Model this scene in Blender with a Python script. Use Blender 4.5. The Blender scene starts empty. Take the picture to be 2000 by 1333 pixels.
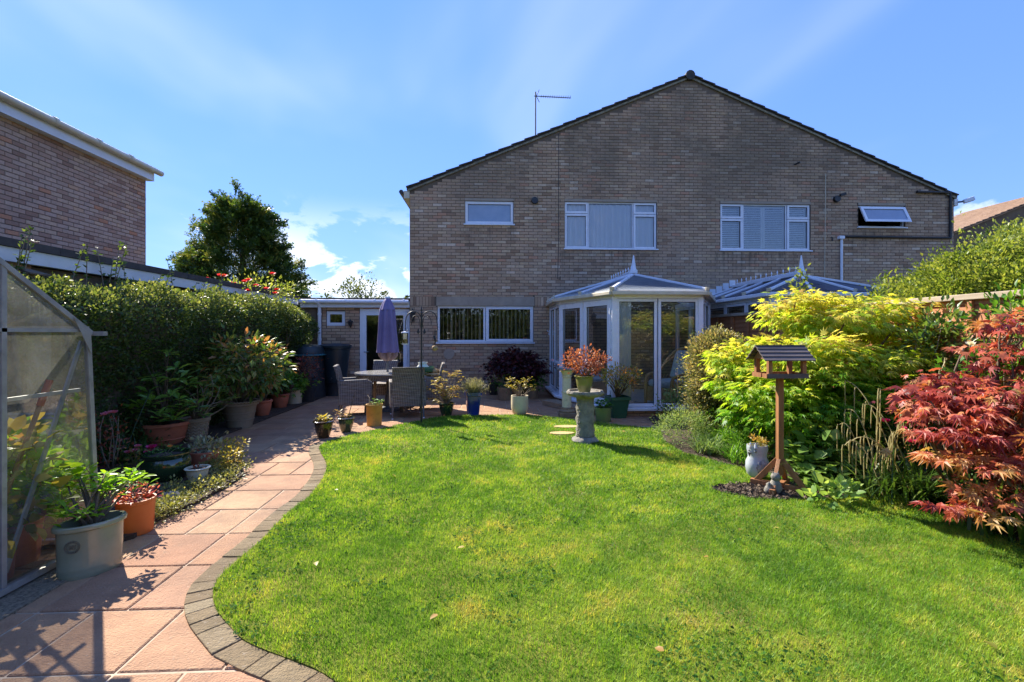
import bpy, math, random
import numpy as np
from mathutils import Vector, Matrix
random.seed(7); rng = np.random.default_rng(11)
S = bpy.context.scene
COL = S.collection
# ---------------------------------------------------------------- camera
H = 1.45; FP = 940.0; HOR = 652.0
TH = math.atan(45 / FP)
cam_d = bpy.data.cameras.new('camera'); cam = bpy.data.objects.new('camera', cam_d); COL.objects.link(cam)
cam_d.sensor_width = 36; cam_d.lens = 36 * FP / 2000; cam_d.shift_y = -14.5 / 2000
cam_d.clip_start = 0.05; cam_d.clip_end = 3000
cam.location = (0, 0, H); cam.rotation_euler = (math.pi / 2, 0, -TH)
S.camera = cam
# ---------------------------------------------------------------- sun, sky, exposure
SUNV = Vector((-.745, .89, 1.0)).normalized()
EL = math.asin(SUNV.z); AZ = math.atan2(SUNV.x, SUNV.y)
sun_d = bpy.data.lights.new('sun', 'SUN'); sun = bpy.data.objects.new('sun', sun_d); COL.objects.link(sun)
sun_d.energy = 2.9; sun_d.angle = math.radians(.5); sun_d.color = (1, .93, .82)
sun.rotation_euler = SUNV.to_track_quat('Z', 'Y').to_euler(); sun.location = (-10, 12, 14)
W = bpy.data.worlds.new('World'); S.world = W; W.use_nodes = True
wn = W.node_tree.nodes; wl = W.node_tree.links; wn.clear()
def wnode(t, **k):
    n = wn.new(t)
    for a, b in k.items(): setattr(n, a, b)
    return n
sky = wnode('ShaderNodeTexSky', sky_type='NISHITA', sun_disc=False, sun_elevation=EL, sun_rotation=AZ,
            altitude=50, air_density=1.0, dust_density=.0, ozone_density=3.0)
tc = wnode('ShaderNodeTexCoord'); sx = wnode('ShaderNodeSeparateXYZ'); wl.new(tc.outputs['Generated'], sx.inputs[0])
def wm(op, a, b=None, c=None):
    n = wnode('ShaderNodeMath', operation=op)
    for i, v in enumerate((a, b, c)):
        if v is None: continue
        if isinstance(v, (int, float)): n.inputs[i].default_value = v
        else: wl.new(v, n.inputs[i])
    return n.outputs[0]
zz = wm('MAXIMUM', sx.outputs[2], 0.0)
inv = wm('DIVIDE', 1.0, wm('ADD', zz, .22))
cb = wnode('ShaderNodeCombineXYZ')
wl.new(wm('MULTIPLY', sx.outputs[0], inv), cb.inputs[0]); wl.new(wm('MULTIPLY', sx.outputs[1], inv), cb.inputs[1])
def wnoise(vec, scale, detail, rough, off, stretch):
    mp = wnode('ShaderNodeMapping'); wl.new(vec, mp.inputs[0])
    mp.inputs['Location'].default_value = off; mp.inputs['Scale'].default_value = stretch
    mp.inputs['Rotation'].default_value = (0, 0, .5)
    n = wnode('ShaderNodeTexNoise'); n.inputs['Scale'].default_value = scale; n.inputs['Detail'].default_value = detail
    n.inputs['Roughness'].default_value = rough; n.inputs['Distortion'].default_value = .35
    wl.new(mp.outputs[0], n.inputs['Vector']); return n.outputs[0]
def wramp(v, a, b):
    n = wnode('ShaderNodeMapRange', interpolation_type='SMOOTHSTEP'); wl.new(v, n.inputs[0])
    n.inputs[1].default_value = a; n.inputs[2].default_value = b; return n.outputs[0]
cirrus = wm('MULTIPLY', wramp(wnoise(cb.outputs[0], 1.0, 4, .5, (3.1, 1.7, 0), (1, .55, 1)), .48, .84), .5)
# small cumulus low over the horizon
c2 = wnode('ShaderNodeCombineXYZ')
at = wm('ARCTAN2', sx.outputs[0], sx.outputs[1])
wl.new(at, c2.inputs[0]); wl.new(wm('MULTIPLY', sx.outputs[2], 1.5), c2.inputs[1])
cn = wnoise(c2.outputs[0], 7.5, 8, .6, (.72, .3, 0), (1, 1.3, 1))
band = wm('MULTIPLY', wramp(zz, .0, .08), wm('SUBTRACT', 1.0, wramp(zz, .12, .27)))
dz_ = wm('DIVIDE', wm('ADD', at, .29), .15); puff = wm('MULTIPLY', wm('EXPONENT', wm('MULTIPLY', wm('MULTIPLY', dz_, dz_), -1.0)), .17)
cum = wm('MULTIPLY', wm('MULTIPLY', wramp(wm('ADD', cn, puff), .60, .68), band), .8)
cl = wm('MINIMUM', wm('ADD', cirrus, cum), .9)
# even softening of the sky's range (a hazy summer sky: less glare near the sun, same hue)
bw = wnode('ShaderNodeRGBToBW'); wl.new(sky.outputs[0], bw.inputs[0])
fac = wm('POWER', wm('MAXIMUM', bw.outputs[0], .01), -.55)
tint = wnode('ShaderNodeMix', data_type='RGBA', blend_type='MULTIPLY'); tint.inputs[0].default_value = 1
wl.new(sky.outputs[0], tint.inputs[6]); tint.inputs[7].default_value = (.64, .75, 1.12, 1)
soft = wnode('ShaderNodeVectorMath', operation='SCALE'); wl.new(tint.outputs[2], soft.inputs[0]); wl.new(fac, soft.inputs['Scale'])
mixc = wnode('ShaderNodeMix', data_type='RGBA'); wl.new(cl, mixc.inputs[0]); wl.new(soft.outputs[0], mixc.inputs[6])
mixc.inputs[7].default_value = (3.1, 3.3, 3.7, 1)
bg = wnode('ShaderNodeBackground'); bg.inputs[1].default_value = .102; wl.new(mixc.outputs[2], bg.inputs[0])
wo = wnode('ShaderNodeOutputWorld'); wl.new(bg.outputs[0], wo.inputs[0])
S.view_settings.view_transform = 'Standard'; S.view_settings.look = 'None'; S.view_settings.gamma = 1
S.view_settings.use_curve_mapping = False; S.view_settings.exposure = 2.08
S.render.engine = 'CYCLES'
S.cycles.use_denoising = True; S.cycles.max_bounces = 8; S.cycles.transparent_max_bounces = 16
S.cycles.caustics_reflective = False; S.cycles.caustics_refractive = False; S.cycles.sample_clamp_indirect = 6

# ---------------------------------------------------------------- pixel -> place
FW = Vector((math.sin(TH), math.cos(TH))); RT = Vector((math.cos(TH), -math.sin(TH)))
def ray(px): return FW + RT * ((px - 1000) / FP)
def G(px, py, z=0.0):
    t = (H - z) * FP / (py - HOR); r = ray(px); return (r.x * t, r.y * t)
def PY(px, py, Y):
    r = ray(px); t = Y / r.y; return (r.x * t, H + (HOR - py) / FP * t)
def PX(px, py, X):
    r = ray(px); t = X / r.x; return (r.y * t, H + (HOR - py) / FP * t)
def PT(px, py, t):
    r = ray(px); return (r.x * t, r.y * t, H + (HOR - py) / FP * t)
def L(r, g, b, k=1.0):
    f = lambda c: ((c / 255 + .055) / 1.055) ** 2.4 if c / 255 > .04045 else c / 255 / 12.92
    return (f(r) * k, f(g) * k, f(b) * k, 1)

# ---------------------------------------------------------------- materials
def nodes(m):
    m.use_nodes = True; nt = m.node_tree
    return nt, nt.nodes['Principled BSDF'], nt.nodes['Material Output']
def ramp(nt, fac, cols):
    r = nt.nodes.new('ShaderNodeValToRGB'); e = r.color_ramp.elements
    while len(e) < len(cols): e.new(.5)
    for i, c in enumerate(cols):
        e[i].position = i / max(1, len(cols) - 1); e[i].color = c
    nt.links.new(fac, r.inputs[0]); return r.outputs[0]
def noise(nt, coord, scale, detail=4, rough=.55, stretch=None):
    n = nt.nodes.new('ShaderNodeTexNoise'); n.inputs['Scale'].default_value = scale
    n.inputs['Detail'].default_value = detail; n.inputs['Roughness'].default_value = rough
    if stretch:
        mp = nt.nodes.new('ShaderNodeMapping'); mp.inputs['Scale'].default_value = stretch
        nt.links.new(coord, mp.inputs[0]); coord = mp.outputs[0]
    nt.links.new(coord, n.inputs['Vector']); return n.outputs[0]
def position(nt): return nt.nodes.new('ShaderNodeNewGeometry').outputs['Position']
def objc(nt): return nt.nodes.new('ShaderNodeTexCoord').outputs['Object']
def mapr(nt, v, a, b, c=0, d=1):
    n = nt.nodes.new('ShaderNodeMapRange'); nt.links.new(v, n.inputs[0])
    for i, x in enumerate((a, b, c, d)): n.inputs[i + 1].default_value = x
    return n.outputs[0]
def mixcol(nt, fac, a, b, mode='MIX'):
    n = nt.nodes.new('ShaderNodeMix'); n.data_type = 'RGBA'; n.blend_type = mode
    for i, v in ((0, fac), (6, a), (7, b)):
        if isinstance(v, (int, float, tuple)): n.inputs[i].default_value = v
        else: nt.links.new(v, n.inputs[i])
    return n.outputs[2]
def bump(nt, bs, h, strength, dist=.01):
    b = nt.nodes.new('ShaderNodeBump'); b.inputs['Strength'].default_value = strength; b.inputs['Distance'].default_value = dist
    nt.links.new(h, b.inputs['Height']); nt.links.new(b.outputs[0], bs.inputs['Normal'])
def tintattr(nt):
    a = nt.nodes.new('ShaderNodeAttribute'); a.attribute_name = 'tint'; return a.outputs['Fac']
def pm(name, cols, scale=6, rough=.6, bmp=0.0, bscale=60, metal=0, coat=0, spec=.5, world=False, stretch=None, lo=.3, hi=.7, dirt=0, bd=.004):
    """principled with noise-mixed colours and fine relief"""
    m = bpy.data.materials.new(name); nt, bs, out = nodes(m)
    co = position(nt) if world else objc(nt)
    if not isinstance(cols[0], tuple): cols = [cols]
    if len(cols) > 1:
        c = ramp(nt, mapr(nt, noise(nt, co, scale, 5, .6, stretch), lo, hi), cols)
    else:
        c = mixcol(nt, mapr(nt, noise(nt, co, scale, 5, .6, stretch), .3, .7, 0, .25), cols[0], tuple(x * .6 for x in cols[0][:3]) + (1,))
    if dirt:
        c = mixcol(nt, mapr(nt, noise(nt, co, scale * 3.1, 7, .7), .52, .72, 0, dirt), c, (.06, .052, .04, 1))
    nt.links.new(c, bs.inputs['Base Color'])
    nt.links.new(mapr(nt, noise(nt, co, scale * 2.3, 4), .3, .7, max(.03, rough - .12), min(1, rough + .12)), bs.inputs['Roughness'])
    bs.inputs['Metallic'].default_value = metal; bs.inputs['Coat Weight'].default_value = coat
    bs.inputs['Coat Roughness'].default_value = .08; bs.inputs['Specular IOR Level'].default_value = spec
    if bmp: bump(nt, bs, noise(nt, co, bscale, 5, .65, stretch), bmp, bd)
    return m
def leafm(name, cols, trans=.45, rough=.45, spec=.4):
    """leaf: colour from the per-leaf tint, light passes through"""
    m = bpy.data.materials.new(name); nt, bs, out = nodes(m)
    c = ramp(nt, tintattr(nt), cols)
    c = mixcol(nt, mapr(nt, noise(nt, position(nt), 35, 3), .3, .7, 0, .35), c, mixcol(nt, .5, c, (.02, .03, .008, 1)))
    nt.links.new(c, bs.inputs['Base Color']); bs.inputs['Roughness'].default_value = rough
    bs.inputs['Specular IOR Level'].default_value = spec
    tr = nt.nodes.new('ShaderNodeBsdfTranslucent')
    nt.links.new(mixcol(nt, 1.0, c, (1.55, 1.4, .8, 1), 'MULTIPLY'), tr.inputs[0])
    mx = nt.nodes.new('ShaderNodeMixShader'); mx.inputs[0].default_value = trans
    nt.links.new(bs.outputs[0], mx.inputs[1]); nt.links.new(tr.outputs[0], mx.inputs[2])
    nt.links.new(mx.outputs[0], out.inputs[0]); return m
def glassm(name, tintc=(.92, .96, .97, 1), refl=1.0, dirt=0.0, ds=4, rough=.0):
    m = bpy.data.materials.new(name); nt, bs, out = nodes(m); nt.nodes.remove(bs)
    tr = nt.nodes.new('ShaderNodeBsdfTransparent'); tr.inputs[0].default_value = tintc
    gl = nt.nodes.new('ShaderNodeBsdfGlossy'); gl.inputs['Roughness'].default_value = rough
    fr = nt.nodes.new('ShaderNodeFresnel'); fr.inputs[0].default_value = 1.55
    f = nt.nodes.new('ShaderNodeMath'); f.operation = 'MULTIPLY'; f.use_clamp = True; f.inputs[1].default_value = refl
    nt.links.new(fr.outputs[0], f.inputs[0])
    mx = nt.nodes.new('ShaderNodeMixShader'); nt.links.new(f.outputs[0], mx.inputs[0])
    base = tr.outputs[0]
    if dirt:
        df = nt.nodes.new('ShaderNodeBsdfDiffuse'); df.inputs[0].default_value = (.42, .43, .38, 1)
        tl = nt.nodes.new('ShaderNodeBsdfTranslucent'); tl.inputs[0].default_value = (.5, .5, .43, 1)
        m2 = nt.nodes.new('ShaderNodeMixShader'); m2.inputs[0].default_value = .5
        nt.links.new(df.outputs[0], m2.inputs[1]); nt.links.new(tl.outputs[0], m2.inputs[2])
        m3 = nt.nodes.new('ShaderNodeMixShader')
        p = position(nt)
        a = mapr(nt, noise(nt, p, ds, 6, .7), .25, .8, .1 * dirt, dirt)
        b = mapr(nt, noise(nt, p, 16, 6, .75, (1, 1, .12)), .58, .72, 0, dirt * .5)
        ad = nt.nodes.new('ShaderNodeMath'); ad.operation = 'ADD'; ad.use_clamp = True
        nt.links.new(a, ad.inputs[0]); nt.links.new(b, ad.inputs[1]); nt.links.new(ad.outputs[0], m3.inputs[0])
        nt.links.new(tr.outputs[0], m3.inputs[1]); nt.links.new(m2.outputs[0], m3.inputs[2]); base = m3.outputs[0]
    nt.links.new(base, mx.inputs[1]); nt.links.new(gl.outputs[0], mx.inputs[2]); nt.links.new(mx.outputs[0], out.inputs[0])
    return m
def brickm(name, cols, stain=.55, stain_scale=.55, speck=True):
    m = bpy.data.materials.new(name); nt, bs, out = nodes(m); p = position(nt)
    c = ramp(nt, tintattr(nt), cols)
    c = mixcol(nt, mapr(nt, noise(nt, p, 22, 5, .7), .35, .7, 0, .35), c, (.24, .175, .13, 1))
    c = mixcol(nt, mapr(nt, noise(nt, p, 9, 4, .6), .5, .75, 0, .35), c, (.30, .25, .20, 1))
    for (x0, x1, zs_) in SILLS if speck and name == 'house_brick' else ():
        # rain streaks below the window sills
        sep = nt.nodes.new('ShaderNodeSeparateXYZ'); nt.links.new(p, sep.inputs[0]); st = noise(nt, p, 9, 4, .6, (1, 1, .07)); f_ = mapr(nt, st, .45, .68, .1, .75)
        for v in (mapr(nt, sep.outputs[2], zs_ - .75, zs_, 0, 1), mapr(nt, sep.outputs[2], zs_, zs_ + .01, 1, 0), mapr(nt, sep.outputs[0], x0 - .12, x0, 0, 1), mapr(nt, sep.outputs[0], x1, x1 + .12, 1, 0)):
            mu = nt.nodes.new('ShaderNodeMath'); mu.operation = 'MULTIPLY'; mu.use_clamp = True; nt.links.new(f_, mu.inputs[0]); nt.links.new(v, mu.inputs[1]); f_ = mu.outputs[0]
        c = mixcol(nt, f_, c, (.085, .07, .055, 1))
    # weathering: soot and algae that gathers towards the top of the gable
    sp = nt.nodes.new('ShaderNodeSeparateXYZ'); nt.links.new(p, sp.inputs[0])
    hi = mapr(nt, sp.outputs[2], 3.6, 5.8, .25, 1.0)
    n = mapr(nt, noise(nt, p, stain_scale, 6, .7), .38, .58, .12, stain)
    mul = nt.nodes.new('ShaderNodeMath'); mul.operation = 'MULTIPLY'; nt.links.new(hi, mul.inputs[0]); nt.links.new(n, mul.inputs[1])
    c = mixcol(nt, mul.outputs[0], c, mixcol(nt, noise(nt, p, 1.7, 3), (.13, .105, .08, 1), (.17, .145, .10, 1)))
    if speck:
        sn = mapr(nt, noise(nt, p, 42, 2, .5), .685, .72, 0, .55)
        m2 = nt.nodes.new('ShaderNodeMath'); m2.operation = 'MULTIPLY'; nt.links.new(sn, m2.inputs[0]); nt.links.new(hi, m2.inputs[1])
        c = mixcol(nt, m2.outputs[0], c, (.42, .40, .34, 1))
    nt.links.new(c, bs.inputs['Base Color']); bs.inputs['Roughness'].default_value = .88; bs.inputs['Specular IOR Level'].default_value = .25
    bump(nt, bs, noise(nt, p, 130, 4, .7), .5, .004); return m

M = {}
SILLS = [(-.62, .62, 4.08), (1.8, 4.1, 3.5), (5.75, 8.0, 3.5), (9.3, 10.6, 4.1)]
BR = [L(140, 108, 84), L(178, 142, 110), L(198, 162, 128), L(206, 172, 140), L(196, 166, 136), L(210, 176, 136), L(232, 208, 180), L(204, 136, 96)]
M['brick'] = brickm('house_brick', BR, .72)
M['brick_n'] = brickm('neighbour_brick', [L(150, 112, 92), L(180, 138, 114), L(196, 158, 134), L(204, 170, 148), L(212, 174, 140), L(204, 132, 92)], .35, .8)
M['mortar'] = pm('mortar', [L(92, 78, 64), L(118, 102, 84)], 3, .9, .5, 90, world=True)
M['soldier'] = M['brick']
M['lintel'] = pm('concrete_lintel', [L(150, 136, 118), L(170, 154, 134)], 4, .85, .3, 80, dirt=.2)
M['upvc'] = pm('white_upvc', [L(232, 234, 238), L(222, 224, 228)], 3, .32, .05, 20)
M['upvc_old'] = pm('aged_white_upvc', [L(226, 226, 222), L(206, 204, 194)], 4, .4, .08, 30, dirt=.12)
M['cream'] = pm('cream_plastic', [L(214, 204, 178), L(190, 178, 150)], 5, .45, .1, 30, dirt=.15)
M['gasket'] = pm('black_gasket', [(.012, .012, .013, 1), (.02, .02, .02, 1)], 8, .6)
M['glass'] = glassm('window_glass', (.95, .97, .98, 1), 3.6)
M['cglass'] = glassm('conservatory_glass', (.95, .98, .96, 1), 3.4)
M['frosted'] = pm('frosted_window', [L(120, 138, 160), L(146, 160, 178)], 2, .1, .25, 40, spec=1.0)
M['dirtyglass'] = glassm('dirty_greenhouse_glass', (.95, .96, .94, 1), .8, .3, 3.5, .0)
M['clearglass'] = glassm('greenhouse_roof_glass', (.97, .98, .96, 1), .6, .08, 3.5, .05)
M['roofglass'] = pm('polycarbonate_sheet', [L(112, 122, 134), L(122, 130, 140)], 1, .3, .05, 12, spec=.7)
M['roofglass2'] = pm('blue_polycarbonate_sheet', [L(52, 62, 82), L(60, 70, 90)], 1, .3, .05, 12, spec=.7)
M['tile'] = pm('dark_roof_tile', [L(52, 50, 48), L(78, 74, 66)], 6, .85, .6, 60, world=True, dirt=.3)
M['tile_red'] = pm('brown_roof_tile', [L(132, 106, 86), L(164, 136, 112)], 3, .85, .6, 50, world=True)
M['lichen'] = pm('lichened_mortar_verge', [L(96, 92, 76), L(150, 142, 118)], 14, .95, .7, 60)
M['felt'] = pm('roofing_felt', [L(58, 54, 54), L(80, 74, 72)], 8, .95, .5, 120)
M['white_paint'] = pm('white_painted_board', [L(226, 228, 230), L(212, 214, 214)], 3, .5, .1, 30, dirt=.08)
M['black_iron'] = pm('black_painted_iron', [(.02, .019, .018, 1), (.045, .036, .03, 1)], 14, .5, .2, 80)
M['black_plastic'] = pm('black_plastic', [(.012, .013, .014, 1), (.026, .028, .03, 1)], 4, .45, .1, 60)
M['butt'] = pm('dark_green_plastic', [L(28, 40, 44), L(40, 54, 58)], 3, .4, .08, 40)
M['teal'] = pm('teal_plastic', [L(36, 92, 104), L(56, 116, 126)], 3, .35)
M['interior'] = pm('dim_room_wall', [L(92, 88, 82), L(78, 74, 70)], 2, .9)
M['curtain'] = pm('pale_net_curtain', [L(236, 240, 248), L(226, 232, 244)], 2, .9)
M['blind'] = pm('pale_blind_slat', [L(220, 216, 198), L(200, 194, 172)], 3, .8)
M['soil'] = pm('garden_soil', [L(50, 38, 28), L(84, 66, 48)], 9, .95, 1.0, 70, world=True, bd=.02)
M['gravel'] = pm('pale_grit', [L(90, 78, 62), L(160, 146, 120)], 60, .95, 1.0, 140, world=True, bd=.01)
M['wood'] = pm('orange_stained_wood', [L(124, 80, 42), L(166, 112, 66)], 5, .65, .5, 50, stretch=(6, 6, .6))
M['fence'] = pm('orange_brown_fence_board', [L(156, 96, 56), L(190, 128, 82)], 3, .75, .5, 40, stretch=(1, .35, 6), dirt=.2)
M['fence_cap'] = pm('weathered_fence_cap', [L(150, 132, 108), L(188, 172, 148)], 4, .8, .4, 40, stretch=(1, .4, 4))
M['roofwood'] = pm('dark_slat_roof', [L(70, 62, 58), L(104, 94, 88)], 5, .65, .5, 40, stretch=(.5, 6, 6))
M['bark'] = pm('bark', [L(70, 58, 44), L(118, 100, 80)], 14, .9, .8, 60, stretch=(1, 1, .3))
M['twig'] = pm('grey_twig', [L(112, 96, 78), L(150, 134, 112)], 14, .85, .4, 80)
M['terracotta'] = pm('terracotta', [L(172, 92, 62), L(196, 116, 84)], 5, .75, .2, 60, dirt=.2)
M['orange_pot'] = pm('orange_plastic', [L(190, 92, 34), L(204, 110, 52)], 3, .45, .05, 30)
M['sage'] = pm('sage_glaze', [L(126, 128, 100), L(148, 148, 122)], 4, .14, .1, 18, coat=.6, dirt=.1)
M['green_glaze'] = pm('dark_green_glaze', [L(26, 48, 32), L(44, 66, 36)], 3, .1, .08, 14, coat=.9)
M['brown_glaze'] = pm('brown_glaze', [L(40, 24, 16), L(84, 58, 24)], 3, .1, .08, 14, coat=.9)
M['teal_glaze'] = pm('blue_green_glaze', [L(32, 56, 50), L(84, 86, 48)], 4, .12, .08, 14, coat=.9)
M['olive_glaze'] = pm('olive_glaze', [L(112, 118, 54), L(146, 140, 78)], 4, .18, .1, 20, coat=.6, dirt=.2)
M['mustard'] = pm('mustard_clay', [L(176, 128, 48), L(206, 160, 84)], 3.5, .6, .15, 50, dirt=.35)
M['cream_clay'] = pm('cream_clay', [L(196, 184, 148), L(216, 204, 172)], 3, .55, .12, 50, dirt=.15)
M['taupe_clay'] = pm('taupe_clay', [L(128, 108, 84), L(156, 136, 108)], 4, .75, .2, 50, dirt=.2)
M['blue_glaze'] = pm('cobalt_blue_glaze', [L(22, 34, 96), L(34, 52, 140)], 3, .1, .08, 16, coat=.9)
M['green_plastic'] = pm('green_plastic', [L(34, 84, 62), L(48, 100, 74)], 3, .4, .06, 30)
M['lt_green_plastic'] = pm('pale_green_plastic', [L(104, 122, 72), L(124, 140, 88)], 3, .4, .06, 30)
M['stone'] = pm('grey_cast_stone', [L(108, 104, 94), L(158, 152, 138)], 9, .9, .9, 50, dirt=.45, bd=.012)
M['cream_stone'] = pm('cream_cast_stone', [L(206, 196, 158), L(222, 212, 178)], 5, .8, .3, 60, dirt=.35)
M['stonebrown'] = pm('brown_stone', [L(120, 98, 74), L(156, 132, 102)], 6, .9, .5, 50, dirt=.3)
M['sandstone'] = pm('yellow_sandstone', [L(176, 146, 92), L(200, 172, 118)], 6, .9, .5, 70)
M['owl'] = pm('pale_blue_grey_glaze', [L(150, 160, 170), L(196, 200, 200)], 5, .3, .3, 40, coat=.3, dirt=.1)
M['owl_dark'] = pm('dark_feather_relief', [L(70, 74, 80), L(180, 180, 176)], 38, .6, 1.0, 60, bd=.02)
M['alu'] = pm('dull_aluminium', [L(140, 140, 136), L(176, 176, 172)], 6, .45, .2, 40, metal=.4, dirt=.3)
M['purple'] = pm('purple_canvas', [L(112, 100, 138), L(128, 116, 154)], 3, .9, .25, 120)
M['purple_dark'] = pm('faded_mauve_canvas', [L(120, 100, 104), L(146, 124, 120)], 5, .9, .25, 120)
M['grey_metal'] = pm('grey_painted_metal', [L(74, 78, 84), L(96, 100, 104)], 4, .4)
M['tabletop'] = pm('mottled_stone_table_top', [L(120, 118, 112), L(178, 174, 166)], 18, .22, .05, 60, coat=.3)
M['wicker'] = pm('golden_wicker', [L(186, 146, 92), L(214, 178, 124)], 20, .6, .5, 90)
M['cushion'] = pm('pale_blue_cushion', [L(176, 196, 200), L(206, 218, 216)], 5, .9, .2, 60)
M['white_bag'] = pm('white_plastic_bag', [L(226, 228, 222), L(200, 204, 198)], 12, .4, .5, 18, bd=.03)
M['greenprint'] = pm('green_print', [L(92, 150, 70), L(48, 92, 96)], 9, .5)
M['straw'] = pm('straw_basket', [L(150, 120, 76), L(184, 154, 104)], 18, .8, .6, 70)
M['seed'] = pm('seed', [L(168, 142, 70), L(206, 184, 110)], 40, .8, .6, 120)
M['feeder'] = glassm('feeder_plastic', (.95, .92, .72, 1), 1.5, .5, 8, .05)
M['floor_tile'] = pm('pale_floor_tile', [L(176, 176, 176), L(196, 194, 190)], 2, .35)
M['flower_pink'] = leafm('pink_petal', [L(214, 96, 130), L(236, 150, 170)], .4)
M['flower_mag'] = leafm('magenta_petal', [L(190, 24, 96), L(220, 60, 130)], .4)
M['flower_red'] = leafm('red_petal', [L(206, 30, 52), L(236, 84, 92)], .4)
M['flower_white'] = leafm('white_petal', [L(226, 226, 214), L(246, 244, 236)], .4)
M['flower_orange'] = leafm('orange_petal', [L(214, 128, 44), L(240, 176, 92)], .4)
# pavings: colour varies from slab to slab by object
def slabm(name, cols, rough, dirtc, bs_):
    m = bpy.data.materials.new(name); nt, bs, out = nodes(m); p = position(nt)
    oi = nt.nodes.new('ShaderNodeObjectInfo'); c = ramp(nt, oi.outputs['Random'], cols)
    c = mixcol(nt, mapr(nt, noise(nt, p, 3.2, 7, .7), .3, .68, 0, .75), c, dirtc)
    c = mixcol(nt, mapr(nt, noise(nt, p, .9, 5, .6), .45, .7, 0, .35), c, (.16, .12, .08, 1)); c = mixcol(nt, mapr(nt, noise(nt, p, 11, 6, .75), .55, .7, 0, .3), c, (.20, .17, .11, 1))
    c = mixcol(nt, mapr(nt, noise(nt, p, 45, 3, .6), .62, .74, 0, .35), c, (.5, .44, .36, 1))
    nt.links.new(c, bs.inputs['Base Color']); bs.inputs['Roughness'].default_value = rough; bs.inputs['Specular IOR Level'].default_value = .3
    ad = nt.nodes.new('ShaderNodeMath'); ad.operation = 'ADD'
    nt.links.new(noise(nt, p, bs_, 5, .6), ad.inputs[0]); nt.links.new(noise(nt, p, 90, 3, .6), ad.inputs[1])
    bump(nt, bs, ad.outputs[0], .75, .016); return m
M['slab'] = slabm('salmon_riven_slab', [L(172, 126, 92), L(188, 148, 108), L(178, 134, 104), L(196, 158, 118), L(168, 122, 92)], .8, L(132, 96, 72), 7)
M['paver'] = slabm('grey_buff_block', [L(122, 102, 76), L(150, 130, 98), L(136, 118, 90), L(158, 142, 112)], .9, L(92, 80, 56), 24)
def translucent_sheet(m, f, col):
    nt = m.node_tree; bs = nt.nodes['Principled BSDF']; out = nt.nodes['Material Output']; tl = nt.nodes.new('ShaderNodeBsdfTranslucent'); tl.inputs[0].default_value = col
    mx = nt.nodes.new('ShaderNodeMixShader'); mx.inputs[0].default_value = f; nt.links.new(bs.outputs[0], mx.inputs[1]); nt.links.new(tl.outputs[0], mx.inputs[2]); nt.links.new(mx.outputs[0], out.inputs[0])
translucent_sheet(M['roofglass'], .72, (.95, .97, .97, 1)); translucent_sheet(M['roofglass2'], .3, (.4, .5, .6, 1))
M['joint'] = pm('pale_joint_mortar', [L(150, 128, 104), L(196, 176, 148)], 5, .95, .4, 60, world=True, dirt=.6)

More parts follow.
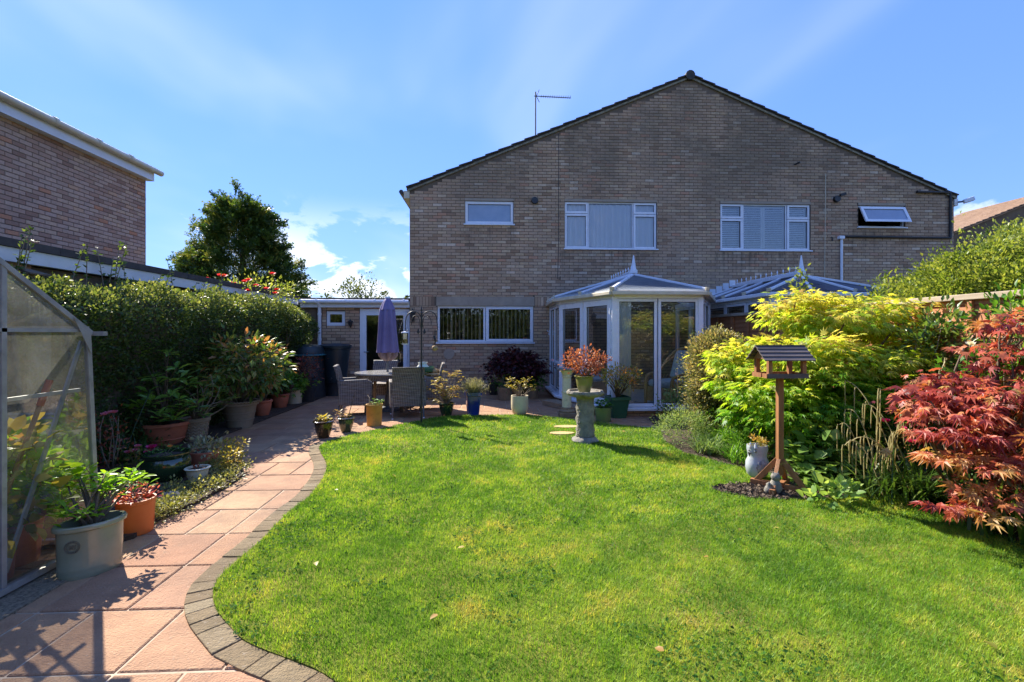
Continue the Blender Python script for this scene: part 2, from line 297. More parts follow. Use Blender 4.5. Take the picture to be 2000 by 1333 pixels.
# ---------------------------------------------------------------- mesh helpers
WMX = {}
class MB:
    def __init__(s): s.v = []; s.f = []; s.t = []
    def add(s, vs, fs, tint=None):
        b = len(s.v); s.v += [tuple(v) for v in vs]; s.f += [tuple(i + b for i in f) for f in fs]
        if tint is not None: s.t += [tint] * len(fs)
        return s
    def box(s, x0, x1, y0, y1, z0, z1, tint=None):
        return s.add([(x0, y0, z0), (x1, y0, z0), (x1, y1, z0), (x0, y1, z0), (x0, y0, z1), (x1, y0, z1), (x1, y1, z1), (x0, y1, z1)],
              [(0, 3, 2, 1), (4, 5, 6, 7), (0, 1, 5, 4), (1, 2, 6, 5), (2, 3, 7, 6), (3, 0, 4, 7)], tint)
    def bar(s, p, q, w, h, up=(0, 0, 1), w2=None, h2=None):
        """rectangular bar from p to q"""
        p = Vector(p); q = Vector(q); d = (q - p).normalized(); u = Vector(up)
        if abs(d.dot(u)) > .98: u = Vector((0, 1, 0))
        a = d.cross(u).normalized(); b = a.cross(d)
        w2 = w2 or w; h2 = h2 or h; vs = []
        for c, ww, hh in ((p, w, h), (q, w2, h2)):
            for i, j in ((-1, -1), (1, -1), (1, 1), (-1, 1)): vs.append(c + a * (i * ww / 2) + b * (j * hh / 2))
        return s.add(vs, [(3, 2, 1, 0), (4, 5, 6, 7), (0, 1, 5, 4), (1, 2, 6, 5), (2, 3, 7, 6), (3, 0, 4, 7)])
    def tube(s, pts, r, n=8, cap=True):
        pts = [Vector(p) for p in pts]; rs = r if isinstance(r, (list, tuple)) else [r] * len(pts)
        b = len(s.v); prev = None
        for i, p in enumerate(pts):
            d = (pts[min(i + 1, len(pts) - 1)] - pts[max(i - 1, 0)])
            d = d.normalized() if d.length > 1e-9 else Vector((0, 0, 1))
            a = prev - d * prev.dot(d) if prev is not None else d.orthogonal()
            a = a.normalized() if a.length > 1e-6 else d.orthogonal().normalized()
            prev = a; c = d.cross(a)
            for k in range(n):
                an = 2 * math.pi * k / n; s.v.append(tuple(p + (a * math.cos(an) + c * math.sin(an)) * rs[i]))
        for i in range(len(pts) - 1):
            for k in range(n):
                k2 = (k + 1) % n; s.f.append((b + i * n + k, b + i * n + k2, b + (i + 1) * n + k2, b + (i + 1) * n + k))
        if cap:
            s.f.append(tuple(b + k for k in reversed(range(n)))); s.f.append(tuple(b + (len(pts) - 1) * n + k for k in range(n)))
        return s
    def lathe(s, prof, n=28, c=(0, 0, 0), sq=(1, 1), rot=0, jig=0, close=False, power=2):
        """profile of (r, z); power > 2 makes the section squarer"""
        b = len(s.v); rr = random.Random(len(prof) * 7 + n)
        for r, z in prof:
            for k in range(n):
                an = 2 * math.pi * k / n; ca, sa = math.cos(an), math.sin(an)
                q = 1 if power == 2 else (abs(ca) ** power + abs(sa) ** power) ** (-1 / power)
                j = 1 + (rr.uniform(-jig, jig) if jig else 0)
                x, y = ca * r * q * sq[0] * j, sa * r * q * sq[1] * j
                s.v.append((c[0] + x * math.cos(rot) - y * math.sin(rot), c[1] + x * math.sin(rot) + y * math.cos(rot), c[2] + z))
        for i in range(len(prof) - 1):
            for k in range(n):
                k2 = (k + 1) % n; s.f.append((b + i * n + k, b + i * n + k2, b + (i + 1) * n + k2, b + (i + 1) * n + k))
        if prof[0][0] > 1e-4: s.f.append(tuple(b + k for k in reversed(range(n))))
        if close and prof[-1][0] > 1e-4: s.f.append(tuple(b + (len(prof) - 1) * n + k for k in range(n)))
        return s
    def prism(s, poly, z0, z1):
        n = len(poly); b = len(s.v)
        s.v += [(x, y, z0) for x, y in poly] + [(x, y, z1) for x, y in poly]
        s.f += [tuple(b + i for i in reversed(range(n))), tuple(b + n + i for i in range(n))]
        s.f += [(b + i, b + (i + 1) % n, b + n + (i + 1) % n, b + n + i) for i in range(n)]
        return s
    def slab3(s, poly, off):
        """flat polygon of 3-D points given thickness along off"""
        n = len(poly); o = Vector(off); b = len(s.v)
        s.v += [tuple(p) for p in poly] + [tuple(Vector(p) + o) for p in poly]
        s.f += [tuple(b + i for i in reversed(range(n))), tuple(b + n + i for i in range(n))]
        s.f += [(b + i, b + (i + 1) % n, b + n + (i + 1) % n, b + n + i) for i in range(n)]
        return s
def props(o, label=None, cat=None, group=None, kind=None):
    if label: o['label'] = label
    if cat: o['category'] = cat
    if group: o['group'] = group
    if kind: o['kind'] = kind
    return o
def link(o, parent, mw):
    COL.objects.link(o); WMX[o] = mw
    if parent is not None:
        o.parent = parent; o.matrix_parent_inverse = WMX[parent].inverted()
    o.matrix_basis = mw; return o
def thing(name, label, cat, loc=(0, 0, 0), group=None):
    o = bpy.data.objects.new(name, None); o.empty_display_size = .1
    link(o, None, Matrix.Translation(loc)); return props(o, label, cat, group)
def shade(me, smooth):
    if smooth:
        me.polygons.foreach_set('use_smooth', np.ones(len(me.polygons), dtype=bool))
        if smooth != 1: me.set_sharp_from_angle(angle=math.radians(smooth))
def obj(name, mb, mat, parent=None, smooth=0, bevel=0, label=None, cat=None, group=None, kind=None):
    """verts in world coordinates; origin goes to the middle of the base"""
    v = np.array(mb.v, dtype=float); lo = v.min(0); hi = v.max(0); c = np.array([(lo[0] + hi[0]) / 2, (lo[1] + hi[1]) / 2, lo[2]])
    me = bpy.data.meshes.new(name); me.from_pydata((v - c).tolist(), [], mb.f); me.update()
    if mb.t and len(mb.t) == len(mb.f): me.attributes.new('tint', 'FLOAT', 'FACE').data.foreach_set('value', mb.t)
    me.materials.append(M[mat] if isinstance(mat, str) else mat); shade(me, smooth)
    o = bpy.data.objects.new(name, me); link(o, parent, Matrix.Translation(c))
    if bevel:
        b = o.modifiers.new('bevel', 'BEVEL'); b.width = bevel; b.segments = 2; b.limit_method = 'ANGLE'
    return props(o, label, cat, group, kind)
def struct(name, mb, mat, **k): return obj(name, mb, mat, kind='structure', **k)
def tri_obj(name, V, F, mat, parent=None, tint=None, kind='stuff', label=None, cat=None, group=None):
    """big triangle meshes straight from arrays"""
    V = np.asarray(V, dtype=np.float32); F = np.asarray(F, dtype=np.int32)
    lo = V.min(0); hi = V.max(0); c = np.array([(lo[0] + hi[0]) / 2, (lo[1] + hi[1]) / 2, lo[2]], dtype=np.float32)
    me = bpy.data.meshes.new(name); me.vertices.add(len(V)); me.vertices.foreach_set('co', (V - c).ravel())
    me.loops.add(F.size); me.loops.foreach_set('vertex_index', F.ravel())
    me.polygons.add(len(F)); me.polygons.foreach_set('loop_start', np.arange(0, F.size, 3, dtype=np.int32))
    me.update(calc_edges=True)
    if tint is not None: me.attributes.new('tint', 'FLOAT', 'FACE').data.foreach_set('value', np.asarray(tint, dtype=np.float32))
    me.materials.append(M[mat]); o = bpy.data.objects.new(name, me)
    link(o, parent, Matrix.Translation(Vector(c.tolist()))); return props(o, label, cat, group, kind)

# ---------------------------------------------------------------- leaves
def _palm(n, notch):
    v = [(0, .12, 0)]; f = []
    a0 = math.radians(128); ls = {5: [.62, .9, 1, .9, .62], 7: [.5, .78, .95, 1, .95, .78, .5]}[n]
    for i in range(n):
        a = -a0 + 2 * a0 * i / (n - 1); r = ls[i]
        v.append((math.sin(a) * r * .62, .12 + math.cos(a) * r * .88, -.2 * r * r))
        if i < n - 1:
            b = a + a0 / (n - 1); v.append((math.sin(b) * notch, .12 + math.cos(b) * notch, .03))
    v.append((0, -.1, 0))
    k = len(v)
    for i in range(1, k - 2): f.append((0, i + 1, i))
    f += [(0, 1, k - 1), (0, k - 1, k - 2)]
    return np.array(v, float), np.array(f)
SH = {
 'oval': (np.array([(0, 0, 0), (.2, .4, .06), (.13, .75, .03), (0, 1, -.1), (-.13, .75, .03), (-.2, .4, .06), (0, .5, -.01)], float),
          np.array([(0, 1, 6), (1, 2, 6), (2, 3, 6), (3, 4, 6), (4, 5, 6), (5, 0, 6)])),
 'wide': (np.array([(0, 0, 0), (.34, .3, .07), (.25, .7, .03), (0, 1, -.12), (-.25, .7, .03), (-.34, .3, .07), (0, .48, -.02)], float),
          np.array([(0, 1, 6), (1, 2, 6), (2, 3, 6), (3, 4, 6), (4, 5, 6), (5, 0, 6)])),
 'small': (np.array([(0, 0, 0), (.28, .45, .08), (0, 1, -.05), (-.28, .45, .08)], float), np.array([(0, 1, 2), (0, 2, 3)])),
 'narrow': (np.array([(0, 0, 0), (.1, .4, .04), (0, 1, -.16), (-.1, .4, .04)], float), np.array([(0, 1, 2), (0, 2, 3)])),
 'palm': _palm(7, .26), 'palm5': _palm(5, .28),
 'petal': (np.array([(0, 0, 0), (.4, .5, .15), (.25, .95, .3), (-.25, .95, .3), (-.4, .5, .15)], float), np.array([(0, 1, 2), (0, 2, 3), (0, 3, 4)])),
 'spray': (np.array([(0, 0, 0), (.07, .3, 0), (0, 1, -.12), (-.07, .3, 0), (.26, .66, -.05), (.07, .4, 0), (-.26, .66, -.05), (-.07, .4, 0),
                     (.18, .95, -.1), (.04, .72, -.02), (-.18, .95, -.1), (-.04, .72, -.02)], float),
           np.array([(0, 1, 2), (0, 2, 3), (1, 4, 5), (3, 7, 6), (9, 8, 2), (11, 2, 10)])),
}
def nrm(a): return a / np.maximum(np.linalg.norm(a, axis=1, keepdims=True), 1e-9)
def frames(D, N):
    Y = nrm(D); X = nrm(np.cross(Y, N)); Z = np.cross(X, Y); return X, Y, Z
def leaf_mesh(P, D, N, Sz, shape):
    V, F = SH[shape]; X, Y, Z = frames(D, N); s = Sz[:, None, None]
    vv = P[:, None] + s * (V[None, :, 0, None] * X[:, None] + V[None, :, 1, None] * Y[:, None] + V[None, :, 2, None] * Z[:, None])
    ff = F[None] + (np.arange(len(P)) * len(V))[:, None, None]
    return vv.reshape(-1, 3), ff.reshape(-1, 3), len(F)
LEAFCACHE = {}
def unit_leaf(shape, mat, b):
    k = (shape, mat, b)
    if k not in LEAFCACHE:
        V, F = SH[shape]; me = bpy.data.meshes.new('leaf'); me.from_pydata(V.tolist(), [], F.tolist()); me.update()
        me.attributes.new('tint', 'FLOAT', 'FACE').data.foreach_set('value', [(b + .5) / 10] * len(F)); me.materials.append(M[mat]); LEAFCACHE[k] = me
    return LEAFCACHE[k]
def foliage(name, parent, P, D, N, Sz, T, shape, mat, n_ind=0, piece='leaf', kind='stuff', **k):
    """all leaves of a plant: the n_ind nearest as objects, the rest joined"""
    P, D, N, Sz, T = map(np.asarray, (P, D, N, Sz, T)); T = np.clip(T, 0, .999); idx = np.arange(len(P))
    if n_ind:
        d = np.linalg.norm(P - np.array([0, 0, H]), axis=1) - rng.uniform(0, .08, len(P)); o = np.argsort(d); ind, idx = o[:n_ind], o[n_ind:]
        X, Y, Z = frames(D[ind], N[ind])
        for i, j in enumerate(ind):
            s = float(Sz[j]); m = Matrix.Identity(4)
            for r in range(3):
                m[r][0] = X[i, r] * s; m[r][1] = Y[i, r] * s; m[r][2] = Z[i, r] * s; m[r][3] = P[j, r]
            link(bpy.data.objects.new(piece, unit_leaf(shape, mat, int(T[j] * 10))), parent, m)
    if len(idx):
        V, F, nf = leaf_mesh(P[idx], D[idx], N[idx], Sz[idx], shape)
        return tri_obj(name, V, F, mat, parent, np.repeat(T[idx], nf), kind, **k)
def unit(n): return nrm(rng.normal(size=(n, 3)))
def clump_points(centers, per, r, flat=1.0):
    n = len(centers) * per; c = np.repeat(centers, per, 0); o = rng.normal(size=(n, 3)) * .5
    r = np.repeat(np.broadcast_to(np.asarray(r, float), (len(centers),)), per)[:, None]
    o[:, 2] *= flat; return c + o * r, o
def crown_centers(c, rad, n, lo=.55, hi=1.0, zmin=-1.0, lump=.18):
    out = []
    while len(out) < n:
        u = unit(n * 2); ph = np.sin(u[:, 0] * 5 + c[0]) * np.cos(u[:, 1] * 4.3 + c[1]) * np.sin(u[:, 2] * 6 + 1.3)
        r = rng.uniform(lo ** 3, hi ** 3, len(u)) ** (1 / 3) * (1 + lump * ph)
        p = u * r[:, None]; p = p[p[:, 2] > zmin]; out += p.tolist()
    p = np.array(out[:n]); return np.array(c) + p * np.array(rad), p
def crown(name, parent, c, rad, ncl, per, clr, size, shape, mat, n_ind=0, lo=.55, hi=1., zmin=-1., flat=.7, up=.5, droop=0., out=1.0, lump=.18,
          tint=(0.5, .25, .25), sj=.35, piece='leaf'):
    """leafy crown: clumps in a lumpy ellipsoid shell"""
    C, q = crown_centers(c, rad, ncl, lo, hi, zmin, lump)
    P, o = clump_points(C, per, clr * rng.uniform(.6, 1.4, ncl), flat); qq = np.repeat(q, per, 0); n = len(P)
    D = nrm(qq) * out * .6 + nrm(o) * .7 + rng.normal(size=(n, 3)) * .35; D[:, 2] += up * .6 - droop
    N = np.array([[0, 0, 1.]]) + nrm(qq) * .5 + rng.normal(size=(n, 3)) * .45
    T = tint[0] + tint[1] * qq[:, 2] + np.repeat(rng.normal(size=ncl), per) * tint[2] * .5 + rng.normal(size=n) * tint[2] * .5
    Sz = size * (1 + rng.uniform(-sj, sj, n))
    return foliage(name, parent, P, D, N, Sz, T, shape, mat, n_ind, piece), C
def stems(name, parent, base, tips, r, mat='twig', bend=.15, n=5, share=.0, spread=.02):
    mb = MB()
    for t in tips:
        b = Vector(base) + Vector((random.uniform(-spread, spread), random.uniform(-spread, spread), 0)); t = Vector(t); d = t - b
        off = Vector((random.uniform(-1, 1), random.uniform(-1, 1), random.uniform(0, .6))) * d.length * bend
        ps = []
        for i in range(5):
            u = i / 4; ps.append(b + d * u + off * math.sin(math.pi * u) + Vector((d.x, d.y, 0)) * (u * u - u) * .35)
        mb.tube(ps, [r, r * .85, r * .65, r * .45, r * .25], n)
    return obj(name, mb, mat, parent, smooth=1)
def blades(name, parent, bases, length, width, mat, lean=.6, droop=.9, seg=4, tint=(.5, .4), kind='stuff', dirs=None):
    """strap leaves arching out of their base points"""
    n = len(bases); B = np.asarray(bases, float); an = rng.uniform(0, 2 * math.pi, n) if dirs is None else np.asarray(dirs)
    Lh = length * rng.uniform(.6, 1.15, n); ln = lean * rng.uniform(.3, 1.3, n); h = np.stack([np.cos(an), np.sin(an), np.zeros(n)], 1)
    sd = np.stack([-np.sin(an), np.cos(an), np.zeros(n)], 1); V = []
    for i in range(seg + 1):
        u = i / seg; w = width * (1 - u ** 1.8) * .5 * (0.7 + .6 * min(1, u * 3)) * np.ones(n)
        p = B + h * (Lh * ln * (u + .25 * u * u))[:, None]; p[:, 2] += Lh * (u - droop * ln * u ** 2.3 * .75)
        V += [p - sd * w[:, None], p + sd * w[:, None]]
    V = np.stack(V, 1); k = V.shape[1]; F = []
    for i in range(seg): F += [(2 * i, 2 * i + 1, 2 * i + 3), (2 * i, 2 * i + 3, 2 * i + 2)]
    F = np.array(F)[None] + (np.arange(n) * k)[:, None, None]
    T = np.clip(tint[0] + rng.normal(size=n) * tint[1] * .5, 0, 1)
    return tri_obj(name, V.reshape(-1, 3), F.reshape(-1, 3), mat, parent, np.repeat(T, 2 * seg), kind)
def flowers(parent, pts, size, mat, petals=6, name='flower', each=True):
    for p in pts:
        a = np.arange(petals) * 2 * math.pi / petals + random.random(); k = len(a)
        D = np.stack([np.cos(a), np.sin(a), np.full(k, .35)], 1); D2 = np.stack([np.cos(a + .4), np.sin(a + .4), np.full(k, 1.1)], 1)
        D = np.concatenate([D, D2]); P = np.repeat(np.array([p], float), 2 * k, 0)
        Sz = np.concatenate([np.full(k, size * .55), np.full(k, size * .42)])
        V, F, nf = leaf_mesh(P, D, np.tile([[0, -.4, 1.]], (2 * k, 1)), Sz, 'petal')
        tri_obj(name, V, F, mat, parent, rng.uniform(0, 1, len(F)), None)

# leaf colours
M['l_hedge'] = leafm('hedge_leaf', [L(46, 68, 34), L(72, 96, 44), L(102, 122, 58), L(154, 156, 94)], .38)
M['l_hedge_top'] = leafm('pale_hedge_leaf', [L(66, 88, 32), L(110, 126, 56), L(152, 158, 92)], .4)  # pale leaf; on the hedge top its colour stands for sunlight
M['l_conifer'] = leafm('conifer_spray', [L(40, 66, 30), L(66, 96, 40), L(98, 120, 48), L(142, 140, 64)], .34)
M['l_far'] = leafm('far_leaf', [L(44, 62, 26), L(76, 92, 40), L(110, 118, 58)], .35)
M['l_yacer'] = leafm('yellow_maple_leaf', [L(60, 124, 24), L(112, 166, 32), L(170, 194, 54), L(212, 204, 92), L(214, 180, 98)], .55)
M['l_racer'] = leafm('red_maple_leaf', [L(112, 40, 42), L(166, 68, 60), L(190, 98, 76), L(198, 130, 78), L(188, 158, 92)], .38)
M['l_pacer'] = leafm('purple_maple_leaf', [L(46, 22, 28), L(80, 34, 40), L(112, 46, 48)], .32)
M['l_privet'] = leafm('privet_leaf', [L(76, 98, 36), L(116, 138, 52), L(164, 172, 82)], .42)
M['l_varieg'] = leafm('variegated_leaf', [L(72, 84, 46), L(118, 122, 76), L(170, 164, 112), L(190, 166, 112)], .35)
M['l_mag'] = leafm('broad_green_leaf', [L(76, 118, 46), L(120, 160, 64), L(156, 186, 84)], .45, .35)
M['l_lime'] = leafm('lime_leaf', [L(92, 146, 26), L(134, 180, 36), L(166, 198, 60)], .5, .35)
M['l_rhodo'] = leafm('rhododendron_leaf', [L(66, 98, 42), L(104, 132, 58), L(140, 150, 70), L(176, 120, 76)], .38, .35)
M['l_green'] = leafm('fresh_green_leaf', [L(56, 104, 28), L(96, 146, 44), L(140, 176, 72)], .45)
M['l_blue'] = leafm('grey_green_leaf', [L(88, 116, 68), L(124, 152, 88), L(160, 178, 116)], .42)
M['l_lav'] = leafm('lavender_leaf', [L(104, 112, 84), L(146, 146, 108), L(176, 170, 130)], .3)
M['l_gold'] = leafm('golden_leaf', [L(120, 124, 44), L(176, 160, 66), L(196, 170, 92), L(180, 130, 70)], .45)
M['l_rust'] = leafm('rust_leaf', [L(108, 48, 36), L(150, 78, 56), L(182, 116, 84)], .4)
M['l_pinksed'] = leafm('pink_sedum', [L(150, 60, 70), L(190, 96, 96), L(206, 140, 116)], .4)
M['l_cover'] = leafm('ground_cover_leaf', [L(84, 96, 44), L(134, 138, 70), L(178, 172, 110)], .4)
M['l_strap'] = leafm('strap_leaf', [L(40, 66, 26), L(74, 106, 40), L(130, 150, 70)], .4, .35)
M['l_sedge'] = leafm('pale_sedge_spike', [L(176, 166, 116), L(210, 198, 148)], .35)
M['l_big'] = leafm('soft_green_leaf', [L(92, 132, 56), L(134, 168, 80), L(172, 194, 112)], .45)
M['l_clover'] = leafm('clover_leaf', [L(36, 72, 26), L(60, 100, 36), L(84, 124, 48)], .3, .8, .1)
M['grass'] = leafm('grass_blade', [L(82, 128, 30), L(122, 164, 42), L(156, 184, 58), L(192, 190, 82), L(208, 182, 106)], .45, .5, .25)

# ================================================================ ground, paving, lawn
big = MB().add([(-400, -400, -.06), (400, -400, -.06), (400, 800, -.06), (-400, 800, -.06)], [(0, 1, 2, 3)])
M['ground'] = pm('rough_ground', [L(74, 78, 44), L(104, 96, 66)], .6, .95, .3, 20, world=True)
struct('ground', big, 'ground')
struct('paving_bed', MB().add([(-6, -1, -.007), (5, -1, -.007), (5, 12.04, -.007), (-6, 12.04, -.007)], [(0, 1, 2, 3)]), 'joint')
LAWN_PX = [(645, 1322), (567, 1292), (505, 1270), (467, 1250), (447, 1225), (422, 1197), (413, 1165), (425, 1132), (467, 1095), (515, 1055), (560, 1004),
           (608, 972), (638, 925), (638, 903), (624, 884), (624, 870), (662, 858), (708, 846), (752, 838), (784, 830), (816, 824), (854, 816), (910, 813),
           (1000, 812), (1045, 813), (1093, 818), (1159, 825), (1225, 834)]
curve = [Vector(G(*p)) for p in LAWN_PX]
curve = [Vector((1.4, 1.05)), Vector((.5, 1.3)), Vector((-.2, 1.62))] + curve
def smooth_curve(pts, it=2):
    for _ in range(it):
        q = [pts[0]]
        for a, b in zip(pts[:-1], pts[1:]): q += [a * .75 + b * .25, a * .25 + b * .75]
        pts = q + [pts[-1]]
    return pts
edge = smooth_curve(curve)
lawn_poly = [tuple(p) for p in edge] + [(3.0, 7.0), (4.9, 7.2), (4.9, -.5), (1.6, -.5)]
def tess(poly):
    from mathutils.geometry import tessellate_polygon
    return [tuple(t) for t in tessellate_polygon([[Vector((x, y, 0)) for x, y in poly]])]
def sheet(name, poly, z, mat, depth=.05, **k):
    mb = MB(); n = len(poly); mb.v = [(x, y, z) for x, y in poly] + [(x, y, z - depth) for x, y in poly]
    for t in tess(poly):
        a, b, c = (Vector(poly[i]) for i in t)
        mb.f.append(t if (b - a).cross(c - a) > 0 else t[::-1])
    ar = sum(poly[i][0] * poly[(i + 1) % n][1] - poly[(i + 1) % n][0] * poly[i][1] for i in range(n))
    for i in range(n):
        j = (i + 1) % n; mb.f.append((i, i + n, j + n, j) if ar > 0 else (i, j, j + n, i + n))
    return struct(name, mb, mat, **k)
m = bpy.data.materials.new('lawn_turf'); nt, bs, out = nodes(m); p = position(nt)
c = ramp(nt, mapr(nt, noise(nt, p, 1.3, 6, .6), .3, .7), [L(84, 112, 34), L(110, 132, 44), L(140, 142, 60), L(166, 148, 84)])
c = mixcol(nt, mapr(nt, noise(nt, p, 60, 4, .7), .4, .65, 0, .6), c, L(70, 86, 30))
nt.links.new(c, bs.inputs['Base Color']); bs.inputs['Roughness'].default_value = .95; bs.inputs['Specular IOR Level'].default_value = .1
bump(nt, bs, noise(nt, p, 110, 4, .7), 1.0, .02); M['turf'] = m
sheet('lawn', lawn_poly, .012, 'turf')
def inside(P, poly):
    x, y = P[:, 0], P[:, 1]; r = np.zeros(len(P), bool); n = len(poly)
    for i in range(n):
        (x1, y1), (x2, y2) = poly[i], poly[(i + 1) % n]
        cnd = ((y1 > y) != (y2 > y)); r ^= cnd & (x < (x2 - x1) * (y - y1) / ((y2 - y1) if y2 != y1 else 1e-9) + x1)
    return r
_g = rng.random((128, 128))
def vnoise(P, s):
    q = P[:, :2] * s + 40; i = np.floor(q).astype(int); f = q - i; f = f * f * (3 - 2 * f); g = lambda a, b: _g[(i[:, 0] + a) % 128, (i[:, 1] + b) % 128]
    return (g(0, 0) * (1 - f[:, 0]) + g(1, 0) * f[:, 0]) * (1 - f[:, 1]) + (g(0, 1) * (1 - f[:, 0]) + g(1, 1) * f[:, 0]) * f[:, 1]
def fbm(P, s): return (vnoise(P, s) + .5 * vnoise(P + 7.3, s * 2.1) + .25 * vnoise(P + 3.1, s * 4.3)) / 1.75
holes = [(G(1107, 836), .22, .10), (G(1097, 849), .20, .10)]
mulch_c = Vector(G(1535, 962)); mulch = [(mulch_c.x + .62 * math.cos(a) * (1 + .12 * math.sin(3 * a)), mulch_c.y + .26 * math.sin(a) * (1 + .1 * math.cos(2 * a))) for a in np.linspace(0, 2 * math.pi, 28, endpoint=False)]
bed = [G(1290, 842), G(1296, 862), G(1330, 884), G(1385, 900), G(1432, 912), G(1480, 922), G(1560, 945), G(1650, 962), G(1690, 945), G(1745, 960), G(1800, 985), G(1860, 1012), G(1930, 1042), G(2000, 1066),
       (4.0, 2.2), (4.3, .6), (4.93, .6), (4.93, 11.0), (4.8, 10.6), (3.9, 8.3), (2.9, 8.3), (2.7, 8.0)]
def lawn_pts(n, y0, y1):
    P = np.stack([rng.uniform(-2.7, 4.9, n), rng.uniform(y0, y1, n)], 1)
    P = P[inside(P, lawn_poly) & ~inside(P, bed) & ~inside(P, mulch)]
    for (hx, hy), a, b in holes: P = P[((P[:, 0] - hx) / a) ** 2 + ((P[:, 1] - hy) / b) ** 2 > 1]
    return P[np.abs((P[:, 0] * .9989 - P[:, 1] * .0478) / (P[:, 0] * .0478 + P[:, 1] * .9989)) < 1.13]
def grass(P, hgt, wid):
    n = len(P); an = rng.uniform(0, 2 * math.pi, n); ln = rng.uniform(.2, 1.1, n); d = np.stack([np.cos(an), np.sin(an)], 1)
    hh = hgt * rng.uniform(.5, 1.3, n); w = wid * rng.uniform(.7, 1.3, n); s = np.stack([-d[:, 1], d[:, 0]], 1) * w[:, None] * .5
    z0 = np.full((n, 1), .008); V = np.stack([np.hstack([P - s, z0]), np.hstack([P + s, z0]), np.hstack([P + d * (hh * ln)[:, None], (.012 + hh / np.sqrt(1 + ln ** 2))[:, None]])], 1)
    dry = fbm(P, 1.5); dry2 = fbm(P + 11, 4.5)
    dry3 = fbm(P + 23, 13)
    T = .28 + np.clip((dry - .5) * 1.0, -.15, .2) + (dry2 - .5) * .55 + (dry3 - .5) * .75 + rng.normal(size=n) * .15
    far = np.clip((P[:, 1] - 4.2) / 3, 0, 1); T -= far * .15 * (1 - np.clip((dry2 - .55) * 4, 0, 1))
    return V.reshape(-1, 3), np.arange(3 * n).reshape(-1, 3), np.clip(T, 0, 1)
gv, gf, gt, b0 = [], [], [], 0
for n, y0, y1, hh, w in ((330000, 1.4, 3.6, .028, .0036), (180000, 3.6, 5.6, .030, .0058), (130000, 5.6, 9.2, .032, .009)):
    v, f, t = grass(lawn_pts(n, y0, y1), hh, w); gv.append(v); gf.append(f + b0); gt.append(t); b0 += len(v)
tri_obj('grass', np.concatenate(gv), np.concatenate(gf), 'grass', None, np.concatenate(gt), label='short green lawn grass with yellowed patches', cat='grass')
# clover rosettes in the turf
P = lawn_pts(26000, 1.6, 4.6); k = fbm(P + 31, 2.2) * .6 + fbm(P + 5, 6) * .4; P = P[k > .585][:5200]; n = len(P); P3 = np.hstack([P, rng.uniform(.02, .034, (n, 1))])
D = unit(n); D[:, 2] *= .3
foliage('clover', None, P3, D, np.tile([[0, 0, 1.]], (n, 1)) + rng.normal(size=(n, 3)) * .25, rng.uniform(.012, .024, n), rng.uniform(0, .6, n), 'wide', 'l_clover', label='dark green clover patches in the turf', cat='clover')
for i, ((hx, hy), a, b) in enumerate(holes):
    pts = [(hx + a * .9 * math.cos(t) * (1 + .06 * math.sin(3 * t + i)), hy + b * .95 * math.sin(t)) for t in np.linspace(0, 2 * math.pi, 18, endpoint=False)]
    obj('stepping_stone', MB().prism(pts, -.02, .026), 'sandstone', None, bevel=.004,
        label=['yellow stepping stone set in the lawn closer to the white fluted pedestal', 'yellow stepping stone set in the lawn, the one farther from the pedestal'][i], cat='stepping stone', group='stepping stones in the lawn')
# stray fallen leaves
P = lawn_pts(400, 1.7, 8)[:24]; n = len(P); foliage('fallen_leaves', None, np.hstack([P, np.full((n, 1), .04)]), unit(n) * [1, 1, .2], unit(n) * .4 + [0, 0, 1], rng.uniform(.03, .06, n), rng.random(n), 'wide', 'l_gold', label='stray yellowed leaves fallen on the lawn', cat='leaves')
# planting beds
sheet('flower_bed', bed, .017, 'soil'); sheet('mulch_patch', mulch, .022, 'soil')
def chips(poly, n, name):
    P = np.array(poly); lo, hi = P.min(0), P.max(0); Q = rng.uniform(lo, hi, (n, 2)); Q = Q[inside(Q, poly)]; n = len(Q)
    P3 = np.hstack([Q, rng.uniform(.02, .032, (n, 1))]); D = unit(n); D[:, 2] *= .5
    V, F, nf = leaf_mesh(P3, D, unit(n) + [0, 0, .6], rng.uniform(.012, .04, n), 'small'); tri_obj(name, V, F, 'bark', None, label='scattered bark mulch and clods on the bed', cat='mulch')
chips(mulch, 4200, 'bark_mulch')
left_bed = [(-2.62, 3.38), G(262, 1052), G(310, 1018), G(385, 985), G(440, 955), G(478, 930), G(470, 905), G(430, 893), G(400, 890), (-3.55, 6.0), (-4.9, 6.4), (-4.9, 3.38)]
sheet('left_flower_bed', left_bed, .03, 'soil')
sheet('hedge_bed', [(-4.9, 6.3), (-3.75, 6.2), (-3.75, 11.0), (-4.9, 11.0)], .025, 'soil')
sheet('grit_strip', [(-2.80, .5), (-2.46, .5), (-2.46, 3.2), (-2.80, 3.2)], .010, 'gravel')
# paving slabs, laid in courses
pat = thing('patio_paving', 'salmon riven slab path and terrace laid in courses', 'paving', (-2, 6, 0)); del pat['category']; del pat['label']; props(pat, kind='structure')
slab_cache = {}
def slab_mesh(w, d):
    k = (round(w, 2), round(d, 2))
    if k not in slab_cache:
        mb = MB(); r = random.Random(hash(k)); b = .006
        o = [(-w / 2, -d / 2), (w / 2, -d / 2), (w / 2, d / 2), (-w / 2, d / 2)]; i_ = [(x * (1 - 2 * b / w), y * (1 - 2 * b / d)) for x, y in o]
        mb.v = [(x, y, -.03) for x, y in o] + [(x, y, -.005) for x, y in o] + [(x, y, 0) for x, y in i_]
        for a in (0, 4):
            for j in range(4): mb.f.append((a + j, a + (j + 1) % 4, a + 4 + (j + 1) % 4, a + 4 + j))
        mb.f.append((8, 9, 10, 11))
        me = bpy.data.meshes.new('slab'); me.from_pydata(mb.v, [], mb.f); me.update(); me.materials.append(M['slab']); slab_cache[k] = me
    return slab_cache[k]
row = 0; y = .68
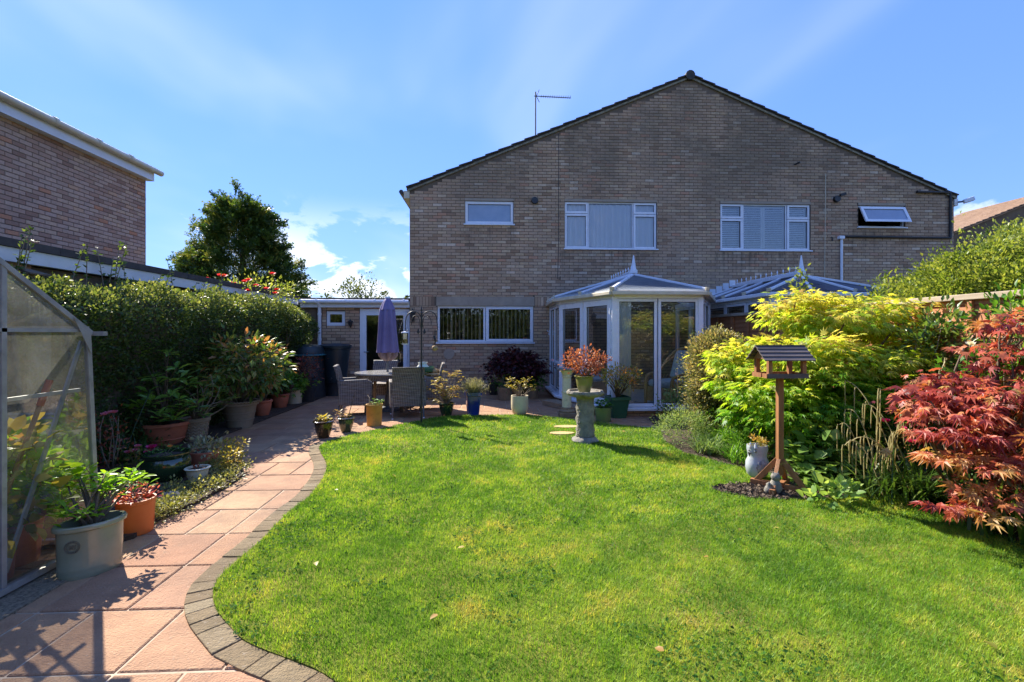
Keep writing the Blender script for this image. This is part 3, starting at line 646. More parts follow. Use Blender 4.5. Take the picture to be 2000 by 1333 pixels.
while y < 12.0:
    d = .485; x = -4.3 + random.choice([0, -.15, -.3]); x1 = 4.8 if y > 7.3 else (.3 if y < 2.2 else -.3)
    if 3.4 < y < 6: x1 = -1.2
    while x < x1:
        w = random.choice([.3, .3, .45, .45, .6]); 
        if y > 7.3: w = random.choice([.45, .6, .75])
        dd = min(d, 12.03 - y)
        if dd > .1:
            o = bpy.data.objects.new('slab', slab_mesh(w - .012, round(dd - .012, 2)))
            link(o, pat, Matrix.Translation((x + w / 2, y + dd / 2, random.uniform(-.002, .003))))
        x += w
    y += d; row += 1
# block edging along the lawn
ed = thing('block_edging', 'curved border of grey buff blocks', 'edging', (-1.5, 3, 0)); del ed['category']; del ed['label']; props(ed, kind='structure')
arc = [p for p in edge if p.y < 7.2 and p.x < .9]
cum = [0]
for a, b in zip(arc[:-1], arc[1:]): cum.append(cum[-1] + (b - a).length)
def at(s):
    for i in range(len(arc) - 1):
        if cum[i + 1] >= s:
            u = (s - cum[i]) / max(1e-6, cum[i + 1] - cum[i]); p = arc[i].lerp(arc[i + 1], u); d = (arc[i + 1] - arc[i]).normalized(); return p, Vector((-d.y, d.x))
    d = (arc[-1] - arc[-2]).normalized(); return arc[-1], Vector((-d.y, d.x))
s = 0.0; tot = cum[-1]; end_s = tot * .97
while s < end_s:
    w = random.choice([.1, .105, .2]); (p, n_), (q, m_) = at(s + .003), at(min(tot, s + w - .003)); wd = .13
    sg = -1 if n_.x > 0 and p.y > 1.7 and p.x < 0 and False else 1
    a, b = p + n_ * .0, q + m_ * .0; c2_, d2_ = q + m_ * wd * sg, p + n_ * wd * sg
    poly = [tuple(a), tuple(b), tuple(c2_), tuple(d2_)]
    ar = sum(poly[i][0] * poly[(i + 1) % 4][1] - poly[(i + 1) % 4][0] * poly[i][1] for i in range(4))
    if ar < 0: poly = poly[::-1]
    z = .010 + random.uniform(-.003, .003)
    obj('block', MB().prism(poly, -.03, z), 'paver', ed, bevel=.004); s += w

# ================================================================ brickwork
def split_wall(u0, u1, z0, z1, ops):
    us = sorted({u0, u1, *[o[0] for o in ops], *[o[1] for o in ops]}); zs = sorted({z0, z1, *[o[2] for o in ops], *[o[3] for o in ops]})
    for a, b in zip(us[:-1], us[1:]):
        for c, d in zip(zs[:-1], zs[1:]):
            m_, n_ = (a + b) / 2, (c + d) / 2
            if u0 <= m_ <= u1 and z0 <= n_ <= z1 and not any(o[0] < m_ < o[1] and o[2] < n_ < o[3] for o in ops): yield a, b, c, d
def bricks(parent, u0, u1, z0, z1, to_world, ops, mat, n_ind, top=None, proud=.006, view=None):
    """stretcher-bond bricks; to_world(u, z, out) gives the place"""
    rects = []; r = 0; z = z0
    while z < z1 - .03:
        u = u0 - (.1125 if r % 2 else 0)
        while u < u1:
            a, b, c, d = max(u, u0) + .005, min(u + .225, u1) - .005, z + .005, z + .070
            u += .225
            if b - a < .03: continue
            if top and d > min(top(a), top(b)) - .01: continue
            pieces = [(a, b, c, d)]
            for o in ops:
                nx = []
                for (a, b, c, d) in pieces:
                    if b <= o[0] or a >= o[1] or d <= o[2] or c >= o[3]: nx.append((a, b, c, d)); continue
                    if a < o[0] - .02: nx.append((a, o[0] - .004, c, d))
                    if b > o[1] + .02: nx.append((o[1] + .004, b, c, d))
                    if c < o[2] - .025: nx.append((max(a, o[0]), min(b, o[1]), c, o[2] - .002))
                    if d > o[3] + .025: nx.append((max(a, o[0]), min(b, o[1]), o[3] + .002, d))
                pieces = nx
            rects += [p for p in pieces if p[1] - p[0] > .025]
        z += .075; r += 1
    full = [i for i, q in enumerate(rects) if abs(q[1] - q[0] - .215) < .004 and abs(q[3] - q[2] - .065) < .004 and (view is None or view((q[0] + q[1]) / 2, (q[2] + q[3]) / 2))]
    random.shuffle(full); ind = set(full[:n_ind]); mb = MB(); meshes = []
    def add(mb, q, pr, t, org=(0, 0)):
        a, b, c, d = q; e = .003
        vs = [to_world(u, z, o) for u, z, o in ((a, c, 0), (b, c, 0), (b, d, 0), (a, d, 0), (a + e, c + e, pr), (b - e, c + e, pr), (b - e, d - e, pr), (a + e, d - e, pr))]
        mb.add(vs, [(4, 5, 6, 7), (0, 1, 5, 4), (1, 2, 6, 5), (2, 3, 7, 6), (3, 0, 4, 7)], t)
    O = Vector(to_world(0, 0, 0))
    for k in range(10):
        w = MB(); add(w, (0, .215, 0, .065), proud * (1 + .08 * k), (k + .5) / 10)
        me = bpy.data.meshes.new('brick'); me.from_pydata([tuple(Vector(v) - O) for v in w.v], [], w.f); me.update()
        me.attributes.new('tint', 'FLOAT', 'FACE').data.foreach_set('value', w.t); me.materials.append(M[mat]); meshes.append(me)
    for i, q in enumerate(rects):
        t = min(.999, max(0, random.betavariate(2.2, 2.0) * .9)) if random.random() > .035 else .97
        if i in ind:
            link(bpy.data.objects.new('brick', meshes[int(t * 10)]), parent, Matrix.Translation(to_world(q[0], q[2], 0)))
        else: add(mb, q, proud * random.uniform(.8, 1.5), t)
    if mb.v: obj('brickwork', mb, mat, parent, kind='stuff')

# ================================================================ windows
def frame_rect(mb, x0, x1, z0, z1, w, y0, y1):
    mb.box(x0, x1, y0, y1, z1 - w, z1); mb.box(x0, x1, y0, y1, z0, z0 + w)
    mb.box(x0, x0 + w, y0 + .001, y1, z0 + w, z1 - w); mb.box(x1 - w, x1, y0 + .001, y1, z0 + w, z1 - w)
def window(parent, Y, x0, x1, z0, z1, lights, fw=.06, gmat='glass', sill=True, rec=.045, inner=None, mat='upvc'):
    """lights: list of (u0,u1,v0,v1, opener) as fractions of the opening"""
    mb = MB(); yf = Y + rec
    frame_rect(mb, x0, x1, z0, z1, .035, yf, yf + .07)
    panes = []
    for (u0, u1, v0, v1, opn) in lights:
        a, b, c, d = x0 + (x1 - x0) * u0, x0 + (x1 - x0) * u1, z0 + (z1 - z0) * v0, z0 + (z1 - z0) * v1
        w = fw + (.025 if opn else 0); y_ = yf - (.018 if opn else -.004)
        a, b, c, d = a + .006, b - .006, c + .006, d - .006
        frame_rect(mb, a, b, c, d, w, y_, yf + .06); panes.append((a + w, b - w, c + w, d - w, yf + .02))
    win = obj('window', mb, mat, parent, bevel=.004)
    for a, b, c, d, y_ in panes:
        g = MB(); frame_rect(g, a - .002, b + .002, c - .002, d + .002, .010, y_ - .006, y_ + .004); obj('gasket', g, 'gasket', win)
        obj('pane', MB().add([(a, y_, c), (b, y_, c), (b, y_, d), (a, y_, d)], [(0, 1, 2, 3)]), gmat, win)
    if sill: obj('sill', MB().box(x0 - .03, x1 + .03, Y - .05, yf + .01, z0 - .035, z0 - .002), mat, win, bevel=.005)
    return win
def curtain(win, x0, x1, z0, z1, Y, mat='curtain', folds=26, amp=.03):
    mb = MB(); n = folds * 6; vs = []
    for j in range(5):
        z = z1 + (z0 - z1) * j / 4
        for i in range(n + 1):
            u = i / n; vs.append((x0 + (x1 - x0) * u + .004 * math.sin(j + u * 40), Y + amp * math.sin(u * folds * 2 * math.pi + math.sin(u * 17) * 2.2) * (.6 + .12 * j), z))
    mb.v = vs; mb.f = [(j * (n + 1) + i, j * (n + 1) + i + 1, (j + 1) * (n + 1) + i + 1, (j + 1) * (n + 1) + i) for j in range(4) for i in range(n)]
    return obj('curtain', mb, mat, win, smooth=1)

# ================================================================ the semi-detached pair
HY = 11.9; XL, XR, XA = -1.94, 12.02, 5.04; ZE, ZA = 4.96, 7.88
rake = lambda x: ZE + (ZA - ZE) * (1 - abs(x - XA) / (XR - XA))
house = thing('brick_house', 'pair of brown brick semi-detached houses with one broad gable', 'house', (XA, HY, 0))
def wx(px0, px1, py0, py1, Y=HY):
    my = (py0 + py1) / 2; mx_ = (px0 + px1) / 2
    return (PY(px0, my, Y)[0], PY(px1, my, Y)[0], PY(mx_, py1, Y)[1], PY(mx_, py0, Y)[1])
wA = wx(908, 1003, 393, 438); wB = wx(1103, 1283, 395, 486); wC = wx(1407, 1583, 399, 489); wD = wx(1676, 1768, 402, 444); wG = wx(854, 1042, 598, 669)
ops = [wA, wB, wC, wD, wG]
mb = MB()
for a, b, c, d in split_wall(XL, XR, -.05, ZE, ops):
    mb.box(a, b, HY, HY + .12, c, d)
mb.slab3([(XL, HY, ZE), (XR, HY, ZE), (XA, HY, ZA)], (0, .12, 0))
obj('wall', mb, 'mortar', house)
lint = (wG[0] - .02, wG[1] + .02, wG[3] + .002, wG[3] + .225)
def small_lintel(w): return (w[0] - .0, w[1] + .0, w[3] + .001, w[3] + .065)
lints = [lint] + [small_lintel(w) for w in (wA, wB, wC, wD)]
sold = [(XL + .01, wG[0] - .03, lint[2], lint[3]), (wG[1] + .03, 1.62, lint[2], lint[3])]
for l in lints: obj('lintel', MB().box(l[0], l[1], HY - .007, HY - .0005, l[2], l[3]), 'lintel', house)
mb = MB()
for s0 in sold:
    u = s0[0]
    while u < s0[1] - .06:
        mb.box(u + .004, u + .069, HY - .008, HY - .0005, s0[2] + .004, s0[3] - .004, random.random() * .8); u += .075
obj('soldier_course', mb, 'brick', house, kind='stuff')
def in_view(u, z): return not (u < -1.2 and z < .9) and z > 2.6 or (z > .7 and -1.9 < u < 1.4)
bricks(house, XL, XR, 0, 7.9, lambda u, z, o: (u, HY - .0005 - o, z), ops + lints + sold, 'brick', 300, top=lambda x: rake(x) - .03, view=lambda u, z: 2.5 < z < 4.4 and u < 10.5)
# quoin return on the left corner, body, floors, roof
body = MB(); body.box(XL, XL + .12, HY + .121, 21, -.05, ZE - .03); body.box(XR - .12, XR, HY + .121, 21, -.05, ZE - .03); body.box(XL, XR, 21.001, 21.12, -.05, ZE - .03)
obj('side_wall', body, 'mortar', house)
inn = MB(); inn.box(XL + .13, XR - .13, HY + .13, 20.9, 2.36, 2.5); inn.box(XL + .13, XR - .13, HY + .13, 20.9, ZE - .12, ZE - .06); inn.box(XL + .13, XR - .13, 15.5, 15.6, 0, 2.35); inn.box(XL + .13, XR - .13, 15.5, 15.6, 2.51, ZE - .13); inn.box(XL + .13, XR - .13, HY + .13, 15.4, -.05, .02)
for xx in (1.0, 5.04, 9.2): inn.box(xx - .05, xx + .05, HY + .13, 15.49, .03, 2.35); inn.box(xx - .05, xx + .05, HY + .13, 15.49, 2.51, ZE - .13)
obj('inner_wall', inn, 'interior', house)
sl = math.atan2(ZA - ZE, XR - XA)
roof = MB()
for sg in (-1, 1):
    ex = XA + sg * (XR - XA + .07); ez = ZE - .07 * math.tan(sl)
    roof.slab3([(XA, HY - .03, ZA + .03), (ex, HY - .03, ez + .03), (ex, 21.2, ez + .03), (XA, 21.2, ZA + .03)], (0, 0, .05))
rf = obj('roof', roof, 'tile', house)
mb = MB()
for sg in (-1, 1):
    ex = XA + sg * (XR - XA + .04); ez = ZE - .04 * math.tan(sl)
    mb.slab3([(XA, HY - .045, ZA - .015), (ex, HY - .045, ez - .015), (ex, HY - .045, ez + .03), (XA, HY - .045, ZA + .03)], (0, .05, 0))
obj('verge_mortar', mb, 'lichen', rf)
nt_ = 22
for sg in (-1, 1):
    slen = (XR - XA + .08) / math.cos(sl)
    for i in range(nt_):
        s0 = slen * i / nt_; s1 = s0 + slen / nt_ + .05
        def P_(s, lift): return (XA + sg * (slen - s) * math.cos(sl), ZE - .08 * math.tan(sl) + s * math.sin(sl) + .06 + lift)
        (xa, za), (xb, zb) = P_(s0, .03), P_(s1, .0); j = random.uniform(-.006, .006)
        obj('verge_tile', MB().slab3([(xa, HY - .07 + j, za), (xb, HY - .07 + j, zb), (xb, HY + .3, zb), (xa, HY + .3, za)], (0, 0, .028)), 'tile', rf)
for i in range(5):
    y0 = HY - .09 + i * .45
    obj('ridge_tile', MB().tube([(XA, y0, ZA + .05), (XA, y0 + .44, ZA + .05)], .12, 12), 'tile', rf, smooth=40)
# gutters and boxed eaves
g = MB(); g.box(XL - .14, XL - .002, HY - .02, 21, ZE - .20, ZE - .02); obj('eaves_box', g, 'cream', house)
obj('gutter', MB().tube([(XL - .2, HY - .04, ZE - .05), (XL - .2, 21, ZE - .05)], .055, 10), 'black_plastic', house, smooth=40)
g = MB(); g.box(XR + .002, XR + .10, HY - .02, 21, ZE - .20, ZE - .02); obj('eaves_box', g, 'white_paint', house)
win = window(house, HY, *wA, [(.0, 1, .0, 1, True)], .04, 'frosted')
win = window(house, HY, *wB, [(0, .255, .0, .75, True), (0, .255, .75, 1, True), (.255, .745, 0, 1, False), (.745, 1, 0, .75, True), (.745, 1, .75, 1, True)], .028)
curtain(win, wB[0] + .05, wB[1] - .05, wB[2] + .02, wB[3] - .04, HY + .125, folds=17)
win = window(house, HY, *wC, [(0, .255, .0, .68, True), (0, .255, .68, 1, True), (.255, .745, 0, 1, False), (.745, 1, 0, .68, True), (.745, 1, .68, 1, True)], .028)
mb = MB(); xs = np.linspace(wC[0] + .03, wC[1] - .03, 5)
for a, b in zip(xs[:-1], xs[1:]):
    frame_rect(mb, a + .004, b - .004, wC[2] + .03, wC[3] - .03, .05, HY + .13, HY + .16)
    z = wC[2] + .09
    while z < wC[3] - .1:
        mb.slab3([(a + .055, HY + .125, z), (b - .055, HY + .125, z), (b - .055, HY + .165, z + .034), (a + .055, HY + .165, z + .034)], (0, 0, .008)); z += .047
obj('shutter', mb, 'upvc', win, kind='stuff')
# open top-hung window
win = window(house, HY, *wD, [], .04)
x0, x1, z0, z1 = wD; a = math.radians(26); hz = z1 - .04; hl = z1 - z0 - .08
def sw(u, w, o): return (u, HY + .01 - math.sin(a) * w - math.cos(a) * o, hz - math.cos(a) * w + math.sin(a) * o * 0)
mb = MB()
for (ua, ub, va, vb) in ((x0 + .03, x1 - .03, 0, .07), (x0 + .03, x1 - .03, hl - .07, hl), (x0 + .03, x0 + .10, .07, hl - .07), (x1 - .10, x1 - .03, .07, hl - .07)):
    mb.slab3([sw(ua, vb, 0), sw(ub, vb, 0), sw(ub, va, 0), sw(ua, va, 0)], Vector(sw(0, 0, .05)) - Vector(sw(0, 0, 0)))
op = obj('sash', mb, 'upvc', win, bevel=.004)
obj('pane', MB().add([sw(x0 + .1, hl - .07, .02), sw(x1 - .1, hl - .07, .02), sw(x1 - .1, .07, .02), sw(x0 + .1, .07, .02)], [(0, 1, 2, 3)]), 'frosted', win)
# ground floor window with vertical blinds
win = window(house, HY, *wG, [(0, .5, 0, 1, False), (.5, 1, 0, 1, True)], .05)
n_s = 22
for i in range(n_s):
    u = wG[0] + .08 + (wG[1] - wG[0] - .16) * (i + .5) / n_s; an = math.radians(random.uniform(52, 74)) * (-1 if i < n_s / 2 else 1); w = .045
    obj('blind_slat', MB().slab3([(u - w * math.cos(an), HY + .2 - w * math.sin(an), wG[2] + .05), (u + w * math.cos(an), HY + .2 + w * math.sin(an), wG[2] + .05),
        (u + w * math.cos(an), HY + .2 + w * math.sin(an), wG[3] - .04), (u - w * math.cos(an), HY + .2 - w * math.sin(an), wG[3] - .04)], (.003, 0, 0)), 'blind', win)
# vents, pipes, cables and other fittings of the wall
def disc(px, py, r, mat, depth=.05, name='vent_cover'):
    x, z = PY(px, py, HY); return obj(name, MB().tube([(x, HY - .002, z), (x, HY - depth, z)], [r, r * .93], 20), mat, house, smooth=40)
disc(1044, 393, .085, 'black_plastic', .09); disc(1632, 390, .085, 'black_plastic', .09); disc(877, 692, .14, 'lintel', .02, 'wall_plate')
x, z = PY(1640, 386, HY); obj('vent_cowl', MB().bar((x - .06, HY - .1, z + .03), (x + .06, HY - .13, z + .06), .08, .06), 'black_plastic', house)
x, z = PY(1552, 322, HY); obj('overflow_pipe', MB().tube([(x, HY - .001, z), (x + .06, HY - .12, z + .02)], .022, 8), 'black_plastic', house)
def wpipe(pts, r, mat, name='pipe', out=.05):
    ps = [PY(a, b, HY) for a, b in pts]; return obj(name, MB().tube([(p[0], HY - out, p[1]) for p in ps], r, 8), mat, house, smooth=40)
wpipe([(1788, 376), (1853, 378), (1853, 466)], .035, 'black_plastic'); wpipe([(1640, 463), (1853, 466)], .028, 'black_plastic')
wpipe([(1641, 468), (1641, 560)], .03, 'upvc', out=.045); wpipe([(1612, 340), (1611, 440), (1610, 545)], .007, 'cream', 'cable', .012)
wpipe([(1091, 262), (1091, 470), (1089, 545), (1093, 546), (1094, 540)], .007, 'black_plastic', 'cable', .014)
wpipe([(1621, 464), (1624, 466), (1623, 472)], .012, 'black_plastic', 'cable', .05)
x, z = PY(1640, 466, HY); obj('hopper', MB().box(x - .07, x + .07, HY - .1, HY - .005, z - .03, z + .05), 'upvc', house, bevel=.01)
# things fixed on the house
t = thing('television_aerial', 'thin grey television aerial on a mast above the left roof slope', 'aerial', (*[PY(1046, 262, 12.6)[0], 12.6], 6.0))
x, z1_ = PY(1046, 180, 12.6); z0_ = PY(1046, 268, 12.6)[1]; zb = PY(1046, 188, 12.6)[1]; xe = PY(1115, 191, 12.6)[0]
obj('mast', MB().tube([(x, 12.6, z0_ - .1), (x, 12.6, z1_)], .018, 8), 'grey_metal', t); obj('boom', MB().tube([(x - .04, 12.6, zb), (xe, 12.6, zb - .03)], .012, 6), 'grey_metal', t)
mb = MB()
for i in range(14):
    u = x + .15 + (xe - x - .17) * i / 13; mb.tube([(u, 12.52, zb - .01), (u, 12.68, zb - .01)], .005, 5); mb.tube([(u, 12.6, zb - .035), (u, 12.6, zb + .012)], .004, 5)
obj('director', mb, 'grey_metal', t, kind='stuff')
mb = MB(); mb.tube([(x + .02, 12.6, zb), (x + .1, 12.6, zb + .17)], .009, 6); mb.tube([(x + .02, 12.6, zb), (x + .1, 12.6, zb - .16)], .009, 6); obj('reflector', mb, 'grey_metal', t)
t = thing('security_light', 'small white floodlight on the right eaves corner of the house', 'light', (XR + .1, HY, 4.8))
obj('lamp_head', MB().bar((XR + .16, HY - .1, 4.84), (XR + .34, HY - .2, 4.9), .12, .1), 'upvc', t, bevel=.01); obj('bracket', MB().bar((XR + .1, HY - .02, 4.85), (XR + .17, HY - .08, 4.85), .04, .04), 'grey_metal', t)

# ================================================================ link building between garage and house
LY = 12.05
lk = thing('link_building', 'low flat-roofed brick link with white glazed door and tiny window', 'building', (-3.2, LY, 0))
LX0, LX1 = -4.6, XL - .004
dW = wx(703, 800, 604, 775, LY); dW = (dW[0], LX1 - .02, .02, dW[3]); lw = wx(637, 674, 608, 637, LY)
mb = MB()
for a, b, c, d in split_wall(LX0, LX1, -.05, 2.13, [dW, lw]): mb.box(a, b, LY, LY + .12, c, d)
obj('wall', mb, 'mortar', lk)
bricks(lk, LX0 + .5, LX1, 0, 2.12, lambda u, z, o: (u, LY - .0005 - o, z), [dW, lw], 'brick', 260, view=lambda u, z: u > -4.1)
mb = MB(); mb.box(LX0, LX0 + .1, LY + .13, 14.5, -.05, 2.13); mb.box(LX0, LX1, 14.51, 14.6, -.05, 2.13); mb.box(LX0 + .11, LX1 - .01, LY + .13, 14.5, -.05, .015); obj('inner_wall', mb, 'interior', lk)
obj('fascia', MB().box(LX0 + .02, LX1, LY - .12, LY + .02, 2.09, 2.24), 'white_paint', lk)
obj('gutter', MB().tube([(LX0 + .02, LY - .18, 2.235), (LX1 - .02, LY - .18, 2.225)], .05, 10), 'upvc', lk, smooth=40)
for i in range(4):
    u = LX0 + .4 + i * .7; obj('gutter_clip', MB().tube([(u, LY - .18, 2.235), (u + .04, LY - .18, 2.235)], .057, 10), 'upvc', lk)
obj('roof', MB().box(LX0, LX1, LY - .14, 14.7, 2.26, 2.32), 'felt', lk)
x, _ = PY(624, 690, LY - .08); dp = obj('downpipe', MB().tube([(x, LY - .17, 2.2), (x, LY - .08, 2.1), (x, LY - .08, .05)], .042, 10), 'upvc', lk, smooth=40)
for z in (1.9, 1.28, .75): obj('pipe_bracket', MB().tube([(x, LY - .08, z), (x, LY - .08, z + .05)], .05, 10), 'upvc', dp)
window(lk, LY, *lw, [(0, 1, 0, 1, True)], .05, sill=False)
mb = MB(); frame_rect(mb, dW[0], dW[1], dW[2], dW[3], .055, LY - .01, LY + .06); frame_rect(mb, dW[0] + .057, dW[1] - .057, dW[2] + .057, dW[3] - .057, .1, LY - .02, LY + .05)
dr = obj('door', mb, 'upvc', lk, bevel=.005)
a, b, c, d = dW[0] + .155, dW[1] - .155, .17, dW[3] - .155
obj('pane', MB().add([(a, LY + .02, c), (b, LY + .02, c), (b, LY + .02, d), (a, LY + .02, d)], [(0, 1, 2, 3)]), 'glass', dr)
obj('handle', MB().tube([(dW[0] + .11, LY - .06, 1.0), (dW[0] + .22, LY - .06, 1.0)], .012, 8), 'alu', dr)
for z in (.3, 1.25, 1.9): obj('hinge', MB().tube([(dW[1] - .06, LY - .03, z), (dW[1] - .06, LY - .03, z + .1)], .012, 8), 'upvc', dr)
def wall_lantern(px, py, Y, label, h=.24):
    x, z = PY(px, py, Y - .1); t = thing('wall_lantern', label, 'lantern', (x, Y, z - h / 2))
    obj('lantern_body', MB().lathe([(.03, 0), (.045, .03), (.06, h * .62), (.062, h * .64)], 6, (x, Y - .1, z - h / 2), close=True), 'black_iron', t)
    obj('lantern_cap', MB().lathe([(.085, h * .65), (.05, h * .8), (.015, h * .9), (.012, h)], 6, (x, Y - .1, z - h / 2), close=True), 'black_iron', t)
    obj('bracket', MB().tube([(x, Y - .005, z - h * .55), (x, Y - .06, z - h * .62), (x, Y - .1, z - h * .5)], .012, 6), 'black_iron', t)
wall_lantern(806, 615, HY, 'black coach lantern on the house corner beside the glazed door', .3); wall_lantern(684, 631, LY, 'small black wall lantern between the tiny window and the glazed door', .17)
# ================================================================ garage, neighbour on the left
GX = -4.6
ga = thing('garage', 'flat-roofed garage with white fascia behind the hedge', 'garage', (GX - .6, 7, 0))
mb = MB(); mb.box(-7.3, GX - .12, 1.0, 11.95, -.05, 2.14); obj('wall', mb, 'mortar', ga)
bricks(ga, 2.2, 5.2, 1.35, 2.14, lambda u, z, o: (GX - .1195 + o, u, z), [], 'brick_n', 60)
obj('fascia', MB().box(GX - .1, GX - .02, .9, 11.9, 2.15, 2.285), 'white_paint', ga)
for y0, y1 in ((.9, 5.4), (5.405, 7.6), (7.605, 9.8), (9.805, 11.92)): obj('roof_trim', MB().box(GX - .12, GX, y0, y1, 2.29, 2.37), 'felt', ga)
obj('roof', MB().box(-7.4, GX - .13, .9, 11.92, 2.28, 2.33), 'felt', ga)
NX = -7.5
nb = thing('neighbour_house', 'brown brick two-storey side wall with white fascia and gutter', 'house', (NX - 3, 8, 0))
mb = MB(); mb.box(-15, NX, 1, 10.9, -.05, 4.86); obj('wall', mb, 'mortar', nb)
bricks(nb, 6.7, 10.9, 2.25, 4.78, lambda u, z, o: (NX + .0005 + o, u, z), [], 'brick_n', 300, view=lambda u, z: u > 7.6)
obj('fascia', MB().box(NX + .002, NX + .16, 1, 10.93, 4.79, 4.99), 'white_paint', nb)
obj('gutter', MB().tube([(NX + .22, 1, 5.02), (NX + .22, 11.07, 5.0)], .06, 12), 'cream', nb, smooth=40)
for y in (8.4, 9.3, 10.1): obj('gutter_joint', MB().tube([(NX + .22, y, 5.015), (NX + .22, y + .07, 5.015)], .07, 12), 'cream', nb)
obj('roof', MB().slab3([(NX + .2, 1, 5.0), (NX + .2, 11.0, 5.0), (-11.2, 11.0, 6.5), (-11.2, 1, 6.5)], (0, 0, .08)), 'tile', nb)
# ================================================================ house beyond on the right
fh = thing('distant_house', 'far gabled house with sunlit brown tiled roof', 'house', (25, 20, 0))
fx = lambda x: 5.84 + (x - 20.25) * .387
obj('wall', MB().slab3([(18.5, 20, -.05), (32, 20, -.05), (32, 20, fx(25.5) - (32 - 25.5) * .387), (25.5, 20, fx(25.5)), (18.5, 20, fx(18.5))], (0, 4.4, 0)), 'mortar', fh)
mbr = MB(); nrow = 26
far_roof = obj('roof', MB().slab3([(18.2, 19.85, fx(18.2)), (18.2, 24.6, fx(18.2)), (25.5, 24.6, fx(25.5)), (25.5, 19.85, fx(25.5))], (0, 0, .05)), 'tile_red', fh)
for i in range(nrow):
    xa = 18.2 + 7.3 * i / nrow; xb = xa + 7.3 / nrow + .04
    obj('tile_course', MB().slab3([(xa, 19.8, fx(xa) + .1), (xa, 24.62, fx(xa) + .1), (xb, 24.62, fx(xb) + .06), (xb, 19.8, fx(xb) + .06)], (0, 0, .03)), 'tile_red', far_roof)
obj('roof_slope', MB().slab3([(25.55, 19.85, fx(25.5)), (25.55, 24.6, fx(25.5)), (32.3, 24.6, fx(25.5) - 6.8 * .387), (32.3, 19.85, fx(25.5) - 6.8 * .387)], (0, 0, .08)), 'tile_red', fh)
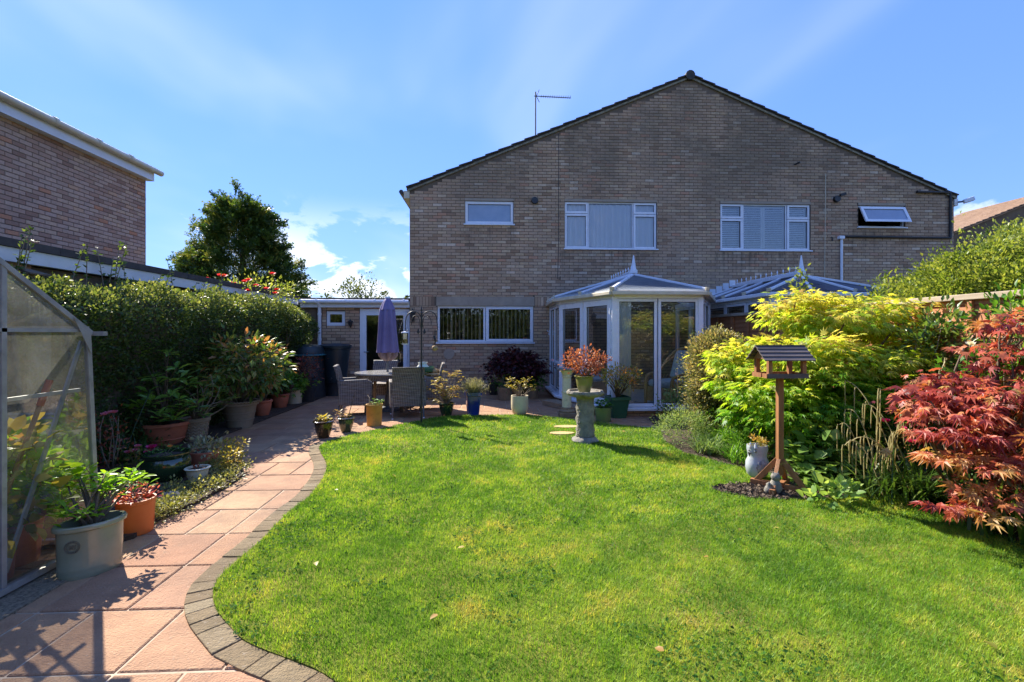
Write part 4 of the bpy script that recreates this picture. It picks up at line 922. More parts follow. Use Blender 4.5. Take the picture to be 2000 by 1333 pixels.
# ================================================================ conservatories
def conservatory(name, label, pts, doors, apex, eave, sill, mat_roof, nroof, crest, finial=True, panes=None):
    t = thing(name, label, 'conservatory', (apex[0], pts[0][1] - 1.5, 0))
    zb, zt = sill, eave - .06; V2 = [Vector(p) for p in pts]; cen = Vector((apex[0], apex[1]))
    for k, p in enumerate(V2):
        w = .075 if 0 < k < len(V2) - 1 else .06
        obj('corner_post', MB().box(p.x - w / 2 - .01, p.x + w / 2 + .01, p.y - w / 2 - .01 - (.0 if 0 < k < len(V2) - 1 else .04), p.y + w / 2 + .01 - (.0 if 0 < k < len(V2) - 1 else .06), zb, zt), 'upvc', t, bevel=.006)
    for k in range(len(V2) - 1):
        a, b = V2[k], V2[k + 1]; d = (b - a).normalized(); nn = Vector((d.y, -d.x))
        if nn.dot(a - cen) < 0: nn = -nn
        q = lambda s, z, o=0: (a.x + d.x * s + nn.x * o, a.y + d.y * s + nn.y * o, z)
        Ln = (b - a).length; up = (nn.x, nn.y, 0)
        obj('dwarf_wall', MB().slab3([q(0, -.03, -.06), q(Ln, -.03, -.06), q(Ln, zb - .05, -.06), q(0, zb - .05, -.06)], (nn.x * .1, nn.y * .1, 0)), 'mortar', t)
        mbk = MB(); s = 0
        for r in range(2):
            s = .0 + (.11 if r else 0)
            while s < Ln - .05:
                e = min(s + .215, Ln); z = -.03 + .075 * r
                mbk.slab3([q(s, z, .041), q(e, z, .041), q(e, z + .065, .041), q(s, z + .065, .041)], (nn.x * .007, nn.y * .007, 0)); s = e + .01
        mbk.t = [.3] * len(mbk.f); obj('base_bricks', mbk, 'brick', t, kind='stuff')
        obj('sill', MB().bar(q(-.03, zb - .022, .05), q(Ln + .03, zb - .022, .05), .2, .05), 'upvc', t, bevel=.008)
        obj('eaves_beam', MB().bar(q(0, zt + .02), q(Ln, zt + .02), .09, .1), 'upvc', t)
        np_ = panes[k]; isd = k in doors
        for i in range(np_):
            s0, s1 = Ln * i / np_ + (.04 if i == 0 else .012), Ln * (i + 1) / np_ - (.04 if i == np_ - 1 else .012)
            w = .105 if isd else .05; z0, z1 = zb + .01, zt - .035; o = .02 if isd else .0
            fm = MB()
            for (sa, sb, za, zc) in ((s0, s1, z0, z0 + w * 1.15), (s0, s1, z1 - w, z1), (s0, s0 + w, z0 + w * 1.15, z1 - w), (s1 - w, s1, z0 + w * 1.15, z1 - w)):
                fm.slab3([q(sa, za, o - .03), q(sb, za, o - .03), q(sb, zc, o - .03), q(sa, zc, o - .03)], (nn.x * .06, nn.y * .06, 0))
            if k == 0 and not isd:
                zm = z0 + .62; fm.slab3([q(s0 + w, zm, o - .03), q(s1 - w, zm, o - .03), q(s1 - w, zm + .06, o - .03), q(s0 + w, zm + .06, o - .03)], (nn.x * .058, nn.y * .058, 0))
            fr = obj('door' if isd else 'window', fm, 'upvc', t, bevel=.004)
            obj('pane', MB().add([q(s0 + w - .004, z0 + w, o), q(s1 - w + .004, z0 + w, o), q(s1 - w + .004, z1 - w, o), q(s0 + w - .004, z1 - w, o)], [(0, 1, 2, 3)]), 'cglass', fr)
            gk = MB()
            for (sa, sb, za, zc) in ((s0 + w - .01, s1 - w + .01, z0 + w * 1.15, z0 + w * 1.15 + .012), (s0 + w - .01, s1 - w + .01, z1 - w - .012, z1 - w), (s0 + w, s0 + w + .012, z0 + w, z1 - w), (s1 - w - .012, s1 - w, z0 + w, z1 - w)):
                gk.slab3([q(sa, za, o + .004), q(sb, za, o + .004), q(sb, zc, o + .004), q(sa, zc, o + .004)], (nn.x * .004, nn.y * .004, 0))
            obj('gasket', gk, 'gasket', fr)
            if isd:
                sh = s1 - .05 if i == 0 else s0 + .05
                obj('handle', MB().bar(q(sh, 1.0, .07), q(sh, 1.14, .07), .02, .02), 'alu', fr)
                for zz_ in (.35, 1.1, 1.8):
                    s_h = s0 - .0 if i == 0 else s1; obj('hinge', MB().tube([q(s_h, zz_, .06), q(s_h, zz_ + .1, .06)], .013, 8), 'upvc', fr)
    # gutter follows the eaves
    off = []
    for k, p in enumerate(V2):
        v = (p - cen); off.append((p.x + v.x / v.length * .14, p.y + (v.y / v.length * .14 if 0 < k < len(V2) - 1 else 0), eave - .0))
    off[0] = (off[0][0], HY - .02, eave); off[-1] = (off[-1][0], HY - .02, eave)
    gm = MB()
    for a, b in zip(off[:-1], off[1:]): gm.bar(a, b, .11, .075)
    obj('gutter', gm, 'cream' if doors else 'upvc', t, bevel=.015)
    # roof sheets and glazing bars
    ri = Vector((apex[0], apex[1], apex[2])); rb = Vector((apex[0], HY - .02, apex[2]))
    ev = [Vector((x, y, eave + .045)) for x, y, z in off]
    panels = []
    for k in range(len(ev) - 1):
        a, b = ev[k], ev[k + 1]
        if k == 0 or k == len(ev) - 2: panels.append([a, b, ri, rb] if k == 0 else [a, b, rb, ri])
        else: panels.append([a, b, ri])
    bars = []
    for k, pn in enumerate(panels):
        obj('roof_panel', MB().slab3(pn, (0, 0, .02)), mat_roof, t)
        n_ = nroof[k]
        for i in range(n_ + 1):
            u = i / n_; lo_ = pn[0].lerp(pn[1], u)
            if len(pn) == 4: hi_ = (rb.lerp(ri, u) if k == 0 else ri.lerp(rb, u))
            else: hi_ = ri
            if i in (0, n_) or len(pn) == 4 or len(pn) == 3: bars.append((lo_, hi_))
    seen = []
    for lo_, hi_ in bars:
        if any((lo_ - s_[0]).length < .03 and (hi_ - s_[1]).length < .03 for s_ in seen): continue
        seen.append((lo_, hi_)); up = Vector((0, 0, .035))
        obj('glazing_bar', MB().bar(lo_ + up, hi_ + up, .06, .04), 'upvc', t, bevel=.006)
        e = lo_ + up; obj('bar_end_cap', MB().bar(e, e + (lo_ - hi_).normalized() * .03, .075, .06), 'cream', t)
    obj('ridge', MB().bar((ri.x, ri.y - .05, ri.z + .06), (rb.x, rb.y, rb.z + .06), .12, .07), 'upvc', t, bevel=.01)
    cr = MB(); nc = crest
    for i in range(nc):
        y = ri.y + .15 + (HY - .1 - ri.y - .2) * i / max(1, nc - 1); cr.tube([(ri.x, y, ri.z + .08), (ri.x, y, ri.z + .17)], .008, 6); cr.lathe([(.0, .16), (.02, .18), (.012, .2), (0, .24)], 6, (ri.x, y, ri.z))
    cr.bar((ri.x, ri.y + .1, ri.z + .12), (ri.x, HY - .12, ri.z + .12), .012, .02)
    obj('cresting', cr, 'upvc', t, kind='stuff')
    if finial:
        obj('finial', MB().lathe([(.085, .05), (.085, .12), (.06, .13), (.045, .2), (.012, .42), (.0, .43)], 6, (ri.x, ri.y - .02, ri.z)), 'upvc', t)
    fl = MB(); poly = [tuple(p) for p in V2]; fl.prism(poly if sum(poly[i][0] * poly[(i + 1) % len(poly)][1] - poly[(i + 1) % len(poly)][0] * poly[i][1] for i in range(len(poly))) > 0 else poly[::-1], -.02, .06)
    obj('floor', fl, 'floor_tile', t); return t
conservatory('conservatory', 'white conservatory with double doors and a pointed finial', [(1.54, HY), (1.54, 10.2), (2.21, 8.42), (3.76, 8.42), (4.72, 10.2), (4.72, HY)], {1}, (3.02, 9.95, 2.66), 2.16, .145, 'roofglass', [4, 2, 1, 2, 4], 9, panes=[2, 2, 2, 2, 2])
conservatory('conservatory', 'white conservatory with dark blue roof beyond the brown fence', [(5.14, HY), (5.14, 8.5), (7.3, 8.5), (7.3, HY)], set(), (6.2, 9.3, 2.58), 2.16, .62, 'roofglass2', [4, 3, 4], 12, panes=[4, 3, 4])
fm = MB()
for i in range(6):
    u = 5.22 + i * .17; fm.box(u, u + .15, HY - .022, HY - .009, 2.26 + i * .075, 2.42 + i * .075)
obj('flashing', fm, 'white_paint', house, kind='stuff')
# furniture inside the first conservatory
def wicker_chair(x, y, rz, label):
    t = thing('wicker_armchair', label, 'chair', (x, y, .06)); c, s_ = math.cos(rz), math.sin(rz)
    w = lambda p: (x + p[0] * c - p[1] * s_, y + p[0] * s_ + p[1] * c, .06 + p[2])
    rail = [(-.34, .38, 0), (-.34, .38, .5), (-.36, .3, .58), (-.37, .0, .6), (-.34, -.3, .95), (-.2, -.42, 1.08), (0, -.45, 1.1), (.2, -.42, 1.08), (.34, -.3, .95), (.37, 0, .6), (.36, .3, .58), (.34, .38, .5), (.34, .38, 0)]
    rl = smooth_curve([Vector(p) for p in rail], 2); obj('frame', MB().tube([w(p) for p in rl], .032, 8), 'wicker', t, smooth=1)
    lat = MB()
    for sg in (-1, 1):
        for i in range(9):
            for dr_ in (-1, 1):
                y0 = -.34 + .08 * i; y1 = y0 + dr_ * .3; y1 = max(-.36, min(.36, y1)); lat.tube([w((sg * .35, y0, .08)), w((sg * .36, y1, .08 + abs(y1 - y0) * 1.6))], .009, 5)
    for i in range(9):
        for dr_ in (-1, 1):
            u0 = -.32 + .08 * i; u1 = max(-.32, min(.32, u0 + dr_ * .4)); lat.tube([w((u0, -.4, .1)), w((u1, -.44, .1 + abs(u1 - u0) * 2.2))], .009, 5)
    obj('lattice', lat, 'wicker', t, kind='stuff')
    obj('apron', MB().slab3([w((-.34, .36, .06)), w((.34, .36, .06)), w((.34, .36, .34)), w((-.34, .36, .34))], Vector(w((0, -.03, 0))) - Vector(w((0, 0, 0)))), 'wicker', t)
    cu = MB().slab3([w((-.31, -.32, .34)), w((.31, -.32, .34)), w((.31, .36, .34)), w((-.31, .36, .34))], (0, 0, .14)); obj('cushion', cu, 'cushion', t, bevel=.05)
    cu = MB().slab3([w((-.3, -.2, .5)), w((.3, -.2, .5)), w((.27, -.36, 1.06)), w((-.27, -.36, 1.06))], Vector(w((0, -.1, -.02))) - Vector(w((0, 0, 0)))); obj('back_cushion', cu, 'cushion', t, bevel=.05)
    for a_, b_ in ((-.32, -.38), (.32, -.38)): obj('leg', MB().tube([w((a_, b_, 0)), w((a_, b_, .6))], .025, 8), 'wicker', t)
wicker_chair(3.62, 9.35, math.radians(115), 'golden wicker armchair with pale cushions behind the large panes')
wicker_chair(2.25, 10.9, math.radians(200), 'golden wicker armchair with pale cushions behind the double doors')
t = thing('side_table', 'small white table inside the conservatory', 'table', (2.75, 9.9, .06)); obj('table_top', MB().lathe([(.0, .5), (.3, .5), (.3, .53), (0, .53)], 24, (2.75, 9.9, .06)), 'upvc', t)
obj('pedestal', MB().lathe([(.16, 0), (.16, .03), (.03, .06), (.03, .5)], 16, (2.75, 9.9, .06)), 'upvc', t)
# drape by the glass
t = obj('door_curtain', MB(), 'curtain') if False else None
cw = thing('window_drape', 'long pale drape hanging inside the conservatory corner', 'curtain', (2.5, 8.7, .1)); curtain(cw, 2.28, 2.55, .15, 2.1, 8.55, 'curtain', 5, .03)
# gecko ornament on the wall
x, z = PY(1075, 653, HY); gk = MB()
gk.tube([(x - .02, HY - .02, z + .10), (x - .01, HY - .02, z + .02), (x + .02, HY - .02, z - .05), (x + .03, HY - .02, z - .1), (x - .01, HY - .02, z - .13), (x - .02, HY - .02, z - .1)], [.022, .028, .022, .014, .009, .004], 6)
for dx, dz, sg in ((-.01, .04, -1), (-.01, .05, 1), (.02, -.04, -1), (.02, -.04, 1)):
    gk.tube([(x + dx, HY - .02, z + dz), (x + dx + sg * .05, HY - .02, z + dz + .02), (x + dx + sg * .075, HY - .02, z + dz + .055)], [.012, .01, .012], 5)
obj('gecko_ornament', gk, 'white_paint', None, smooth=1, label='white metal gecko ornament on the brick wall', cat='ornament')
# ================================================================ fence
FX = 5.0
fe = thing('wooden_fence', 'orange-brown lapped panel fence with pale capping', 'fence', (FX, 6, 0))
y = 2.3
while y < 11.6:
    y1 = min(y + 1.83, 11.7)
    z = .05; i = 0
    while z < 1.76:
        obj('board', MB().slab3([(FX - .012, y + .04, z), (FX - .012, y1 - .04, z), (FX + .004, y1 - .04, z + .105 + random.uniform(0, .006)), (FX + .004, y + .04, z + .105 + random.uniform(0, .006))], (.012, 0, 0)), 'fence', fe); z += .085; i += 1
    for yy in (y + .045, (y * 2 + y1) / 3, (y + 2 * y1) / 3, y1 - .045): obj('batten', MB().box(FX - .045, FX - .016, yy - .022, yy + .022, .05, 1.79), 'fence', fe)
    obj('post', MB().box(FX - .04, FX + .05, y1 - .035, y1 + .035, -.05, 1.83), 'fence', fe)
    obj('capping', MB().box(FX - .06, FX + .06, y, y1 - .003, 1.80, 1.86), 'fence_cap', fe, bevel=.006); y = y1
# ================================================================ water butt, bins
bx, by = G(655, 778); by = 11.55; bx = PY(655, 700, 11.55)[0]
t = thing('water_butt', 'tall dark green water butt with lid on a stand by the downpipe', 'water butt', (bx, by, 0))
obj('stand', MB().lathe([(.27, 0), (.25, .3), (.26, .32)], 24, (bx, by, 0), close=True), 'black_plastic', t, smooth=40)
obj('barrel', MB().lathe([(.25, .32), (.26, .36), (.33, 1.08), (.35, 1.09), (.35, 1.14)], 32, (bx, by, 0), close=True), 'butt', t, smooth=40)
obj('lid', MB().lathe([(.375, 1.12), (.38, 1.17), (.30, 1.20), (.1, 1.22), (.0, 1.22)], 32, (bx, by, 0)), 'butt', t, smooth=40)
obj('tap', MB().tube([(bx, by - .26, .42), (bx, by - .33, .42), (bx, by - .33, .38)], .015, 8), 'black_plastic', t)
obj('hose', MB().tube([(bx - .3, by, 1.1), (bx - .42, by + .15, 1.08), (bx - .47, by + .3, 1.12)], .022, 8), 'black_plastic', t)
cx, cy = -4.16, 11.2
t = thing('compost_bin', 'round black compost bin with domed dark lid behind the pots', 'bin', (cx, cy, 0))
obj('bin_body', MB().lathe([(.42, 0), (.36, .95), (.38, .97)], 28, (cx, cy, 0), close=True), 'black_plastic', t, smooth=40); obj('lid', MB().lathe([(.40, .97), (.41, 1.02), (.36, 1.15), (.2, 1.2), (0, 1.21)], 28, (cx, cy, 0)), 'butt', t, smooth=40)
obj('rim', MB().lathe([(.41, .955), (.43, .96), (.43, .985), (.41, .99)], 28, (cx, cy, 0)), 'teal', t)
# ================================================================ patio set
M['rattan'] = bpy.data.materials.new('grey_rattan'); nt, bs, out = nodes(M['rattan']); p = objc(nt)
def wave(nt, p, scale, direction):
    w = nt.nodes.new('ShaderNodeTexWave'); w.bands_direction = direction; w.inputs['Scale'].default_value = scale; w.inputs['Distortion'].default_value = .6; w.inputs['Detail'].default_value = 1; nt.links.new(p, w.inputs[0]); return w.outputs[1]
hz_ = wave(nt, p, 13, 'Z'); sm = nt.nodes.new('ShaderNodeVectorMath'); sm.operation = 'DOT_PRODUCT'; sm.inputs[1].default_value = (1, 1, 0); nt.links.new(p, sm.inputs[0])
cbx = nt.nodes.new('ShaderNodeCombineXYZ'); nt.links.new(sm.outputs['Value'], cbx.inputs[0]); vx = wave(nt, cbx.outputs[0], 9, 'X')
c = ramp(nt, mapr(nt, noise(nt, p, 7, 3, .6, (1, 1, 9)), .3, .7), [L(66, 58, 54), L(112, 102, 92), L(146, 134, 120)])
c = mixcol(nt, mapr(nt, hz_, .15, .5, .75, 0), c, (.015, .013, .012, 1)); c = mixcol(nt, mapr(nt, vx, .8, .98, 0, .55), c, L(176, 164, 148))
nt.links.new(c, bs.inputs['Base Color']); bs.inputs['Roughness'].default_value = .5; bump(nt, bs, hz_, .8, .006)
def rattan_chair(x, y, rz, label):
    t = thing('rattan_chair', label, 'chair', (x, y, 0), 'rattan chairs round the patio table'); c, s_ = math.cos(rz), math.sin(rz)
    w = lambda p: (x + p[0] * c - p[1] * s_, y + p[0] * s_ + p[1] * c, p[2] + .003)
    def slab(name, prof, half, th, mat='rattan'):
        """curved panel: profile of (y,z) swept across the width"""
        mb = MB(); n = len(prof)
        for hx in (-half, half):
            for (yy, zz_) in prof: mb.v.append(w((hx, yy, zz_)))
            for (yy, zz_) in prof: mb.v.append(w((hx, yy - th, zz_)))
        N = 2 * n
        for i in range(n - 1): mb.f += [(i, i + 1, N + i + 1, N + i), (n + i, N + n + i, N + n + i + 1, n + i + 1), (i, n + i, n + i + 1, i + 1), (N + i, N + i + 1, N + n + i + 1, N + n + i)]
        mb.f += [(0, N, N + n, n), (n - 1, 2 * n - 1, N + 2 * n - 1, N + n - 1)]; return obj(name, mb, mat, t, bevel=.01)
    slab('backrest', [(-.2, .2), (-.22, .44), (-.24, .62), (-.28, .8), (-.31, .88)], .27, .055)
    obj('seat', MB().slab3([w((-.24, -.2, .38)), w((.24, -.2, .38)), w((.24, .28, .38)), w((-.24, .28, .38))], (0, 0, .06)), 'rattan', t, bevel=.01)
    for sg in (-1, 1):
        a = sg * .275
        obj('armrest', MB().slab3([w((a - .03, -.27, .2)), w((a - .03, .28, .2)), w((a - .03, .29, .60)), w((a - .03, .2, .645)), w((a - .03, -.26, .63))], Vector(w((.06, 0, 0))) - Vector(w((0, 0, 0)))), 'rattan', t, bevel=.012)
        for yy in (-.25, .25):
            lg = obj('leg', MB().bar(w((a * .93, yy, .22)), w((a * .95, yy * 1.12, .012)), .03, .03, w2=.022, h2=.022), 'grey_metal', t); obj('foot_cap', MB().bar(w((a * .95, yy * 1.12, .018)), w((a * .95, yy * 1.12, 0)), .028, .028), 'upvc', lg)
    obj('front_panel', MB().slab3([w((-.245, .27, .2)), w((.245, .27, .2)), w((.245, .27, .375)), w((-.245, .27, .375))], Vector(w((0, -.03, 0))) - Vector(w((0, 0, 0)))), 'rattan', t)
    return t
tx, ty, _ = PT(757, 729, 9.15)
t = thing('patio_table', 'round stone-topped rattan patio table', 'table', (tx, ty, 0))
obj('table_top', MB().lathe([(.0, .69), (.56, .69), (.6, .695), (.6, .72), (.0, .72)], 48, (tx, ty, 0)), 'tabletop', t, smooth=40); obj('apron', MB().lathe([(.55, .60), (.57, .685), (.5, .685)], 48, (tx, ty, 0)), 'rattan', t)
for i in range(4):
    a = math.pi / 4 + i * math.pi / 2; obj('leg', MB().bar((tx + .42 * math.cos(a), ty + .42 * math.sin(a), .65), (tx + .46 * math.cos(a), ty + .46 * math.sin(a), 0), .05, .05), 'rattan', t)
rattan_chair(*PT(695, 700, 8.7)[:2], math.radians(-78), 'grey rattan chair turned side-on in front of the water butt'); rattan_chair(*PT(795, 700, 8.45)[:2], math.radians(14), 'grey rattan chair with its woven back to the lawn')
rattan_chair(*PT(742, 700, 10.0)[:2], math.radians(170), 'grey rattan chair between the table and the glazed door'); ch4 = PT(832, 700, 9.3)[:2]; rattan_chair(*ch4, math.radians(96), 'grey rattan chair with a white bag on it behind the feeder pole')
t = thing('parasol', 'closed purple parasol standing through the patio table', 'parasol', (tx, ty, 0))
obj('pole', MB().tube([(tx, ty, 0), (tx, ty, 2.1)], .022, 10), 'grey_metal', t); obj('base', MB().lathe([(.26, 0), (.26, .05), (.06, .08), (.04, .3)], 24, (tx, ty, 0), close=True), 'grey_metal', t)
def folded(prof, n, amp, ph=0):
    mb = MB(); 
    for r, z, k in prof:
        for i in range(n):
            a = 2 * math.pi * i / n; rr = r * (1 + amp * k * math.sin(a * 7 + ph + z * .8) + amp * .5 * k * math.sin(a * 4 + z * 3)); mb.v.append((tx + rr * math.cos(a), ty + rr * math.sin(a), z))
    for j in range(len(prof) - 1):
        for i in range(n): mb.f.append((j * n + i, j * n + (i + 1) % n, (j + 1) * n + (i + 1) % n, (j + 1) * n + i))
    return mb
obj('canopy', folded([(.19, 1.09, 1.2), (.185, 1.2, 1), (.16, 1.5, .9), (.145, 1.75, .8), (.13, 1.9, .7), (.10, 1.97, .4)], 84, .16), 'purple', t, smooth=1)
obj('canopy_cap', folded([(.142, 1.90, .5), (.12, 1.96, .5), (.085, 2.05, .4), (.045, 2.12, .2), (.0, 2.13, 0)], 84, .12, 1), 'purple', t, smooth=1)
obj('canopy_hem', folded([(.05, .93, 1), (.10, .97, 1.5), (.14, 1.03, 1.5), (.16, 1.10, 1)], 84, .24, 2), 'purple_dark', t, smooth=1)
obj('crown_knob', MB().lathe([(.05, 2.12), (.045, 2.15), (.0, 2.16)], 16, (tx, ty, 0)), 'upvc', t)
x, y = ch4
t = thing('shopping_bag', 'crumpled white plastic bag with green print on a chair', 'bag', (x, y, .45))
mb = MB().lathe([(.13, .45), (.17, .52), (.16, .66), (.12, .8), (.07, .86), (.09, .9)], 26, (x - .06, y, 0), jig=.12); obj('bag_body', mb, 'white_bag', t, smooth=1); obj('print', MB().lathe([(.168, .72), (.155, .82)], 10, (x + .0, y - .06, 0), jig=.1), 'greenprint', t, smooth=1)
t = thing('straw_hat', 'straw basket hat lying on the chair arm', 'hat', (x + .2, y - .05, .65)); obj('brim', MB().lathe([(.0, .66), (.21, .67), (.2, .69), (.1, .70)], 24, (x + .17, y - .05, 0), jig=.03), 'straw', t, smooth=1); obj('hat_crown', MB().lathe([(.1, .70), (.09, .76), (.0, .78)], 20, (x + .17, y - .05, 0)), 'straw', t, smooth=1)
# ================================================================ bird feeding pole
x, y = G(823, 828)
t = thing('bird_feeder_pole', 'tall black iron feeding pole with two curved hooks at the lawn edge', 'feeder pole', (x, y, 0))
obj('pole', MB().tube([(x, y, -.05), (x, y, 1.8)], .0145, 8), 'black_iron', t); obj('spike_tip', MB().lathe([(.022, 1.78), (.012, 1.81), (.018, 1.83), (0, 1.9)], 8, (x, y, 0)), 'black_iron', t)
for sg in (-1, 1):
    arcp = [(x, y, 1.5)] + [(x + sg * (.125 - .125 * math.cos(a)), y, 1.66 + .15 * math.sin(a)) for a in np.linspace(.0, math.pi, 10)] + [(x + sg * .26, y, 1.52), (x + sg * .235, y, 1.48), (x + sg * .215, y, 1.51)]
    obj('hook', MB().tube(arcp, .008, 6), 'black_iron', t, smooth=1)
    a2 = [(x + sg * .02, y - .01, 1.55)] + [(x + sg * (.09 - .07 * math.cos(a)), y - .02, 1.62 + .12 * math.sin(a)) for a in np.linspace(0, math.pi * 1.1, 9)]
    obj('scroll', MB().tube(a2, .006, 6), 'black_iron', t, smooth=1); obj('leaf_ornament', MB().lathe([(0, 1.44), (.025, 1.47), (.01, 1.52), (0, 1.53)], 5, (x + sg * .05, y - .01, 0), sq=(1, .4)), 'black_iron', t)
fx_, fz = x - .26, 1.50
t = thing('seed_feeder', 'clear bird seed feeder with white cap hanging from the pole', 'bird feeder', (fx_, y, 1.28))
obj('seed_tube', MB().lathe([(.045, 1.29), (.05, 1.46)], 16, (fx_, y, 0), close=True), 'feeder', t, smooth=40); obj('seed', MB().lathe([(.04, 1.292), (.04, 1.36)], 16, (fx_, y, 0), close=True), 'seed', t); obj('cap', MB().lathe([(.062, 1.46), (.058, 1.475), (0, 1.485)], 16, (fx_, y, 0)), 'upvc', t); obj('tray', MB().lathe([(.05, 1.275), (.055, 1.29)], 16, (fx_, y, 0), close=True), 'upvc', t); obj('wire', MB().tube([(fx_, y, 1.48), (fx_ + .02, y, 1.55)], .003, 5), 'black_iron', t)
fx_ = x + .215
t = thing('hanging_feeder', 'half coconut bird feeder on a chain below the pole hook', 'bird feeder', (fx_, y, 1.17)); obj('chain', MB().tube([(fx_, y, 1.5), (fx_ + .004, y, 1.38), (fx_, y, 1.24)], .007, 5), 'black_iron', t)
obj('shell', MB().lathe([(.0, 1.17), (.035, 1.18), (.05, 1.22), (.035, 1.25), (.0, 1.26)], 12, (fx_, y, 0), jig=.06), 'straw', t, smooth=1); obj('bird_ornament', MB().tube([(fx_ - .02, y, 1.42), (fx_, y, 1.36), (fx_ + .01, y, 1.30)], [.01, .022, .006], 6), 'black_iron', t)

# ================================================================ pots
PROF = {
 'bowl': lambda r, h: [(r * .55, 0), (r * .8, h * .3), (r * .94, h * .72), (r * .97, h * .86), (r * 1.06, h * .88), (r * 1.06, h), (r * .92, h), (r * .9, h * .8)],
 'flare': lambda r, h: [(r * .66, 0), (r * .68, h * .05), (r * .9, h * .8), (r * .92, h * .84), (r * 1.02, h * .86), (r * 1.03, h), (r * .9, h), (r * .86, h * .82)],
 'round': lambda r, h: [(r * .6, 0), (r * .66, h * .06), (r * .88, h * .5), (r * .93, h * .78), (r * .9, h * .84), (r * 1.03, h * .88), (r * 1.05, h * .97), (r * .98, h), (r * .86, h), (r * .84, h * .8)],
 'straight': lambda r, h: [(r * .84, 0), (r * .87, h * .04), (r * .96, h * .88), (r * 1.0, h * .9), (r * 1.0, h), (r * .9, h), (r * .88, h * .85)],
 'egg': lambda r, h: [(r * .6, 0), (r * .84, h * .1), (r * .97, h * .32), (r * 1.0, h * .6), (r * .98, h), (r * .88, h), (r * .86, h * .85)],
 'glazed': lambda r, h: [(r * .55, 0), (r * .58, h * .04), (r * .78, h * .4), (r * .9, h * .8), (r * .88, h * .88), (r * 1.05, h * .93), (r * 1.08, h * .97), (r * 1.0, h), (r * .86, h), (r * .84, h * .85)],
 'fat': lambda r, h: [(r * .62, 0), (r * .85, h * .2), (r * .98, h * .5), (r * .98, h * .72), (r * .9, h * .84), (r * .98, h * .94), (r * .98, h), (r * .86, h), (r * .84, h * .85)],
}
def at_ground(px, py, rb=0, z=0):
    """base centre of a thing whose front foot shows at (px,py)"""
    t = (H - z) * FP / (py - HOR) + rb; r = ray(px); return r.x * t, r.y * t, t / FP
def pot(name, label, px, py, w, h, style, mat, cat='plant pot', base=0., sq=(1, 1), rot=0, power=2, rings=0, n=32, group=None):
    r0 = w / 2 * ((H - base) / (py - HOR)); x, y, m_ = at_ground(px, py, r0 * .8, base); r = w / 2 * m_; hh = h * m_
    t = thing(name, label, cat, (x, y, base), group); pr = PROF[style](r, hh)
    b = obj('pot', MB().lathe(pr, n, (x, y, base), sq, rot, power=power), mat, t, smooth=38)
    for i in range(rings):
        z = hh * (.32 + .25 * i); rr = np.interp(z, [p[1] for p in pr[:5]], [p[0] for p in pr[:5]]); obj('raised_band', MB().lathe([(rr, z - .008), (rr + .008, z - .004), (rr + .008, z + .004), (rr, z + .008)], n, (x, y, base), sq, rot, power=power), mat, b, smooth=1)
    obj('soil', MB().lathe([(0, hh * .86 + .012), (r * .5, hh * .86 + .006), (r * .9, hh * .86)][::-1], n, (x, y, base), sq, rot, power=power), 'soil', t)
    return t, x, y, base + hh * .86, r, m_
def tuft(t, x, y, z, r, hgt, n, size, shape, mat, n_ind=0, up=.8, tint=(.5, .3, .4), stem=6, lo=.2, dz=.5, flat=.8, stemr=.006, clr=None, ncl=None, smat='twig', droop=0.):
    ncl = ncl or max(4, n // 8); per = max(1, n // ncl)
    _, C = crown('foliage', t, (x, y, z + hgt * dz), (r, r, hgt * .5), ncl, per, clr or r * .55, size, shape, mat, n_ind, lo=lo, up=up, tint=tint, flat=flat, droop=droop)
    if stem: stems('stems', t, (x, y, z - .02), C[:stem], stemr, smat)
    return C
def branchy(t, x, y, z, tips, size, per, mat, shape='oval', r=.012, n_ind=0, tint=(.5, .3), up=.9, sub=3, smat='twig', rad=.07, lowleaf=.5, bend=.12):
    """open shrub: bare branches with whorls of leaves at the tips and along them"""
    mb_t = []; P, D, N, T = [], [], [], []
    for tp in tips:
        tp = Vector(tp); mb_t.append(tp); b = Vector((x, y, z))
        subs = [tp] + [b.lerp(tp, random.uniform(lowleaf, .9)) + Vector((random.uniform(-1, 1), random.uniform(-1, 1), random.uniform(-.2, .8))) * rad * 1.6 for _ in range(sub)]
        for s_ in subs:
            if s_ is not tp: mb_t.append(s_)
            k = np.arange(per) * 2.4 + random.random() * 6
            for j in range(per):
                d = Vector((math.cos(k[j]), math.sin(k[j]), random.uniform(-.15, up)))
                P.append(tuple(s_ + d * .01 + Vector((0, 0, -.012 * j * random.random())))); D.append(tuple(d)); N.append((random.uniform(-.3, .3), random.uniform(-.3, .3), 1)); T.append(tint[0] + random.gauss(0, tint[1] * .5))
    stems('stems', t, (x, y, z - .02), mb_t, r, smat, bend)
    n = len(P); foliage('foliage', t, P, D, N, size * rng.uniform(.65, 1.2, n), T, shape, mat, n_ind)
def fan(x, y, z, n, rad, h0, h1, squash=1.0, phase=0):
    out = []
    for i in range(n):
        a = phase + i * 2.4; rr = rad * math.sqrt((i + .6) / n); out.append((x + rr * math.cos(a), y + rr * math.sin(a) * squash, z + random.uniform(h0, h1) * (1 - .35 * (rr / rad) ** 2)))
    return out
